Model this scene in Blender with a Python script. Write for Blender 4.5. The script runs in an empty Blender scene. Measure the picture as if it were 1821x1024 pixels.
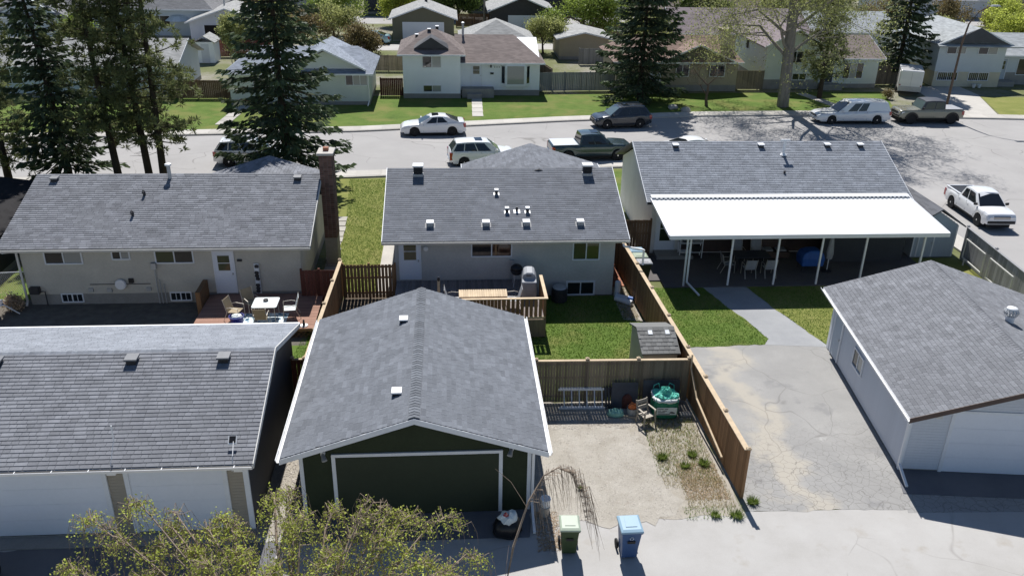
import bpy, math, random
import numpy as np
from mathutils import Vector, Matrix
rad = math.radians
sc = bpy.context.scene
col = sc.collection
rng = random.Random(11)
nrg = np.random.default_rng(5)

# ------------------------------------------------------------------ camera, sky, sun, exposure
CAM = Vector((0, 0, 17.18))
cd = bpy.data.cameras.new('camera'); cam = bpy.data.objects.new('camera', cd); col.objects.link(cam)
cd.sensor_width = 36.0; cd.lens = 36.0 * 1524.17 / 1821.0; cd.clip_end = 2000
cam.matrix_world = Matrix(((0.99738, 0.01404, -0.07097, CAM.x), (-0.07023, 0.42317, -0.90333, CAM.y),
                           (0.01735, 0.90594, 0.42304, CAM.z), (0, 0, 0, 1)))
sc.camera = cam
SUN_EL, SUN_AZ = 52.5, -1.5          # degrees above the horizon, degrees from +Y
wd = bpy.data.worlds.new('World'); sc.world = wd; wd.use_nodes = True
wn = wd.node_tree; sky = wn.nodes.new('ShaderNodeTexSky'); sky.sky_type = 'NISHITA'; sky.sun_disc = False
sky.sun_elevation = rad(SUN_EL); sky.sun_rotation = rad(SUN_AZ); sky.altitude = 1000
sky.dust_density = 0.4; sky.air_density = 1.0; sky.ozone_density = 3.5
bg = wn.nodes['Background']; wn.links.new(sky.outputs[0], bg.inputs[0]); bg.inputs[1].default_value = 0.070
sl = bpy.data.lights.new('sun', 'SUN'); sl.energy = 4.9; sl.angle = rad(0.5); sl.color = (1, 0.975, 0.94)
so = bpy.data.objects.new('sun', sl); col.objects.link(so); so.location = (0, 60, 60)
sdir = Vector((math.sin(rad(SUN_AZ)) * math.cos(rad(SUN_EL)), math.cos(rad(SUN_AZ)) * math.cos(rad(SUN_EL)), math.sin(rad(SUN_EL))))
so.rotation_euler = sdir.to_track_quat('Z', 'Y').to_euler()
sc.view_settings.view_transform = 'Standard'; sc.view_settings.look = 'None'
sc.view_settings.exposure = 0.36; sc.view_settings.gamma = 1.0
sc.render.engine = 'CYCLES'

# ------------------------------------------------------------------ materials
MT = {}
def nodes(name):
    m = bpy.data.materials.new(name); m.use_nodes = True
    nt = m.node_tree; b = nt.nodes['Principled BSDF']
    MT[name] = m
    return m, nt, b
def nd(nt, t, **kw):
    n = nt.nodes.new(t)
    for k, v in kw.items():
        if isinstance(k, str) and hasattr(n, k): setattr(n, k, v)
    return n
def noise(nt, vec, scale, detail=4, rough=.6):
    n = nt.nodes.new('ShaderNodeTexNoise'); n.inputs['Scale'].default_value = scale
    n.inputs['Detail'].default_value = detail; n.inputs['Roughness'].default_value = rough
    if vec is not None: nt.links.new(vec, n.inputs['Vector'])
    return n.outputs['Fac']
def ramp(nt, fac, stops):
    r = nt.nodes.new('ShaderNodeValToRGB'); cr = r.color_ramp
    while len(cr.elements) < len(stops): cr.elements.new(.5)
    for e, (p, c) in zip(cr.elements, stops):
        e.position = p; e.color = (c[0], c[1], c[2], 1) if hasattr(c, '__len__') else (c, c, c, 1)
    nt.links.new(fac, r.inputs[0]); return r.outputs[0]
def mix(nt, fac, a, b, mode='MIX'):
    n = nt.nodes.new('ShaderNodeMix'); n.data_type = 'RGBA'; n.blend_type = mode
    for sock, v in ((n.inputs[0], fac), (n.inputs[6], a), (n.inputs[7], b)):
        if hasattr(v, 'links') or hasattr(v, 'is_output'): nt.links.new(v, sock)
        elif hasattr(v, '__len__'): sock.default_value = (*v[:3], 1)
        else: sock.default_value = v
    return n.outputs[2]
def math_(nt, op, a, b=None):
    n = nt.nodes.new('ShaderNodeMath'); n.operation = op
    for i, v in enumerate((a, b)):
        if v is None: continue
        if hasattr(v, 'is_output'): nt.links.new(v, n.inputs[i])
        else: n.inputs[i].default_value = v
    return n.outputs[0]
def bump(nt, b, h, strength=.3, dist=.02):
    n = nt.nodes.new('ShaderNodeBump'); n.inputs['Strength'].default_value = strength
    n.inputs['Distance'].default_value = dist
    nt.links.new(h, n.inputs['Height']); nt.links.new(n.outputs[0], b.inputs['Normal'])
def vscale(nt, s, src='Object'):
    t = nt.nodes.new('ShaderNodeTexCoord'); mp = nt.nodes.new('ShaderNodeMapping')
    mp.inputs['Scale'].default_value = s; nt.links.new(t.outputs[src], mp.inputs[0]); return mp.outputs[0]
def sc3(c, k): return tuple(min(1, max(0, x * k)) for x in c)

def M(name, c, rough=.75, var=.12, scale=1.2, bmp=0, bscale=60, metal=0, spec=.35, tone=False, stretch=(1, 1, 1), coat=0):
    m, nt, b = nodes(name)
    v = vscale(nt, stretch)
    f1 = noise(nt, v, scale, 5); f2 = noise(nt, v, scale * 11, 3)
    f = math_(nt, 'ADD', math_(nt, 'MULTIPLY', f1, .6), math_(nt, 'MULTIPLY', f2, .4))
    c1 = ramp(nt, f, [(.28, sc3(c, 1 - var * 1.6)), (.72, sc3(c, 1 + var * 1.2))])
    if tone:
        a = nt.nodes.new('ShaderNodeAttribute'); a.attribute_name = 'tone'
        c1 = mix(nt, 1.0, c1, a.outputs['Color'], 'MULTIPLY')
    nt.links.new(c1, b.inputs['Base Color'])
    b.inputs['Roughness'].default_value = rough; b.inputs['Metallic'].default_value = metal
    b.inputs['Specular IOR Level'].default_value = spec
    if coat: b.inputs['Coat Weight'].default_value = coat; b.inputs['Coat Roughness'].default_value = .05
    if bmp: bump(nt, b, noise(nt, v, bscale, 3), bmp, .01)
    return m

# buildings
M('shingle_slate', (.168, .180, .202), .9, .2, 2.2, .5, 90, spec=.2, tone=True)
M('shingle_charcoal', (.172, .182, .204), .9, .18, 2.0, .5, 90, spec=.2, tone=True)
M('shingle_grey', (.215, .222, .242), .9, .2, 2.0, .5, 90, spec=.2, tone=True)
M('shingle_ash', (.262, .280, .312), .9, .2, 2.0, .5, 90, spec=.2, tone=True)
M('shingle_dusty', (.200, .206, .222), .9, .2, 2.0, .5, 90, spec=.2, tone=True)
M('shingle_plastic', (.17, .17, .165), .8, .1, 2, tone=True)
M('ridge_cap', (.16, .172, .192), .9, .2, 4, .4, 90, tone=True)
M('stucco_beige', (.56, .53, .46), .95, .10, 1.1, .5, 45, spec=.15)
M('stucco_grey', (.54, .53, .50), .95, .10, .9, .5, 45, spec=.15)
M('stucco_white', (.72, .71, .68), .95, .08, .8, .4, 45, spec=.15)
M('stucco_green', (.040, .050, .030), .9, .14, 1.0, .4, 40, spec=.15)
M('door_green', (.034, .044, .026), .7, .1, 1.0, .1, 40)
M('concrete_foundation', (.30, .29, .27), .95, .14, 1.5, .4, 40, spec=.15)
M('trim_white', (.76, .78, .81), .55, .06, 2)
M('trim_offwhite', (.62, .61, .58), .6, .08, 2)
M('door_white', (.76, .79, .85), .45, .03, 1)
M('siding_taupe', (.36, .32, .26), .6, .06, 2)
M('siding_pale', (.62, .645, .69), .6, .05, 1.5, tone=True)
M('siding_blue', (.42, .48, .55), .6, .06, 1.5)
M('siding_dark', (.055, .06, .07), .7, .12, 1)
M('siding_white', (.84, .87, .90), .6, .04, 1, .15, 12)
M('siding_mint', (.66, .70, .64), .65, .05, 1)
M('siding_bluegrey', (.58, .63, .67), .65, .05, 1)
M('siding_tan', (.42, .36, .26), .7, .07, 1)
M('siding_olive', (.16, .155, .11), .7, .07, 1)
M('siding_cream', (.60, .55, .42), .7, .07, 1)
M('fascia_brown', (.09, .06, .05), .6, .15, 3)
M('fascia_dark', (.05, .05, .055), .6, .15, 3)
M('gutter_black', (.02, .02, .022), .5, .2, 3)
M('metal_white', (.82, .82, .82), .4, .04, 2)
M('panel_white', (.86, .87, .87), .35, .03, .7)
M('metal_galv', (.48, .49, .50), .5, .15, 8, metal=.4)
M('vent_grey', (.20, .205, .215), .6, .1, 6)
M('metal_dark', (.035, .035, .04), .5, .2, 8)
M('metal_alu', (.74, .75, .77), .4, .1, 6, metal=.15)
M('brick_red', (.17, .10, .08), .9, .2, 6, .3, 40, tone=True)
M('mortar', (.30, .28, .26), .95, .1, 6)
M('black_plastic', (.018, .018, .02), .45, .2, 6)
M('curtain', (.52, .53, .52), .9, .12, 3, stretch=(9, 1, 1))
M('dark_interior', (.02, .018, .016), .95, .2, 2)
# wood
M('fence_cedar', (.31, .18, .095), .85, .22, 1.0, .3, 30, spec=.15, tone=True, stretch=(9, 9, .9))
M('fence_brown', (.19, .115, .07), .85, .22, 1.0, .3, 30, spec=.15, tone=True, stretch=(9, 9, .9))
M('fence_weathered', (.26, .21, .155), .88, .22, 1.0, .3, 30, spec=.15, tone=True, stretch=(9, 9, .9))
M('fence_red', (.15, .06, .045), .85, .22, 1.0, .3, 30, spec=.15, tone=True, stretch=(9, 9, .9))
M('fence_grey', (.30, .30, .31), .85, .12, 1.0, .2, 30, spec=.15, tone=True, stretch=(9, 9, .9))
M('wood_pale', (.56, .44, .30), .8, .16, 1.2, .25, 30, spec=.2, tone=True, stretch=(3, 3, 3))
M('deck_grey', (.23, .20, .19), .85, .18, 1.2, .25, 30, spec=.15, tone=True, stretch=(2, 8, 8))
M('deck_rust', (.34, .20, .15), .85, .18, 1.2, .25, 30, spec=.15, tone=True, stretch=(2, 8, 8))
M('lattice_brown', (.22, .13, .07), .85, .2, 3)
M('bark_spruce', (.075, .058, .045), .95, .3, 3, .8, 20, spec=.1)
M('bark_poplar', (.24, .22, .19), .95, .3, 2, .8, 12, spec=.1, stretch=(2, 2, .5))
M('bark_birch', (.30, .235, .18), .9, .3, 3, .4, 20, spec=.15)
M('bark_brown', (.15, .11, .085), .95, .25, 3, .5, 20, spec=.1)
# paving pieces
M('concrete_walk', (.50, .475, .435), .95, .1, .7, .3, 50, spec=.15, tone=True)
M('paver', (.42, .40, .36), .95, .12, 1.5, .3, 40, spec=.15, tone=True)
# objects
M('rubber', (.018, .018, .019), .8, .15, 8)
M('plastic_green', (.042, .068, .028), .5, .08, 3)
M('plastic_greenlid', (.36, .42, .33), .38, .06, 3)
M('plastic_blue', (.05, .10, .225), .45, .08, 3)
M('plastic_bluelid', (.27, .40, .50), .38, .06, 3)
M('plastic_black', (.02, .02, .022), .42, .1, 3)
M('plastic_beige', (.36, .32, .26), .5, .06, 3)
M('plastic_shed', (.40, .385, .35), .55, .06, 2)
M('plastic_royal', (.02, .03, .22), .4, .1, 3)
M('bag_green', (.03, .22, .12), .7, .2, 5, .3, 25, stretch=(4, 4, 1))
M('bag_teal', (.10, .48, .38), .6, .25, 4, .5, 12)
M('bag_white', (.72, .76, .74), .6, .12, 5, .5, 14)
M('bag_black', (.012, .012, .014), .3, .2, 5, .6, 12)
M('tarp_blue', (.02, .09, .32), .55, .2, 4, .5, 10)
M('tarp_mint', (.26, .52, .42), .5, .18, 4, .5, 12)
M('orange_plastic', (.55, .16, .05), .5, .15, 4)
M('cover_grey', (.33, .34, .36), .6, .15, 3, .5, 9)
M('sling_tan', (.36, .29, .19), .8, .1, 8)
M('frame_champagne', (.58, .54, .47), .4, .08, 5, metal=.3)
M('table_white', (.74, .78, .77), .25, .04, 3)
M('ink', (.03, .03, .035), .7, .1, 5)
M('clay_brick', (.36, .16, .10), .9, .2, 3, .3, 30, tone=True)
M('roll_white', (.66, .68, .70), .7, .06, 3)
M('roll_blue', (.05, .14, .42), .5, .1, 3)
M('slate_sheet', (.06, .065, .08), .5, .2, 2)
# cars
def paint(name, c, metal=.0, rough=.25): M(name, c, rough, .015, .5, metal=metal, spec=.5, coat=.8)
paint('paint_white', (.82, .82, .82)); paint('paint_pearl', (.74, .75, .76), .1); paint('paint_charcoal', (.030, .036, .046), .3)
paint('paint_teal', (.035, .06, .068), .3); paint('paint_tan', (.25, .24, .18)); paint('paint_champagne', (.50, .48, .42), .3)
paint('paint_sky', (.28, .44, .50), .2); paint('paint_silver', (.55, .58, .62), .35)
M('headlight', (.72, .76, .80), .1, .05, 5, spec=.6, coat=1)
M('taillight', (.35, .02, .02), .15, .1, 5, spec=.6, coat=1)
M('chrome', (.75, .75, .76), .12, .05, 5, metal=1)
M('rim_alloy', (.55, .56, .57), .25, .08, 6, metal=.9)
def glass(name, c, rough=.04):
    m, nt, b = nodes(name); b.inputs['Base Color'].default_value = (*c, 1); b.inputs['Roughness'].default_value = rough
    b.inputs['Specular IOR Level'].default_value = .7; return m
glass('window_dark', (.018, .022, .026)); glass('window_warm', (.06, .03, .02)); glass('window_green', (.035, .05, .02))
glass('window_blind', (.30, .31, .30), .1); glass('car_glass', (.012, .015, .018), .03); glass('car_glass_light', (.10, .14, .145), .04)

# far roofs: courses and tabs too small to pick apart
def far_roof(name, c):
    m, nt, b = nodes(name)
    t = nt.nodes.new('ShaderNodeTexCoord'); sp = nt.nodes.new('ShaderNodeSeparateXYZ'); nt.links.new(t.outputs['Object'], sp.inputs[0])
    zc = math_(nt, 'MULTIPLY', sp.outputs[2], 19.0); zf = math_(nt, 'FLOOR', zc); fr = math_(nt, 'FRACT', zc)
    xs = math_(nt, 'ADD', math_(nt, 'MULTIPLY', math_(nt, 'ADD', sp.outputs[0], sp.outputs[1]), 2.6), math_(nt, 'MULTIPLY', zf, .37))
    cb = nt.nodes.new('ShaderNodeCombineXYZ'); nt.links.new(math_(nt, 'FLOOR', xs), cb.inputs[0]); nt.links.new(zf, cb.inputs[2])
    w = nt.nodes.new('ShaderNodeTexWhiteNoise'); w.noise_dimensions = '3D'; nt.links.new(cb.outputs[0], w.inputs['Vector'])
    n1 = noise(nt, t.outputs['Object'], .6, 4)
    f = math_(nt, 'ADD', math_(nt, 'MULTIPLY', w.outputs['Value'], .45), math_(nt, 'MULTIPLY', n1, .55))
    c1 = ramp(nt, f, [(.15, sc3(c, .72)), (.85, sc3(c, 1.25))])
    nt.links.new(c1, b.inputs['Base Color']); b.inputs['Roughness'].default_value = .92; b.inputs['Specular IOR Level'].default_value = .2
    bump(nt, b, fr, .6, .02); return m
far_roof('roof_brown', (.205, .17, .158)); far_roof('roof_redbrown', (.26, .185, .155)); far_roof('roof_grey', (.21, .21, .215))
far_roof('roof_bluegrey', (.28, .31, .36)); far_roof('roof_light', (.35, .35, .34)); far_roof('roof_pale', (.36, .38, .39)); far_roof('roof_charcoal', (.09, .09, .10))
far_roof('roof_black', (.022, .021, .022)); far_roof('roof_mauve', (.24, .20, .21)); far_roof('roof_slatefar', (.15, .155, .17))

# ground
def ground_mat(name, stops, scale, fine=30, bmp=.4, crack=None, dark=None, rough=.95):
    m, nt, b = nodes(name); v = vscale(nt, (1, 1, 1))
    f1 = noise(nt, v, scale, 6, .65); f2 = noise(nt, v, fine, 4, .7)
    f = math_(nt, 'ADD', math_(nt, 'MULTIPLY', f1, .72), math_(nt, 'MULTIPLY', f2, .28))
    c = ramp(nt, f, stops)
    if crack:
        csc, w, lo, hi, cc = crack
        d = nt.nodes.new('ShaderNodeTexNoise'); d.inputs['Scale'].default_value = csc * 1.5; nt.links.new(v, d.inputs['Vector'])
        va = nt.nodes.new('ShaderNodeVectorMath'); va.operation = 'MULTIPLY_ADD'
        nt.links.new(d.outputs['Color'], va.inputs[0]); va.inputs[1].default_value = (.35 / csc,) * 3; nt.links.new(v, va.inputs[2])
        vo = nt.nodes.new('ShaderNodeTexVoronoi'); vo.feature = 'DISTANCE_TO_EDGE'; vo.inputs['Scale'].default_value = csc
        nt.links.new(va.outputs[0], vo.inputs['Vector'])
        line = ramp(nt, vo.outputs['Distance'], [(0, 1), (w, 0)])
        mask = ramp(nt, noise(nt, v, .33, 3), [(lo, 0), (hi, 1)])
        k = math_(nt, 'MULTIPLY', line, mask)
        c = mix(nt, k, c, cc)
    if dark:
        dsc, lo, hi, dc = dark
        c = mix(nt, ramp(nt, noise(nt, v, dsc, 4), [(lo, 0), (hi, 1)]), c, dc)
    nt.links.new(c, b.inputs['Base Color']); b.inputs['Roughness'].default_value = rough; b.inputs['Specular IOR Level'].default_value = .15
    bump(nt, b, noise(nt, v, fine * 1.6, 3), bmp, .02); return m
ground_mat('street_asphalt', [(.3, (.32, .308, .30)), (.7, (.40, .388, .376))], .25, 40, .2, crack=(.2, .007, .42, .5, (.23, .22, .21)), dark=(.12, .55, .7, (.34, .33, .32)))
ground_mat('lane_gravel', [(.28, (.36, .345, .32)), (.5, (.43, .415, .395)), (.75, (.48, .47, .45))], .5, 45, .45, dark=(.9, .60, .75, (.37, .34, .30)), crack=(.16, .004, .45, .55, (.33, .315, .295)))
ground_mat('pad_gravel', [(.30, (.31, .28, .235)), (.5, (.40, .37, .32)), (.72, (.475, .445, .395))], 1.1, 24, .9, dark=(1.6, .6, .75, (.35, .31, .26)))
ground_mat('rough_gravel', [(.3, (.31, .275, .225)), (.5, (.385, .35, .295)), (.7, (.45, .415, .36))], 2.6, 35, .9)
def driveway_mat():
    m, nt, b = nodes('drive_asphalt'); v = vscale(nt, (1, 1, 1)); sp = nt.nodes.new('ShaderNodeSeparateXYZ'); nt.links.new(v, sp.inputs[0])
    c = ramp(nt, math_(nt, 'ADD', math_(nt, 'MULTIPLY', noise(nt, v, .5, 6, .65), .7), math_(nt, 'MULTIPLY', noise(nt, v, 45, 3), .3)), [(.3, (.265, .26, .25)), (.55, (.325, .318, .305)), (.75, (.39, .38, .36))])
    wob = math_(nt, 'MULTIPLY', math_(nt, 'SUBTRACT', noise(nt, v, .45, 4), .5), 5.0)     # dusty silt washed down the wheel track
    band = math_(nt, 'ABSOLUTE', math_(nt, 'ADD', math_(nt, 'SUBTRACT', sp.outputs[0], 11.0), wob))
    c = mix(nt, math_(nt, 'MULTIPLY', ramp(nt, band, [(.25, 1), (.95, 0)]), .85), c, (.43, .395, .335))
    c = mix(nt, ramp(nt, noise(nt, v, .75, 4), [(.58, 0), (.68, .7)]), c, (.235, .232, .23))
    c = mix(nt, ramp(nt, noise(nt, v, 1.6, 5), [(.66, 0), (.74, .6)]), c, (.45, .44, .42))
    fr = nt.nodes.new('ShaderNodeMapRange'); nt.links.new(math_(nt, 'ADD', sp.outputs[1], math_(nt, 'MULTIPLY', wob, .5)), fr.inputs[0]); fr.inputs[1].default_value = 25.5; fr.inputs[2].default_value = 22.5
    for csc, w, k in ((3.6, .04, .7), (.30, .005, .5)):
        d = nt.nodes.new('ShaderNodeTexNoise'); d.inputs['Scale'].default_value = csc*1.5; nt.links.new(v, d.inputs['Vector'])
        va = nt.nodes.new('ShaderNodeVectorMath'); va.operation = 'MULTIPLY_ADD'; nt.links.new(d.outputs['Color'], va.inputs[0]); va.inputs[1].default_value = (.5/csc,)*3; nt.links.new(v, va.inputs[2])
        vo = nt.nodes.new('ShaderNodeTexVoronoi'); vo.feature = 'DISTANCE_TO_EDGE'; vo.inputs['Scale'].default_value = csc; nt.links.new(va.outputs[0], vo.inputs['Vector'])
        ln = math_(nt, 'MULTIPLY', ramp(nt, vo.outputs['Distance'], [(0, 1), (w, 0)]), k)
        if csc > 1: ln = math_(nt, 'MULTIPLY', ln, fr.outputs[0])
        c = mix(nt, ln, c, (.15, .14, .13))
    nt.links.new(c, b.inputs['Base Color']); b.inputs['Roughness'].default_value = .95; b.inputs['Specular IOR Level'].default_value = .15; bump(nt, b, noise(nt, v, 70, 3), .35, .02)
driveway_mat()
ground_mat('paving_shade_dark', [(.3, (.13, .13, .14)), (.7, (.18, .18, .19))], .6, 40, .25)  # paving colour darkened to stand in for shade cast by the garages
ground_mat('patio_shade_dark', [(.3, (.11, .10, .10)), (.7, (.15, .14, .135))], .6, 40, .25)  # slab colour darkened to deepen the shade under the patio cover
ground_mat('path_asphalt', [(.3, (.27, .275, .285)), (.7, (.36, .365, .37))], .8, 45, .3)
ground_mat('lawn_green', [(.25, (.062, .108, .020)), (.5, (.104, .162, .031)), (.75, (.158, .2, .05))], .8, 26, .9, dark=(.42, .47, .70, (.185, .185, .058)))
ground_mat('lawn_dry', [(.25, (.13, .155, .04)), (.5, (.205, .22, .06)), (.75, (.28, .255, .10))], .6, 26, .9)
ground_mat('yard_dirt', [(.3, (.085, .07, .052)), (.6, (.15, .12, .09)), (.8, (.22, .18, .135))], 1.2, 30, .8)
ground_mat('far_yard', [(.32, (.10, .125, .04)), (.48, (.155, .165, .075)), (.60, (.25, .235, .19)), (.75, (.33, .31, .285))], .16, 6, .5)
ground_mat('soil_dark', [(.3, (.10, .09, .075)), (.7, (.20, .18, .15))], 2, 40, .8)
# ------------------------------------------------------------------ mesh helpers
class MB:
    def __init__(s): s.v = []; s.f = []; s.t = []
    def add(s, vs, fs, tone=None):
        o = len(s.v); s.v += [tuple(p) for p in vs]; s.f += [tuple(i + o for i in f) for f in fs]
        if tone is not None or s.t:
            while len(s.t) < o: s.t.append(1.0)
            s.t += [1.0 if tone is None else tone] * len(vs)
        return s
    def box(s, x0, x1, y0, y1, z0, z1, tone=None):
        return s.add([(x0,y0,z0),(x1,y0,z0),(x1,y1,z0),(x0,y1,z0),(x0,y0,z1),(x1,y0,z1),(x1,y1,z1),(x0,y1,z1)],
                     [(0,3,2,1),(4,5,6,7),(0,1,5,4),(1,2,6,5),(2,3,7,6),(3,0,4,7)], tone)
    def loft(s, rings, cap=True, closed=True, tone=None):
        n = len(rings[0]); vs = [p for r in rings for p in r]; fs = []
        for k in range(len(rings) - 1):
            for i in range(n if closed else n - 1):
                j = (i + 1) % n
                fs.append((k*n+i, k*n+j, (k+1)*n+j, (k+1)*n+i))
        if cap: fs += [tuple(range(n))[::-1], tuple(range((len(rings)-1)*n, len(rings)*n))]
        return s.add(vs, fs, tone)
    def slab(s, q, th, d=(0, 0, -1), tone=None):          # polygon q extruded by th along d
        d = Vector(d) * th
        return s.loft([[tuple(Vector(p) + d) for p in q], [tuple(p) for p in q]], tone=tone)
    def bar(s, p, q, w, h, up=(0, 0, 1), tone=None):
        p = Vector(p); q = Vector(q); a = (q - p).normalized(); up = Vector(up)
        if abs(a.dot(up)) > .98: up = Vector((0, 1, 0))
        x = a.cross(up).normalized() * w / 2; y = x.cross(a).normalized() * h / 2
        return s.loft([[tuple(c - x - y), tuple(c + x - y), tuple(c + x + y), tuple(c - x + y)] for c in (p, q)], tone=tone)
    def tube(s, pts, rs, n=8, cap=True, tone=None):
        pts = [Vector(p) for p in pts]
        if not hasattr(rs, '__len__'): rs = [rs] * len(pts)
        rings = []
        for i, p in enumerate(pts):
            a = (pts[min(i+1, len(pts)-1)] - pts[max(i-1, 0)])
            a = a.normalized() if a.length > 1e-6 else Vector((0, 0, 1))
            u = a.cross(Vector((0, 0, 1)) if abs(a.z) < .9 else Vector((1, 0, 0))).normalized(); w = a.cross(u)
            rings.append([tuple(p + (u * math.cos(2*math.pi*k/n) + w * math.sin(2*math.pi*k/n)) * rs[i]) for k in range(n)])
        return s.loft(rings, cap, tone=tone)
    def lathe(s, prof, c=(0, 0, 0), n=16, axis='z', cap=True, tone=None):
        rings = []
        for r, h in prof:
            ring = []
            for k in range(n):
                a = 2*math.pi*k/n; x, y = r*math.cos(a), r*math.sin(a)
                p = {'z': (x, y, h), 'y': (x, h, y), 'x': (h, x, y)}[axis]
                ring.append((p[0]+c[0], p[1]+c[1], p[2]+c[2]))
            rings.append(ring)
        return s.loft(rings, cap, tone=tone)

FRAME = {}
def mesh_data(name, mb, mat, smooth=False):
    me = bpy.data.meshes.new(name); me.from_pydata(mb.v, [], mb.f); me.update()
    if mat: me.materials.append(MT[mat])
    if mb.t:
        while len(mb.t) < len(mb.v): mb.t.append(1.0)
        a = me.color_attributes.new('tone', 'FLOAT_COLOR', 'POINT')
        arr = np.ones((len(mb.v), 4), dtype=np.float32); tt = mb.t
        if hasattr(tt[0], '__len__'): arr[:, :3] = np.array(tt, dtype=np.float32)
        else: arr[:, :3] = np.array(tt, dtype=np.float32)[:, None]
        a.data.foreach_set('color', arr.ravel())
    elif mat and MT[mat].node_tree.nodes.get('Attribute'):
        a = me.color_attributes.new('tone', 'FLOAT_COLOR', 'POINT')
        a.data.foreach_set('color', np.ones(len(mb.v) * 4, dtype=np.float32))
    if smooth: me.polygons.foreach_set('use_smooth', np.ones(len(me.polygons), dtype=bool))
    return me
def props(o, label=None, cat=None, group=None, kind=None):
    if label: o['label'] = label
    if cat: o['category'] = cat
    if group: o['group'] = group
    if kind: o['kind'] = kind
    return o
def thing(name, label, cat, loc=(0, 0, 0), rz=0, group=None):
    o = bpy.data.objects.new(name, None); col.objects.link(o); o.location = loc; o.rotation_euler = (0, 0, rz)
    o.empty_display_size = .3
    props(o, label, cat, group); FRAME[o] = (Vector(loc), rz); return o
def frame_of(p):
    while p.parent: p = p.parent
    return FRAME.get(p, (Vector((0, 0, 0)), 0))
def part(parent, name, mb, mat, world=True, smooth=False, bevel=0, kind=None, label=None):
    if world:
        loc, rz = frame_of(parent); c, s_ = math.cos(-rz), math.sin(-rz)
        mb.v = [((x-loc.x)*c-(y-loc.y)*s_, (x-loc.x)*s_+(y-loc.y)*c, z-loc.z) for x, y, z in mb.v]
    o = bpy.data.objects.new(name, mesh_data(name, mb, mat, smooth)); col.objects.link(o); o.parent = parent
    if bevel:
        b = o.modifiers.new('bevel', 'BEVEL'); b.width = bevel; b.segments = 2; b.limit_method = 'ANGLE'; b.angle_limit = rad(40)
    return props(o, label=label, kind=kind)
def inst(parent, name, me, mtx):
    o = bpy.data.objects.new(name, me); col.objects.link(o); o.parent = parent; o.matrix_local = mtx; return o
def solo(name, label, cat, mb, mat, loc, group=None, smooth=False, bevel=0, kind=None):
    mb.v = [(x-loc[0], y-loc[1], z-loc[2]) for x, y, z in mb.v]
    o = bpy.data.objects.new(name, mesh_data(name, mb, mat, smooth)); col.objects.link(o); o.location = loc
    FRAME[o] = (Vector(loc), 0)
    if bevel:
        b = o.modifiers.new('bevel', 'BEVEL'); b.width = bevel; b.segments = 2; b.limit_method = 'ANGLE'
    return props(o, label, cat, group, kind)
def copy_tree(o, parent=None):
    c = o.copy(); col.objects.link(c)
    if parent: c.parent = parent
    for ch in list(o.children): copy_tree(ch, c)
    return c
def sheet(name, poly, z, mat, kind='structure', th=0.0, jag=0.0):
    mb = MB()
    if jag:
        rj = random.Random(len(name)*7+int(abs(z)*1e4)); q = []
        for (ax, ay), (bx, by) in zip(poly, poly[1:]+poly[:1]):
            L = math.hypot(bx-ax, by-ay); n = max(1, int(L/.22)); w = 0
            for k in range(n):
                w = w*.6+rj.gauss(0, jag*.6) if k else 0
                q.append((ax+(bx-ax)*k/n-(by-ay)/max(L, .01)*w, ay+(by-ay)*k/n+(bx-ax)/max(L, .01)*w))
        poly = q
    if th: mb.slab([(x, y, z) for x, y in poly], th)
    else: mb.add([(x, y, z) for x, y in poly], [tuple(range(len(poly)))])
    o = bpy.data.objects.new(name, mesh_data(name, mb, mat)); col.objects.link(o); o['kind'] = kind; FRAME[o] = (Vector((0,0,0)), 0)
    return o
def interp(pts, x):
    return float(np.interp(x, [p[0] for p in pts], [p[1] for p in pts]))

# shingles: O lower left corner of the slope, U along the eave, V up the slope (world). Every tab is a wedge.
def shingles(parent, O, U, V, width, slope, mat, course=.145, widths=(.22, .31, .44), nind=0, spread=.26, clip=None, lift=.004, thick=.016):
    O = Vector(O); U = Vector(U).normalized(); V = Vector(V).normalized(); N = U.cross(V).normalized()
    if N.z < 0: N = -N
    loc, rz = frame_of(parent); Rm = Matrix.Rotation(-rz, 3, 'Z')
    tones = [1 + spread * (k / 6 - .5) * 2 for k in range(7)]
    lib = {}
    def wedge(w, h):
        g = .004
        return [(g, 0, 0), (w-g, 0, 0), (w-g, h, 0), (g, h, 0), (g, 0, thick), (w-g, 0, thick), (w-g, h, .003), (g, h, .003)]
    WF = [(4,5,6,7),(0,1,5,4),(1,2,6,5),(3,0,4,7)]
    tabs = []
    nc = int(slope / course)
    for k in range(nc):
        s0 = k * slope / nc; h = slope / nc * 1.06 if k < nc - 1 else slope / nc
        a, b = clip(s0 + h / 2) if clip else (0, width)
        u = a - rng.random() * .3
        while u < b:
            w = rng.choice(widths); t = tones[min(6, max(0, int(rng.gauss(3, 1.6) + .5)))]
            u0, u1 = max(u, a), min(u + w, b)
            if u1 - u0 > .03:
                P = O + U * u0 + V * s0 + N * lift
                tabs.append((P, u1 - u0, h, t, abs(u1 - u0 - w) < 1e-6))
            u += w
    full = [i for i, t in enumerate(tabs) if t[4]]
    full.sort(key=lambda i: (tabs[i][0] - CAM).length)
    pick = set(full[:nind])
    mb = MB(); Rl = Matrix((U, V, N)).transposed()
    for i, (P, w, h, t, _) in enumerate(tabs):
        if i in pick:
            key = (round(w, 3), round(h, 4), round(t, 3))
            if key not in lib:
                m1 = MB(); m1.add(wedge(w, h), WF, t); lib[key] = mesh_data('shingle', m1, mat)
            inst(parent, 'shingle', lib[key], Matrix.Translation(Rm @ (P - loc)) @ (Rm @ Rl).to_4x4())
        else:
            mb.add([tuple(P + U * x + V * y + N * z) for x, y, z in wedge(w, h)], WF, t)
    if mb.v: part(parent, 'shingles', mb, mat, kind='stuff')

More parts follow.
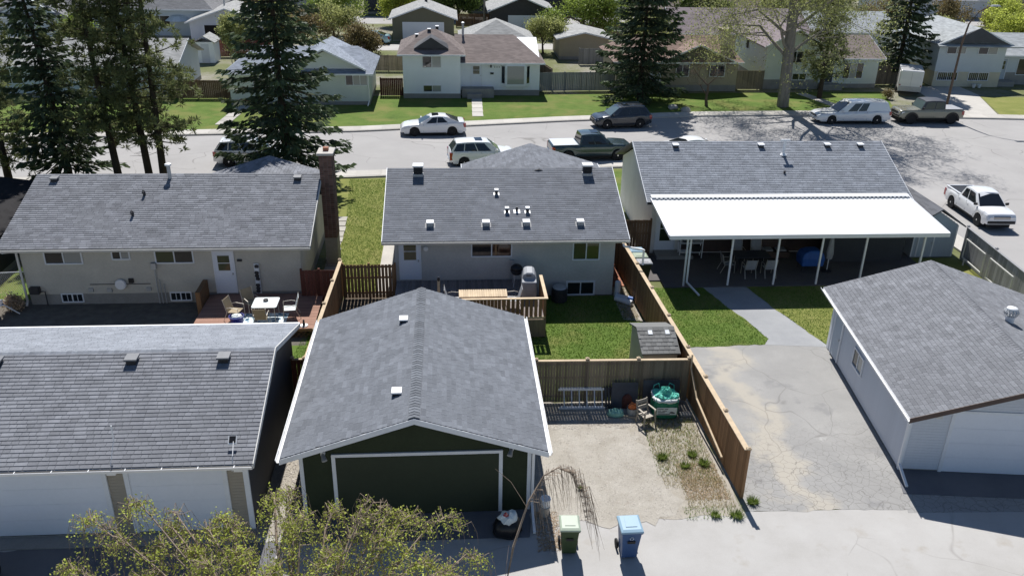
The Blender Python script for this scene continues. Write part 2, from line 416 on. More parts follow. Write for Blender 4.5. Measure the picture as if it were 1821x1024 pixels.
# wall window facing along n: (u axis, n axis) in world; origin o lower left of the opening
def window(parent, o, U, N, w, h, panes=2, glassmats=('window_dark',), fr=.06, frame='trim_white', sill=True, grid=None):
    o = Vector(o); U = Vector(U).normalized(); N = Vector(N).normalized(); Z = Vector((0, 0, 1))
    def fb(mb, u0, u1, z0, z1, n0, n1):
        P = lambda u, z, n: tuple(o + U*u + Z*z + N*n)
        mb.loft([[P(u0,z0,n0),P(u1,z0,n0),P(u1,z0,n1),P(u0,z0,n1)],[P(u0,z1,n0),P(u1,z1,n0),P(u1,z1,n1),P(u0,z1,n1)]])
    mb = MB()
    fb(mb, -fr, 0, -fr, h+fr, .001, .045); fb(mb, w, w+fr, -fr, h+fr, .001, .045)
    fb(mb, 0, w, h, h+fr, .001, .045); fb(mb, 0, w, -fr, 0, .001, .06 if sill else .045)
    for k in range(1, panes): fb(mb, w*k/panes-.025, w*k/panes+.025, 0, h, .001, .04)
    wo = part(parent, 'window', mb, frame)
    for k in range(panes):
        p = MB(); fb(p, w*k/panes+(.025 if k else 0), w*(k+1)/panes-(.025 if k < panes-1 else 0), 0, h, .004, .016)
        part(wo, 'pane', p, glassmats[k % len(glassmats)])
    if grid:
        g = MB()
        for k in range(1, grid[0]): fb(g, w*k/grid[0]-.012, w*k/grid[0]+.012, 0, h, .017, .03)
        for k in range(1, grid[1]): fb(g, 0, w, h*k/grid[1]-.012, h*k/grid[1]+.012, .017, .03)
        part(wo, 'glazing_bar', g, frame)
    return wo
def door(parent, o, U, N, w, h, mat='door_white', frame='trim_white', lite=None, panels=0):
    o = Vector(o); U = Vector(U).normalized(); N = Vector(N).normalized(); Z = Vector((0, 0, 1))
    def fb(mb, u0, u1, z0, z1, n0, n1):
        P = lambda u, z, n: tuple(o + U*u + Z*z + N*n)
        mb.loft([[P(u0,z0,n0),P(u1,z0,n0),P(u1,z0,n1),P(u0,z0,n1)],[P(u0,z1,n0),P(u1,z1,n0),P(u1,z1,n1),P(u0,z1,n1)]])
    mb = MB(); fb(mb, 0, w, 0, h, .002, .03); d = part(parent, 'door', mb, mat)
    mb = MB(); fb(mb, -.07, 0, 0, h+.07, .002, .05); fb(mb, w, w+.07, 0, h+.07, .002, .05); fb(mb, 0, w, h, h+.07, .002, .05)
    part(d, 'door_frame', mb, frame)
    if lite:
        mb = MB(); fb(mb, w*.18, w*.82, h*lite[0], h*lite[1], .031, .036); part(d, 'pane', mb, 'window_green')
        mb = MB(); fb(mb, w*.14, w*.86, h*lite[0]-.03, h*lite[0], .031, .045); fb(mb, w*.14, w*.86, h*(lite[0]+lite[1])/2-.015, h*(lite[0]+lite[1])/2+.015, .037, .05)
        fb(mb, w*.14, w*.86, h*lite[1], h*lite[1]+.03, .031, .045); part(d, 'glazing_bar', mb, frame)
    for k in range(panels):
        mb = MB(); c = k % 2; r = k // 2; rows = panels // 2
        fb(mb, w*(.12+.42*c), w*(.46+.42*c), h*(.08+.42*r/max(1,rows/1)), h*(.08+.42*r/max(1,rows/1)+.3/max(1, rows*.6)), .031, .04); part(d, 'panel', mb, mat)
    mb = MB(); fb(mb, w*.9, w*.96, h*.46, h*.5, .03, .09); part(d, 'handle', mb, 'metal_galv')
    return d
def planks(parent, o, U, N, length, n, ph, mat, proud=.02, name='siding_plank', clip=None, tone=.05, world=True):
    o = Vector(o); U = Vector(U).normalized(); N = Vector(N).normalized(); Z = Vector((0, 0, 1))
    loc, rz = frame_of(parent); Rm = Matrix.Rotation(-rz, 3, 'Z')
    lib = {}
    for k in range(n):
        a, b = clip((k + .5) * ph) if clip else (0, length)
        if b - a < .05: continue
        key = round(b - a, 3)
        if key not in lib:
            m1 = MB(); L = b - a
            pt = ph*.87
            m1.add([(0,0,0),(L,0,0),(L,proud,0),(0,proud,0),(0,0,pt),(L,0,pt),(L,proud*.6,pt),(0,proud*.6,pt)],
                   [(0,3,2,1),(4,5,6,7),(0,1,5,4),(1,2,6,5),(2,3,7,6),(3,0,4,7)], 1.0)
            lib[key] = mesh_data(name, m1, mat)
        P = o + U * a + Z * (k * ph)
        Rl = Matrix((U, N, Z)).transposed()
        inst(parent, name, lib[key], Matrix.Translation(Rm @ (P - loc)) @ (Rm @ Rl).to_4x4())
# roof body for a gable or hip roof, ridge along X (axis 0) or Y (axis 1); local or world coordinates
def roof_mb(x0, x1, y0, y1, ze, zr, axis=0, hip=(0, 0), th=.12):
    if axis == 0:
        ym = (y0+y1)/2; top = [(x0,y0,ze),(x1,y0,ze),(x1,y1,ze),(x0,y1,ze),(x0+hip[0],ym,zr),(x1-hip[1],ym,zr)]
        fs = [(0,1,5,4),(2,3,4,5),(1,2,5),(3,0,4)]
    else:
        xm = (x0+x1)/2; top = [(x0,y0,ze),(x1,y0,ze),(x1,y1,ze),(x0,y1,ze),(xm,y0+hip[0],zr),(xm,y1-hip[1],zr)]
        fs = [(3,0,4,5),(1,2,5,4),(0,1,4),(2,3,5)]
    n = 6; mb = MB(); bot = [(x, y, z-th) for x, y, z in top]
    faces = list(fs[:2]); faces += [tuple(i+n for i in f[::-1]) for f in fs[:2]]
    for i, f in enumerate(fs[2:]):
        h = hip[i if axis == 1 else 1-i] if axis == 1 else (hip[1] if i == 0 else hip[0])
        if h > 0: faces += [f, tuple(j+n for j in f[::-1])]
        else: faces += [(f[0], f[2], f[2]+n, f[0]+n), (f[2], f[1], f[1]+n, f[2]+n)]
    eav = [(0,1),(2,3)] if axis == 0 else [(3,0),(1,2)]
    he = {0: [(1,2,1),(3,0,0)], 1: [(0,1,0),(2,3,1)]}[axis]
    for a, b in eav: faces.append((a, b, b+n, a+n))
    for a, b, k in he:
        if hip[k] > 0: faces.append((a, b, b+n, a+n))
    mb.add(top + bot, faces); return mb
def wall_mb(x0, x1, y0, y1, z0, ze, zr=None, axis=0):
    mb = MB()
    if zr is None: return mb.box(x0, x1, y0, y1, z0, ze)
    if axis == 0:
        ym = (y0+y1)/2; ring = lambda x: [(x,y0,z0),(x,y1,z0),(x,y1,ze),(x,ym,zr),(x,y0,ze)]; return mb.loft([ring(x0), ring(x1)])
    xm = (x0+x1)/2; ring = lambda y: [(x0,y,z0),(x1,y,z0),(x1,y,ze),(xm,y,zr),(x0,y,ze)]; return mb.loft([ring(y0), ring(y1)])
def box_vent(parent, x, y, z, s=.34, h=.16, cap='metal_galv', body='metal_dark', flash='metal_white', slope=.35, fl=True):
    if fl:
        m = MB(); q = [(x-s*.75, y-s*.7, z-s*.7*slope+.022), (x+s*.75, y-s*.7, z-s*.7*slope+.022), (x+s*.75, y+s*.5, z+s*.5*slope+.022), (x-s*.75, y+s*.5, z+s*.5*slope+.022)]
        m.slab(q, .01); f = part(parent, 'vent_flashing', m, flash)
    m = MB().box(x-s*.42, x+s*.42, y-s*.42, y+s*.42, z-.1, z+h); v = part(parent, 'roof_vent', m, body)
    m = MB(); q = [(x-s*.55, y-s*.55, z+h+.035), (x+s*.55, y-s*.55, z+h+.035), (x+s*.55, y+s*.55, z+h+.055), (x-s*.55, y+s*.55, z+h+.055)]
    m.slab(q, .05); part(v, 'cap', m, cap)
    return v
# ------------------------------------------------------------------ ground, street, yards
FARC = [(-120, 57.5), (-40, 62.6), (-17.9, 64.3), (-6.8, 65.2), (9.2, 68.3), (20.8, 70.0), (30.7, 70.4), (48.8, 68.9), (75, 66), (130, 58)]
NEARC = [(-120, 48.5), (-27, 53.9), (-7, 54.9), (11.6, 57.0), (20, 57.4), (23.5, 56.9), (26, 55.2), (27.6, 52.5), (28.2, 49)]
def arc(pts, n, a, b): xs = np.linspace(a, b, n); return [(float(x), interp(pts, x)) for x in xs]
FZ = .10
sheet('ground', [(-700, -300), (700, -300), (700, 1500), (-700, 1500)], 0, 'far_yard')
far = arc(FARC, 60, -120, 130); near = arc(NEARC, 60, -120, 28.2)
sheet('street', [(x, y + .3) for x, y in far] + [(130, 20), (48, 20), (48, -60), (27.6, -60), (27.6, 49)] + [(x, y - .3) for x, y in near[::-1]], .004, 'street_asphalt')
sheet('back_lane', [(-120, 5), (27.7, 5), (27.7, 20.32), (14, 20.22), (9, 20.3), (2.4, 20.3), (-4.4, 20.2), (-19, 19.8), (-120, 19.4)], .008, 'lane_gravel')
sheet('far_terrain', [(x, y + .2) for x, y in far] + [(700, 58), (700, 1400), (-700, 1400), (-700, 57.5)], FZ - .01, 'far_yard', th=FZ)
sheet('far_lane', [(-90, 98), (-30, 99.2), (20, 102.5), (60, 103), (90, 101), (90, 105), (60, 107), (20, 106.6), (-30, 103.2), (-90, 102)], FZ, 'lane_gravel')
sheet('far_street', [(-120, 120), (-10, 121.5), (60, 125), (120, 122), (120, 130), (60, 133), (-10, 128.5), (-120, 127)], FZ, 'street_asphalt')
fl = arc(FARC, 60, -60, 52)
sheet('front_lawn', [(x, y + 1.35) for x, y in fl[:53]] + [(41.5, 79.5), (9, 78), (-60, 75)], FZ + .004, 'lawn_green')
sheet('verge_lawn', [(47.6, 70.45), (60, 69.2), (60, 76.8), (50, 77.4)], FZ + .004, 'lawn_dry')
sheet('concrete_driveway', [(43.2, 70.6), (47.4, 70.4), (50.2, 78.2), (50.4, 81.9), (45.5, 81.9)], FZ + .009, 'concrete_walk')
# far sidewalk: kerb with separate slabs
def walk(name, pts, a, b, off, wid, z, mat='concrete_walk', step=1.6):
    base = arc(pts, 70, a, b)
    s = sheet(name, [(x, y + off[0]) for x, y in base] + [(x, y + off[1]) for x, y in base[::-1]], z - .012, mat, th=z - .012)
    n = int((b - a) / step)
    for k in range(n):
        x0 = a + (b - a) * k / n + .012; x1 = a + (b - a) * (k + 1) / n - .012
        m = MB(); lo = min(off) + .16; hi = max(off) - .01
        q = [(x0, interp(pts, x0) + lo, z), (x1, interp(pts, x1) + lo, z), (x1, interp(pts, x1) + hi, z), (x0, interp(pts, x0) + hi, z)]
        m.slab(q, .011, tone=rng.uniform(.9, 1.08)); part(s, 'slab', m, mat)
    return s
walk('sidewalk_far', FARC, -42, 62, (0, 1.35), 0, FZ + .03)
walk('sidewalk_near', NEARC, -34, 23.5, (-1.3, 0), 0, .12)
sheet('sidewalk_corner', [(23.5, 56.9), (26, 55.2), (27.6, 52.5), (28.2, 49), (28.2, 20.3), (27.1, 20.3), (27.0, 48.8), (26.4, 51.6), (24.8, 53.9), (23.5, 55.6)], .12, 'concrete_walk', th=.12)
# near lots
sheet('front_yard_left', [(-34, 45.4), (-6.0, 45.4), (-3.3, 45.4), (-3.3, 53.7), (-7, 53.55), (-27, 52.55), (-34, 52.2)], .012, 'lawn_dry')
sheet('front_yard_middle', [(-3.3, 45.4), (9.9, 45.4), (9.9, 55.4), (-3.3, 53.7)], .013, 'lawn_green')
sheet('front_yard_right', [(9.9, 48.5), (26.2, 48.5), (26, 51.6), (24.4, 53.8), (22, 55.9), (9.9, 55.4)], .014, 'lawn_green')
sheet('side_yard', [(-5.55, 36.3), (-3.5, 36.3), (-3.5, 45.4), (-5.9, 45.4)], .012, 'lawn_dry')
sheet('side_walk', [(-3.5, 36.2), (-2.55, 36.2), (-2.55, 45.4), (-3.5, 45.4)], .016, 'concrete_walk')
sheet('passage_walk', [(8.5, 40.8), (9.9, 40.8), (9.9, 55), (8.9, 55)], .016, 'concrete_walk')
sheet('left_yard', [(-30, 28), (-5.3, 28), (-5.0, 36.3), (-30, 36.3)], .010, 'soil_dark')
sheet('left_yard_grass', [(-6.6, 28.3), (-5.25, 28.3), (-5.0, 34.9), (-6.0, 34.9), (-6.0, 31.4), (-6.6, 31.4)], .015, 'lawn_green')
sheet('left_side_grass', [(-20.9, 36), (-18.9, 36.0), (-18.7, 46), (-20.9, 46)], .016, 'lawn_green')
sheet('gravel_strip', [(-5.8, 19.9), (-4.4, 20.1), (-4.4, 27), (-5.8, 27)], .013, 'rough_gravel')
sheet('middle_yard', [(-5.1, 26.7), (8.75, 26.7), (8.3, 36.3), (-4.9, 36.3)], .010, 'yard_dirt')
sheet('back_lawn', [(2.6, 26.75), (8.68, 26.75), (8.5, 30), (8.35, 33.0), (8.05, 33.6), (7.8, 35.7), (2.6, 35.7)], .015, 'lawn_green')
sheet('brick_path_bed', [(7.55, 33.2), (8.4, 33.0), (8.2, 40.3), (7.55, 40.3)], .019, 'rough_gravel')
sheet('garage_pad', [(-4.55, 19.55), (2.2, 19.5), (2.35, 20.74), (-4.55, 20.74)], .016, 'paving_shade_dark')
sheet('left_apron', [(-24, 19.72), (-5.75, 19.7), (-5.75, 20.4), (-24, 20.4)], .05, 'concrete_foundation', th=.05)
sheet('parking_pad', [(2.3, 20.05), (6.9, 20.0), (7.0, 21.6), (6.7, 23), (6.5, 24.4), (5.8, 25.1), (2.3, 25.3)], .018, 'pad_gravel', jag=.2)
sheet('pad_edge_gravel', [(2.35, 20.15), (8.85, 20.15), (8.75, 26.7), (2.6, 26.7), (2.4, 23.5)], .014, 'rough_gravel', jag=.06)
sheet('driveway', [(9.0, 20.28), (14.2, 20.15), (14.35, 21.2), (14.7, 22.3), (15.55, 29.4), (15.75, 30.5), (13.0, 31.0), (8.65, 31.0)], .012, 'drive_asphalt', jag=.05)
sheet('garden_path', [(12.0, 36.4), (12.5, 34.4), (13.15, 32.3), (13.4, 31.2), (13.1, 30.7), (15.75, 30.4), (14.6, 34.4), (14.15, 36.4)], .016, 'path_asphalt')
sheet('right_lawn', [(8.65, 30.5), (10.4, 30.6), (13.1, 30.72), (13.42, 31.2), (13.17, 32.3), (12.52, 34.4), (12.02, 36.4), (8.3, 36.4)], .020, 'lawn_green', jag=.05)
sheet('right_lawn_strip', [(14.13, 36.4), (14.58, 34.4), (15.7, 30.6), (26.4, 29.4), (26.4, 39.6), (23.9, 39.6), (23.9, 36.4)], .021, 'lawn_dry', jag=.04)
sheet('patio_slab', [(10.15, 36.4), (23.9, 36.4), (23.9, 41), (8.35, 41), (8.3, 37.2), (10.15, 37.2)], .06, 'patio_shade_dark', th=.06)
sheet('lane_asphalt', [(-60, 17.9), (-5.2, 17.9), (-4.9, 19.7), (-60, 19.6)], .012, 'paving_shade_dark', jag=.05)  # dark sheet painting the left garage's cast shadow onto the lane
sheet('right_garage_pad', [(14.2, 20.9), (22.5, 19.95), (22.6, 21.6), (14.6, 22.3)], .03, 'paving_shade_dark', th=.03)
sheet('lane_edge', [(13.9, 20.0), (27.4, 19.5), (27.4, 22), (22.6, 22), (14.6, 22.2)], .010, 'drive_asphalt')

# grass blades on the lawns near the camera
def inside(poly, x, y):
    r_ = np.zeros(len(x), bool); n = len(poly)
    for i in range(n):
        (x1, y1), (x2, y2) = poly[i], poly[(i+1) % n]; c = ((y1 > y) != (y2 > y)) & (x < (x2-x1)*(y-y1)/(y2-y1+1e-12)+x1); r_ ^= c
    return r_
def blades(name, polys, n, mat, h=(.025, .065), w=.014, seed=1, tn=(.7, 1.4)):
    g = np.random.default_rng(seed); X0, Y0 = [], []
    polys = [[(a, c), (b, c), (b, d), (a, d)] if not hasattr(p[0], '__len__') else p for p in polys for a, b, c, d in [p if not hasattr(p[0], '__len__') else (0, 0, 0, 0)]]
    ar = []
    for p in polys: q = np.array(p); ar.append(abs(np.dot(q[:, 0], np.roll(q[:, 1], 1))-np.dot(q[:, 1], np.roll(q[:, 0], 1)))/2)
    for p, a_ in zip(polys, ar):
        q = np.array(p); k = int(n*a_/sum(ar)); bb = np.prod(q.max(0)-q.min(0)); c = int(k*bb/a_*1.05)+1
        x = g.uniform(q[:, 0].min(), q[:, 0].max(), c); y = g.uniform(q[:, 1].min(), q[:, 1].max(), c); i_ = inside(p, x, y); X0.append(x[i_][:k]); Y0.append(y[i_][:k])
    x = np.concatenate(X0); y = np.concatenate(Y0); n = len(x)
    a = g.random(n)*2*math.pi; hh = g.uniform(h[0], h[1], n); ww = w*g.uniform(.6, 1.4, n)
    lx = g.normal(0, .035, n); ly = g.normal(0, .035, n); z = np.full(n, .018)
    V = np.empty((n, 3, 3)); V[:, 0] = np.stack([x-np.cos(a)*ww, y-np.sin(a)*ww, z], 1)
    V[:, 1] = np.stack([x+np.cos(a)*ww, y+np.sin(a)*ww, z], 1); V[:, 2] = np.stack([x+lx, y+ly, z+hh], 1)
    t = np.repeat(g.uniform(tn[0], tn[1], n), 3)
    return leafmesh(name, V.reshape(-1, 3), np.arange(n*3).reshape(-1, 3), t, mat)
def leafmesh(name, V, F, tone, mat):
    me = bpy.data.meshes.new(name); n = len(V); k = F.shape[1]; m = len(F)
    me.vertices.add(n); me.vertices.foreach_set('co', np.ascontiguousarray(V, dtype=np.float32).ravel())
    me.loops.add(m*k); me.loops.foreach_set('vertex_index', F.astype(np.int32).ravel())
    me.polygons.add(m); me.polygons.foreach_set('loop_start', np.arange(0, m*k, k, dtype=np.int32))
    me.update(calc_edges=True); me.materials.append(MT[mat])
    a = me.color_attributes.new('tone', 'FLOAT_COLOR', 'POINT'); arr = np.ones((n, 4), dtype=np.float32)
    arr[:, :3] = np.asarray(tone, dtype=np.float32).reshape(n, -1); a.data.foreach_set('color', arr.ravel())
    return me
def stuff(name, me, label, cat):
    o = bpy.data.objects.new(name, me); col.objects.link(o); return props(o, label, cat, kind='stuff')
def leaf_mat(name, c, trans=.35, rough=.6):
    m, nt, b = nodes(name); a = nt.nodes.new('ShaderNodeAttribute'); a.attribute_name = 'tone'
    c1 = mix(nt, 1.0, c, a.outputs['Color'], 'MULTIPLY'); nt.links.new(c1, b.inputs['Base Color'])
    b.inputs['Roughness'].default_value = rough; b.inputs['Specular IOR Level'].default_value = .25
    t = nt.nodes.new('ShaderNodeBsdfTranslucent'); nt.links.new(c1, t.inputs[0])
    mx = nt.nodes.new('ShaderNodeMixShader'); mx.inputs[0].default_value = trans
    nt.links.new(b.outputs[0], mx.inputs[1]); nt.links.new(t.outputs[0], mx.inputs[2])
    nt.links.new(mx.outputs[0], nt.nodes['Material Output'].inputs['Surface']); return m
leaf_mat('grass_blade', (.115, .2, .025)); leaf_mat('weed_blade', (.20, .27, .06)); leaf_mat('grass_dry', (.42, .36, .20)); leaf_mat('needle_spruce', (.080, .110, .056), .3)
leaf_mat('needle_pine', (.16, .18, .075), .35); leaf_mat('leaf_spring', (.33, .35, .13), .5); leaf_mat('leaf_willow', (.23, .30, .06), .4)
leaf_mat('leaf_birch', (.44, .49, .10), .55); leaf_mat('leaf_green', (.13, .185, .05), .4); leaf_mat('leaf_brown', (.24, .19, .09), .3)
leaf_mat('leaf_dead', (.50, .38, .26), .3); leaf_mat('catkin', (.26, .25, .14), .3); leaf_mat('stone_chip', (.55, .50, .44), 0)
L_BACK = [(2.6, 26.75), (8.6, 26.75), (8.45, 30), (8.3, 33.0), (8.0, 33.6), (7.75, 35.6), (2.6, 35.6)]
L_RIGHT = [(8.75, 30.55), (10.4, 30.62), (13.1, 30.74), (13.42, 31.2), (13.17, 32.3), (12.52, 34.4), (12.02, 36.35), (8.45, 36.35)]
L_STRIP = [(14.13, 36.35), (14.58, 34.4), (15.7, 30.6), (17.5, 33), (17.5, 36.35)]
stuff('grass', blades('grass', [L_BACK, L_RIGHT, L_STRIP, [(-6.5, 28.4), (-5.3, 28.4), (-5.05, 34.8), (-6.0, 34.8)]], 40000, 'grass_blade'), 'short green grass of the fenced back lawns', 'grass')
stuff('side_grass', blades('side_grass', [[(-5.5, 36.4), (-3.52, 36.4), (-3.52, 53.4), (-6.4, 53.4), (-5.8, 45.4)]], 16000, 'grass_blade', seed=4), 'green and yellow grass between the two bungalows', 'grass')
stuff('dry_weeds', blades('dry_weeds', [(6.7, 8.6, 21.5, 25.6), (7.2, 8.7, 20.5, 22), (7.6, 8.3, 33.3, 37)], 8000, 'grass_dry', (.03, .11), .008, 8), 'straw coloured dead grass along the cedar fence', 'dead grass')
stuff('gravel_chips', blades('gravel_chips', [(2.7, 6.8, 24.9, 26.3), (-5.6, -4.6, 20.3, 26.5)], 5000, 'stone_chip', (.005, .02), .02, 12, (.6, 1.0)), 'loose pale gravel chips at the edge of the pads', 'gravel')
stuff('pad_pebbles', blades('pad_pebbles', [[(2.5, 20.1), (6.9, 20.1), (6.6, 24.6), (2.5, 25.2)]], 6000, 'stone_chip', (.004, .014), .011, 31, (.4, 1.05)), 'small loose stones on the gravel parking pad', 'gravel')
stuff('green_weeds', blades('green_weeds', [[(6.6, 22.2), (8.5, 21.8), (8.55, 25.4), (6.7, 25.4)], [(7.0, 20.0), (8.9, 20.0), (8.9, 20.6), (7.0, 20.6)]], 2200, 'weed_blade', (.03, .12), .010, 33), 'thin green weeds among the straw by the fence', 'weeds')
stuff('dead_leaves', blades('dead_leaves', [(7.3, 8.6, 20.9, 22.8), (2.4, 3.1, 18.9, 20.6)], 4200, 'leaf_dead', (.004, .02), .022, 21, (.7, 1.1)), 'heap of dry dead leaves below the fence end', 'dead leaves')
def tuft(x, y, r, n, label, seed, mat='weed_blade', h=(.05, .2)):
    g = np.random.default_rng(seed); a = g.random(n)*6.28; d = r*np.sqrt(g.random(n))*.5; px = np.cos(a)*d; py = np.sin(a)*d
    hh = g.uniform(h[0], h[1], n); w = .014; o2 = g.random(n)*6.28; sp = r*g.uniform(.3, 1, n)
    V = np.empty((n, 3, 3)); V[:, 0] = np.stack([px-np.cos(o2)*w, py-np.sin(o2)*w, 0*px+.004], 1); V[:, 1] = np.stack([px+np.cos(o2)*w, py+np.sin(o2)*w, 0*px+.004], 1)
    V[:, 2] = np.stack([px+np.cos(a)*sp*.6, py+np.sin(a)*sp*.6, hh], 1)
    o = bpy.data.objects.new('weed_tuft', leafmesh('weed_tuft', V.reshape(-1, 3), np.arange(n*3).reshape(-1, 3), np.repeat(g.uniform(.6, 1.3, n), 3), mat))
    col.objects.link(o); o.location = (x, y, .02); props(o, label, 'weed', 'weeds by the cedar fence')
for k, (x, y, r, n, l) in enumerate([(6.95, 23.1, .34, 260, 'bushy green weed at the edge of the parking pad'), (8.0, 23.2, .30, 200, 'small green weed close under the cedar fence'),
        (8.25, 22.7, .32, 220, 'green weed between the dead leaves and the fence'), (7.6, 22.6, .3, 150, 'thin weed among the straw beside the pad'),
        (7.9, 20.15, .3, 130, 'low weed by the lane below the leaf heap'), (8.55, 20.1, .36, 210, 'wide weed by the lane next to the fence post'),
        (9.25, 20.7, .34, 240, 'tall weed at the foot of the fence end post'), (4.0, 21.6, .16, 90, 'single weed alone on the parking pad')]):
    tuft(x, y, r*.8, n, l, 40+k)
# ------------------------------------------------------------------ buildings of the near lots
X, Y_, Z_ = Vector((1, 0, 0)), Vector((0, 1, 0)), Vector((0, 0, 1)); NY = Vector((0, -1, 0))
def gutter(parent, p, q, side, mat='metal_white', name='gutter', n=0, gmat=None):
    p = Vector(p); q = Vector(q); s_ = Vector(side).normalized(); m = MB()
    prof = [(0, 0), (.0, -.10), (.08, -.11), (.12, -.02), (.12, .0), (.108, .0), (.075, -.09), (.012, -.09), (.012, 0)]
    ring = lambda c: [tuple(c + s_*a + Z_*b) for a, b in prof]
    m.loft([ring(p), ring(q)]); g = part(parent, name, m, mat)
    for k in range(n):
        c = p + (q-p)*((k+.5)/n); m = MB(); m.bar(c - Z_*.004, c + s_*.122 - Z_*.004, .022, .012); part(g, 'bracket', m, mat)
    return g
def downspout(parent, pts, mat='metal_white', r=.04):
    m = MB()
    for a, b in zip(pts, pts[1:]):
        m.bar(a, b, r*2, r*1.6)
    return part(parent, 'downspout', m, mat)

# --- middle garage: dark green, gable to the lane
gx0, gx1, gy0, gy1 = -4.46, 2.29, 20.75, 28.45
G1 = thing('detached_garage', 'dark green garage with grey gable roof and wide green door facing the lane', 'garage', (gx0, gy0, 0))
zr, ze, xr = 3.69, 2.44, -1.085
part(G1, 'wall', wall_mb(gx0, gx1, gy0, gy1, 0, 2.52, 3.57, 1), 'stucco_green')
part(G1, 'roof_deck', roof_mb(-4.90, 2.73, 20.30, 28.92, ze, zr, 1), 'fascia_dark')
sl_ = math.hypot(xr+4.90, zr-ze)
shingles(G1, (-4.90, 28.92, ze), (0, -1, 0), (xr+4.90, 0, zr-ze), 8.62, sl_-.03, 'shingle_slate', .15, (.24, .33, .5), 150, .14)
shingles(G1, (2.73, 20.30, ze), (0, 1, 0), (xr-2.73, 0, zr-ze), 8.62, sl_-.03, 'shingle_slate', .15, (.24, .33, .5), 150, .14)
capme = {}
for k in range(60):
    y = 20.32 + k*.143; t = rng.choice((.85, 1, 1.15))
    if t not in capme:
        m = MB(); m.add([(-.16, 0, -.030), (0, 0, .026), (.16, 0, -.030), (-.16, .17, -.044), (0, .17, .008), (.16, .17, -.044)], [(0, 1, 4, 3), (1, 2, 5, 4), (0, 2, 1)], t); capme[t] = mesh_data('ridge_shingle', m, 'ridge_cap')
    inst(G1, 'ridge_shingle', capme[t], Matrix.Translation((xr-gx0, y-gy0, zr+.022)))
m = MB()
for s_, xe in ((1, -4.93), (-1, 2.76)):
    a = Vector((xe, 20.275, ze-.02)); b = Vector((xr, 20.275, zr-.005))
    m.loft([[tuple(a), tuple(a+Y_*.022), tuple(a+Y_*.022-Z_*.17), tuple(a-Z_*.17)], [tuple(b), tuple(b+Y_*.022), tuple(b+Y_*.022-Z_*.18), tuple(b-Z_*.18)]])
part(G1, 'fascia_board', m, 'trim_white')
gutter(G1, (-4.91, 20.27, ze-.01), (-4.91, 28.92, ze-.01), (-1, 0, 0), n=9); gutter(G1, (2.74, 20.27, ze-.01), (2.74, 28.92, ze-.01), (1, 0, 0), n=9)
dx0, dx1, dz = -3.42, 1.34, 2.13
for k in range(4):
    z0, z1 = .03+k*dz/4*.985, (k+1)*dz/4*.985
    m = MB().box(dx0, dx1, 20.705+.001*(k % 2), 20.749, z0, z1+.03)
    d = part(G1, 'door_panel', m, 'door_green')
m = MB().box(dx0-.11, dx0, 20.69, 20.749, .02, dz+.02); m.box(dx1, dx1+.11, 20.69, 20.749, .02, dz+.02); m.box(dx0-.11, dx1+.11, 20.69, 20.749, dz+.02, dz+.12)
part(G1, 'door_frame', m, 'trim_white')
for xx in (gx0, gx1-.09):
    part(G1, 'corner_trim', MB().box(xx-.012, xx+.102, 20.735, 20.749, .02, 2.4), 'trim_white')
for xx, s_ in ((-3.75, 1), (1.7, -1)):
    m = MB().box(xx-.06, xx+.06, 20.62, 20.748, 2.28, 2.40); f = part(G1, 'floodlight', m, 'metal_white')
    m = MB(); m.tube([(xx, 20.62, 2.33), (xx+.07*s_, 20.45, 2.22)], [.05, .08], 10); part(f, 'lamp_head', m, 'metal_galv')
downspout(G1, [(2.8, 20.36, 2.3), (2.36, 20.70, 2.15), (2.36, 20.70, .25), (2.34, 19.6, .08)])
for y in (21.9, 26.6):
    xv = -1.65; box_vent(G1, xv, y, ze+(xv+4.9)*(zr-ze)/(xr+4.9), .27, .10, 'metal_white', 'metal_dark', 'metal_white', 0, False)

# --- left garage: ridge along the lane, white doors
G2 = thing('detached_garage', 'long taupe garage with two white doors and a grey roof along the lane', 'garage', (-18.6, 20.24, 0))
x0, x1 = -18.7, -5.8
part(G2, 'wall', wall_mb(x0, x1, 20.24, 27.75, .0, 2.62, 3.83, 0), 'siding_dark' if False else 'stucco_grey')
RX0, RX1 = -19.1, -5.53; e0, e1, rY, rZ, eZ = 19.80, 28.2, 24.0, 3.98, 2.66
part(G2, 'roof_deck', roof_mb(RX0, RX1, e0, e1, eZ, rZ, 0), 'fascia_dark')
sl2 = math.hypot(rY-e0, rZ-eZ)
shingles(G2, (RX0, e0, eZ), (1, 0, 0), (0, rY-e0, rZ-eZ), RX1-RX0, sl2-.02, 'shingle_grey', .145, (.2, .28, .36), 300, .14, thick=.02)
shingles(G2, (RX1, e1, eZ), (-1, 0, 0), (0, rY-e1, rZ-eZ), RX1-RX0, sl2-.02, 'shingle_ash', .145, (.22, .31, .42), 0, .12)
m = MB()
for k in range(86):
    xx = RX0 + k*.158; m.add([(xx, rY-.15, rZ-.028), (xx, rY, rZ+.03), (xx, rY+.15, rZ-.028), (xx+.17, rY-.15, rZ-.036), (xx+.17, rY, rZ+.016), (xx+.17, rY+.15, rZ-.036)], [(0, 3, 4, 1), (1, 4, 5, 2), (0, 1, 2)], rng.uniform(.8, 1.1))
part(G2, 'ridge_shingles', m, 'shingle_ash', kind='stuff')
gutter(G2, (RX0, e0-.01, eZ-.005), (RX1, e0-.01, eZ-.005), (0, -1, 0), n=14)
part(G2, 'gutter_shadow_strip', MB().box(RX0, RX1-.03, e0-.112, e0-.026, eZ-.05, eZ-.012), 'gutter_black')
m = MB(); m.slab([(RX1, e0, eZ+.02), (RX1+.03, e0, eZ+.02), (RX1+.03, rY, rZ+.02), (RX1, rY, rZ+.02)], .16); m.slab([(RX1, rY, rZ+.02), (RX1+.03, rY, rZ+.02), (RX1+.03, e1, eZ+.02), (RX1, e1, eZ+.02)], .16)
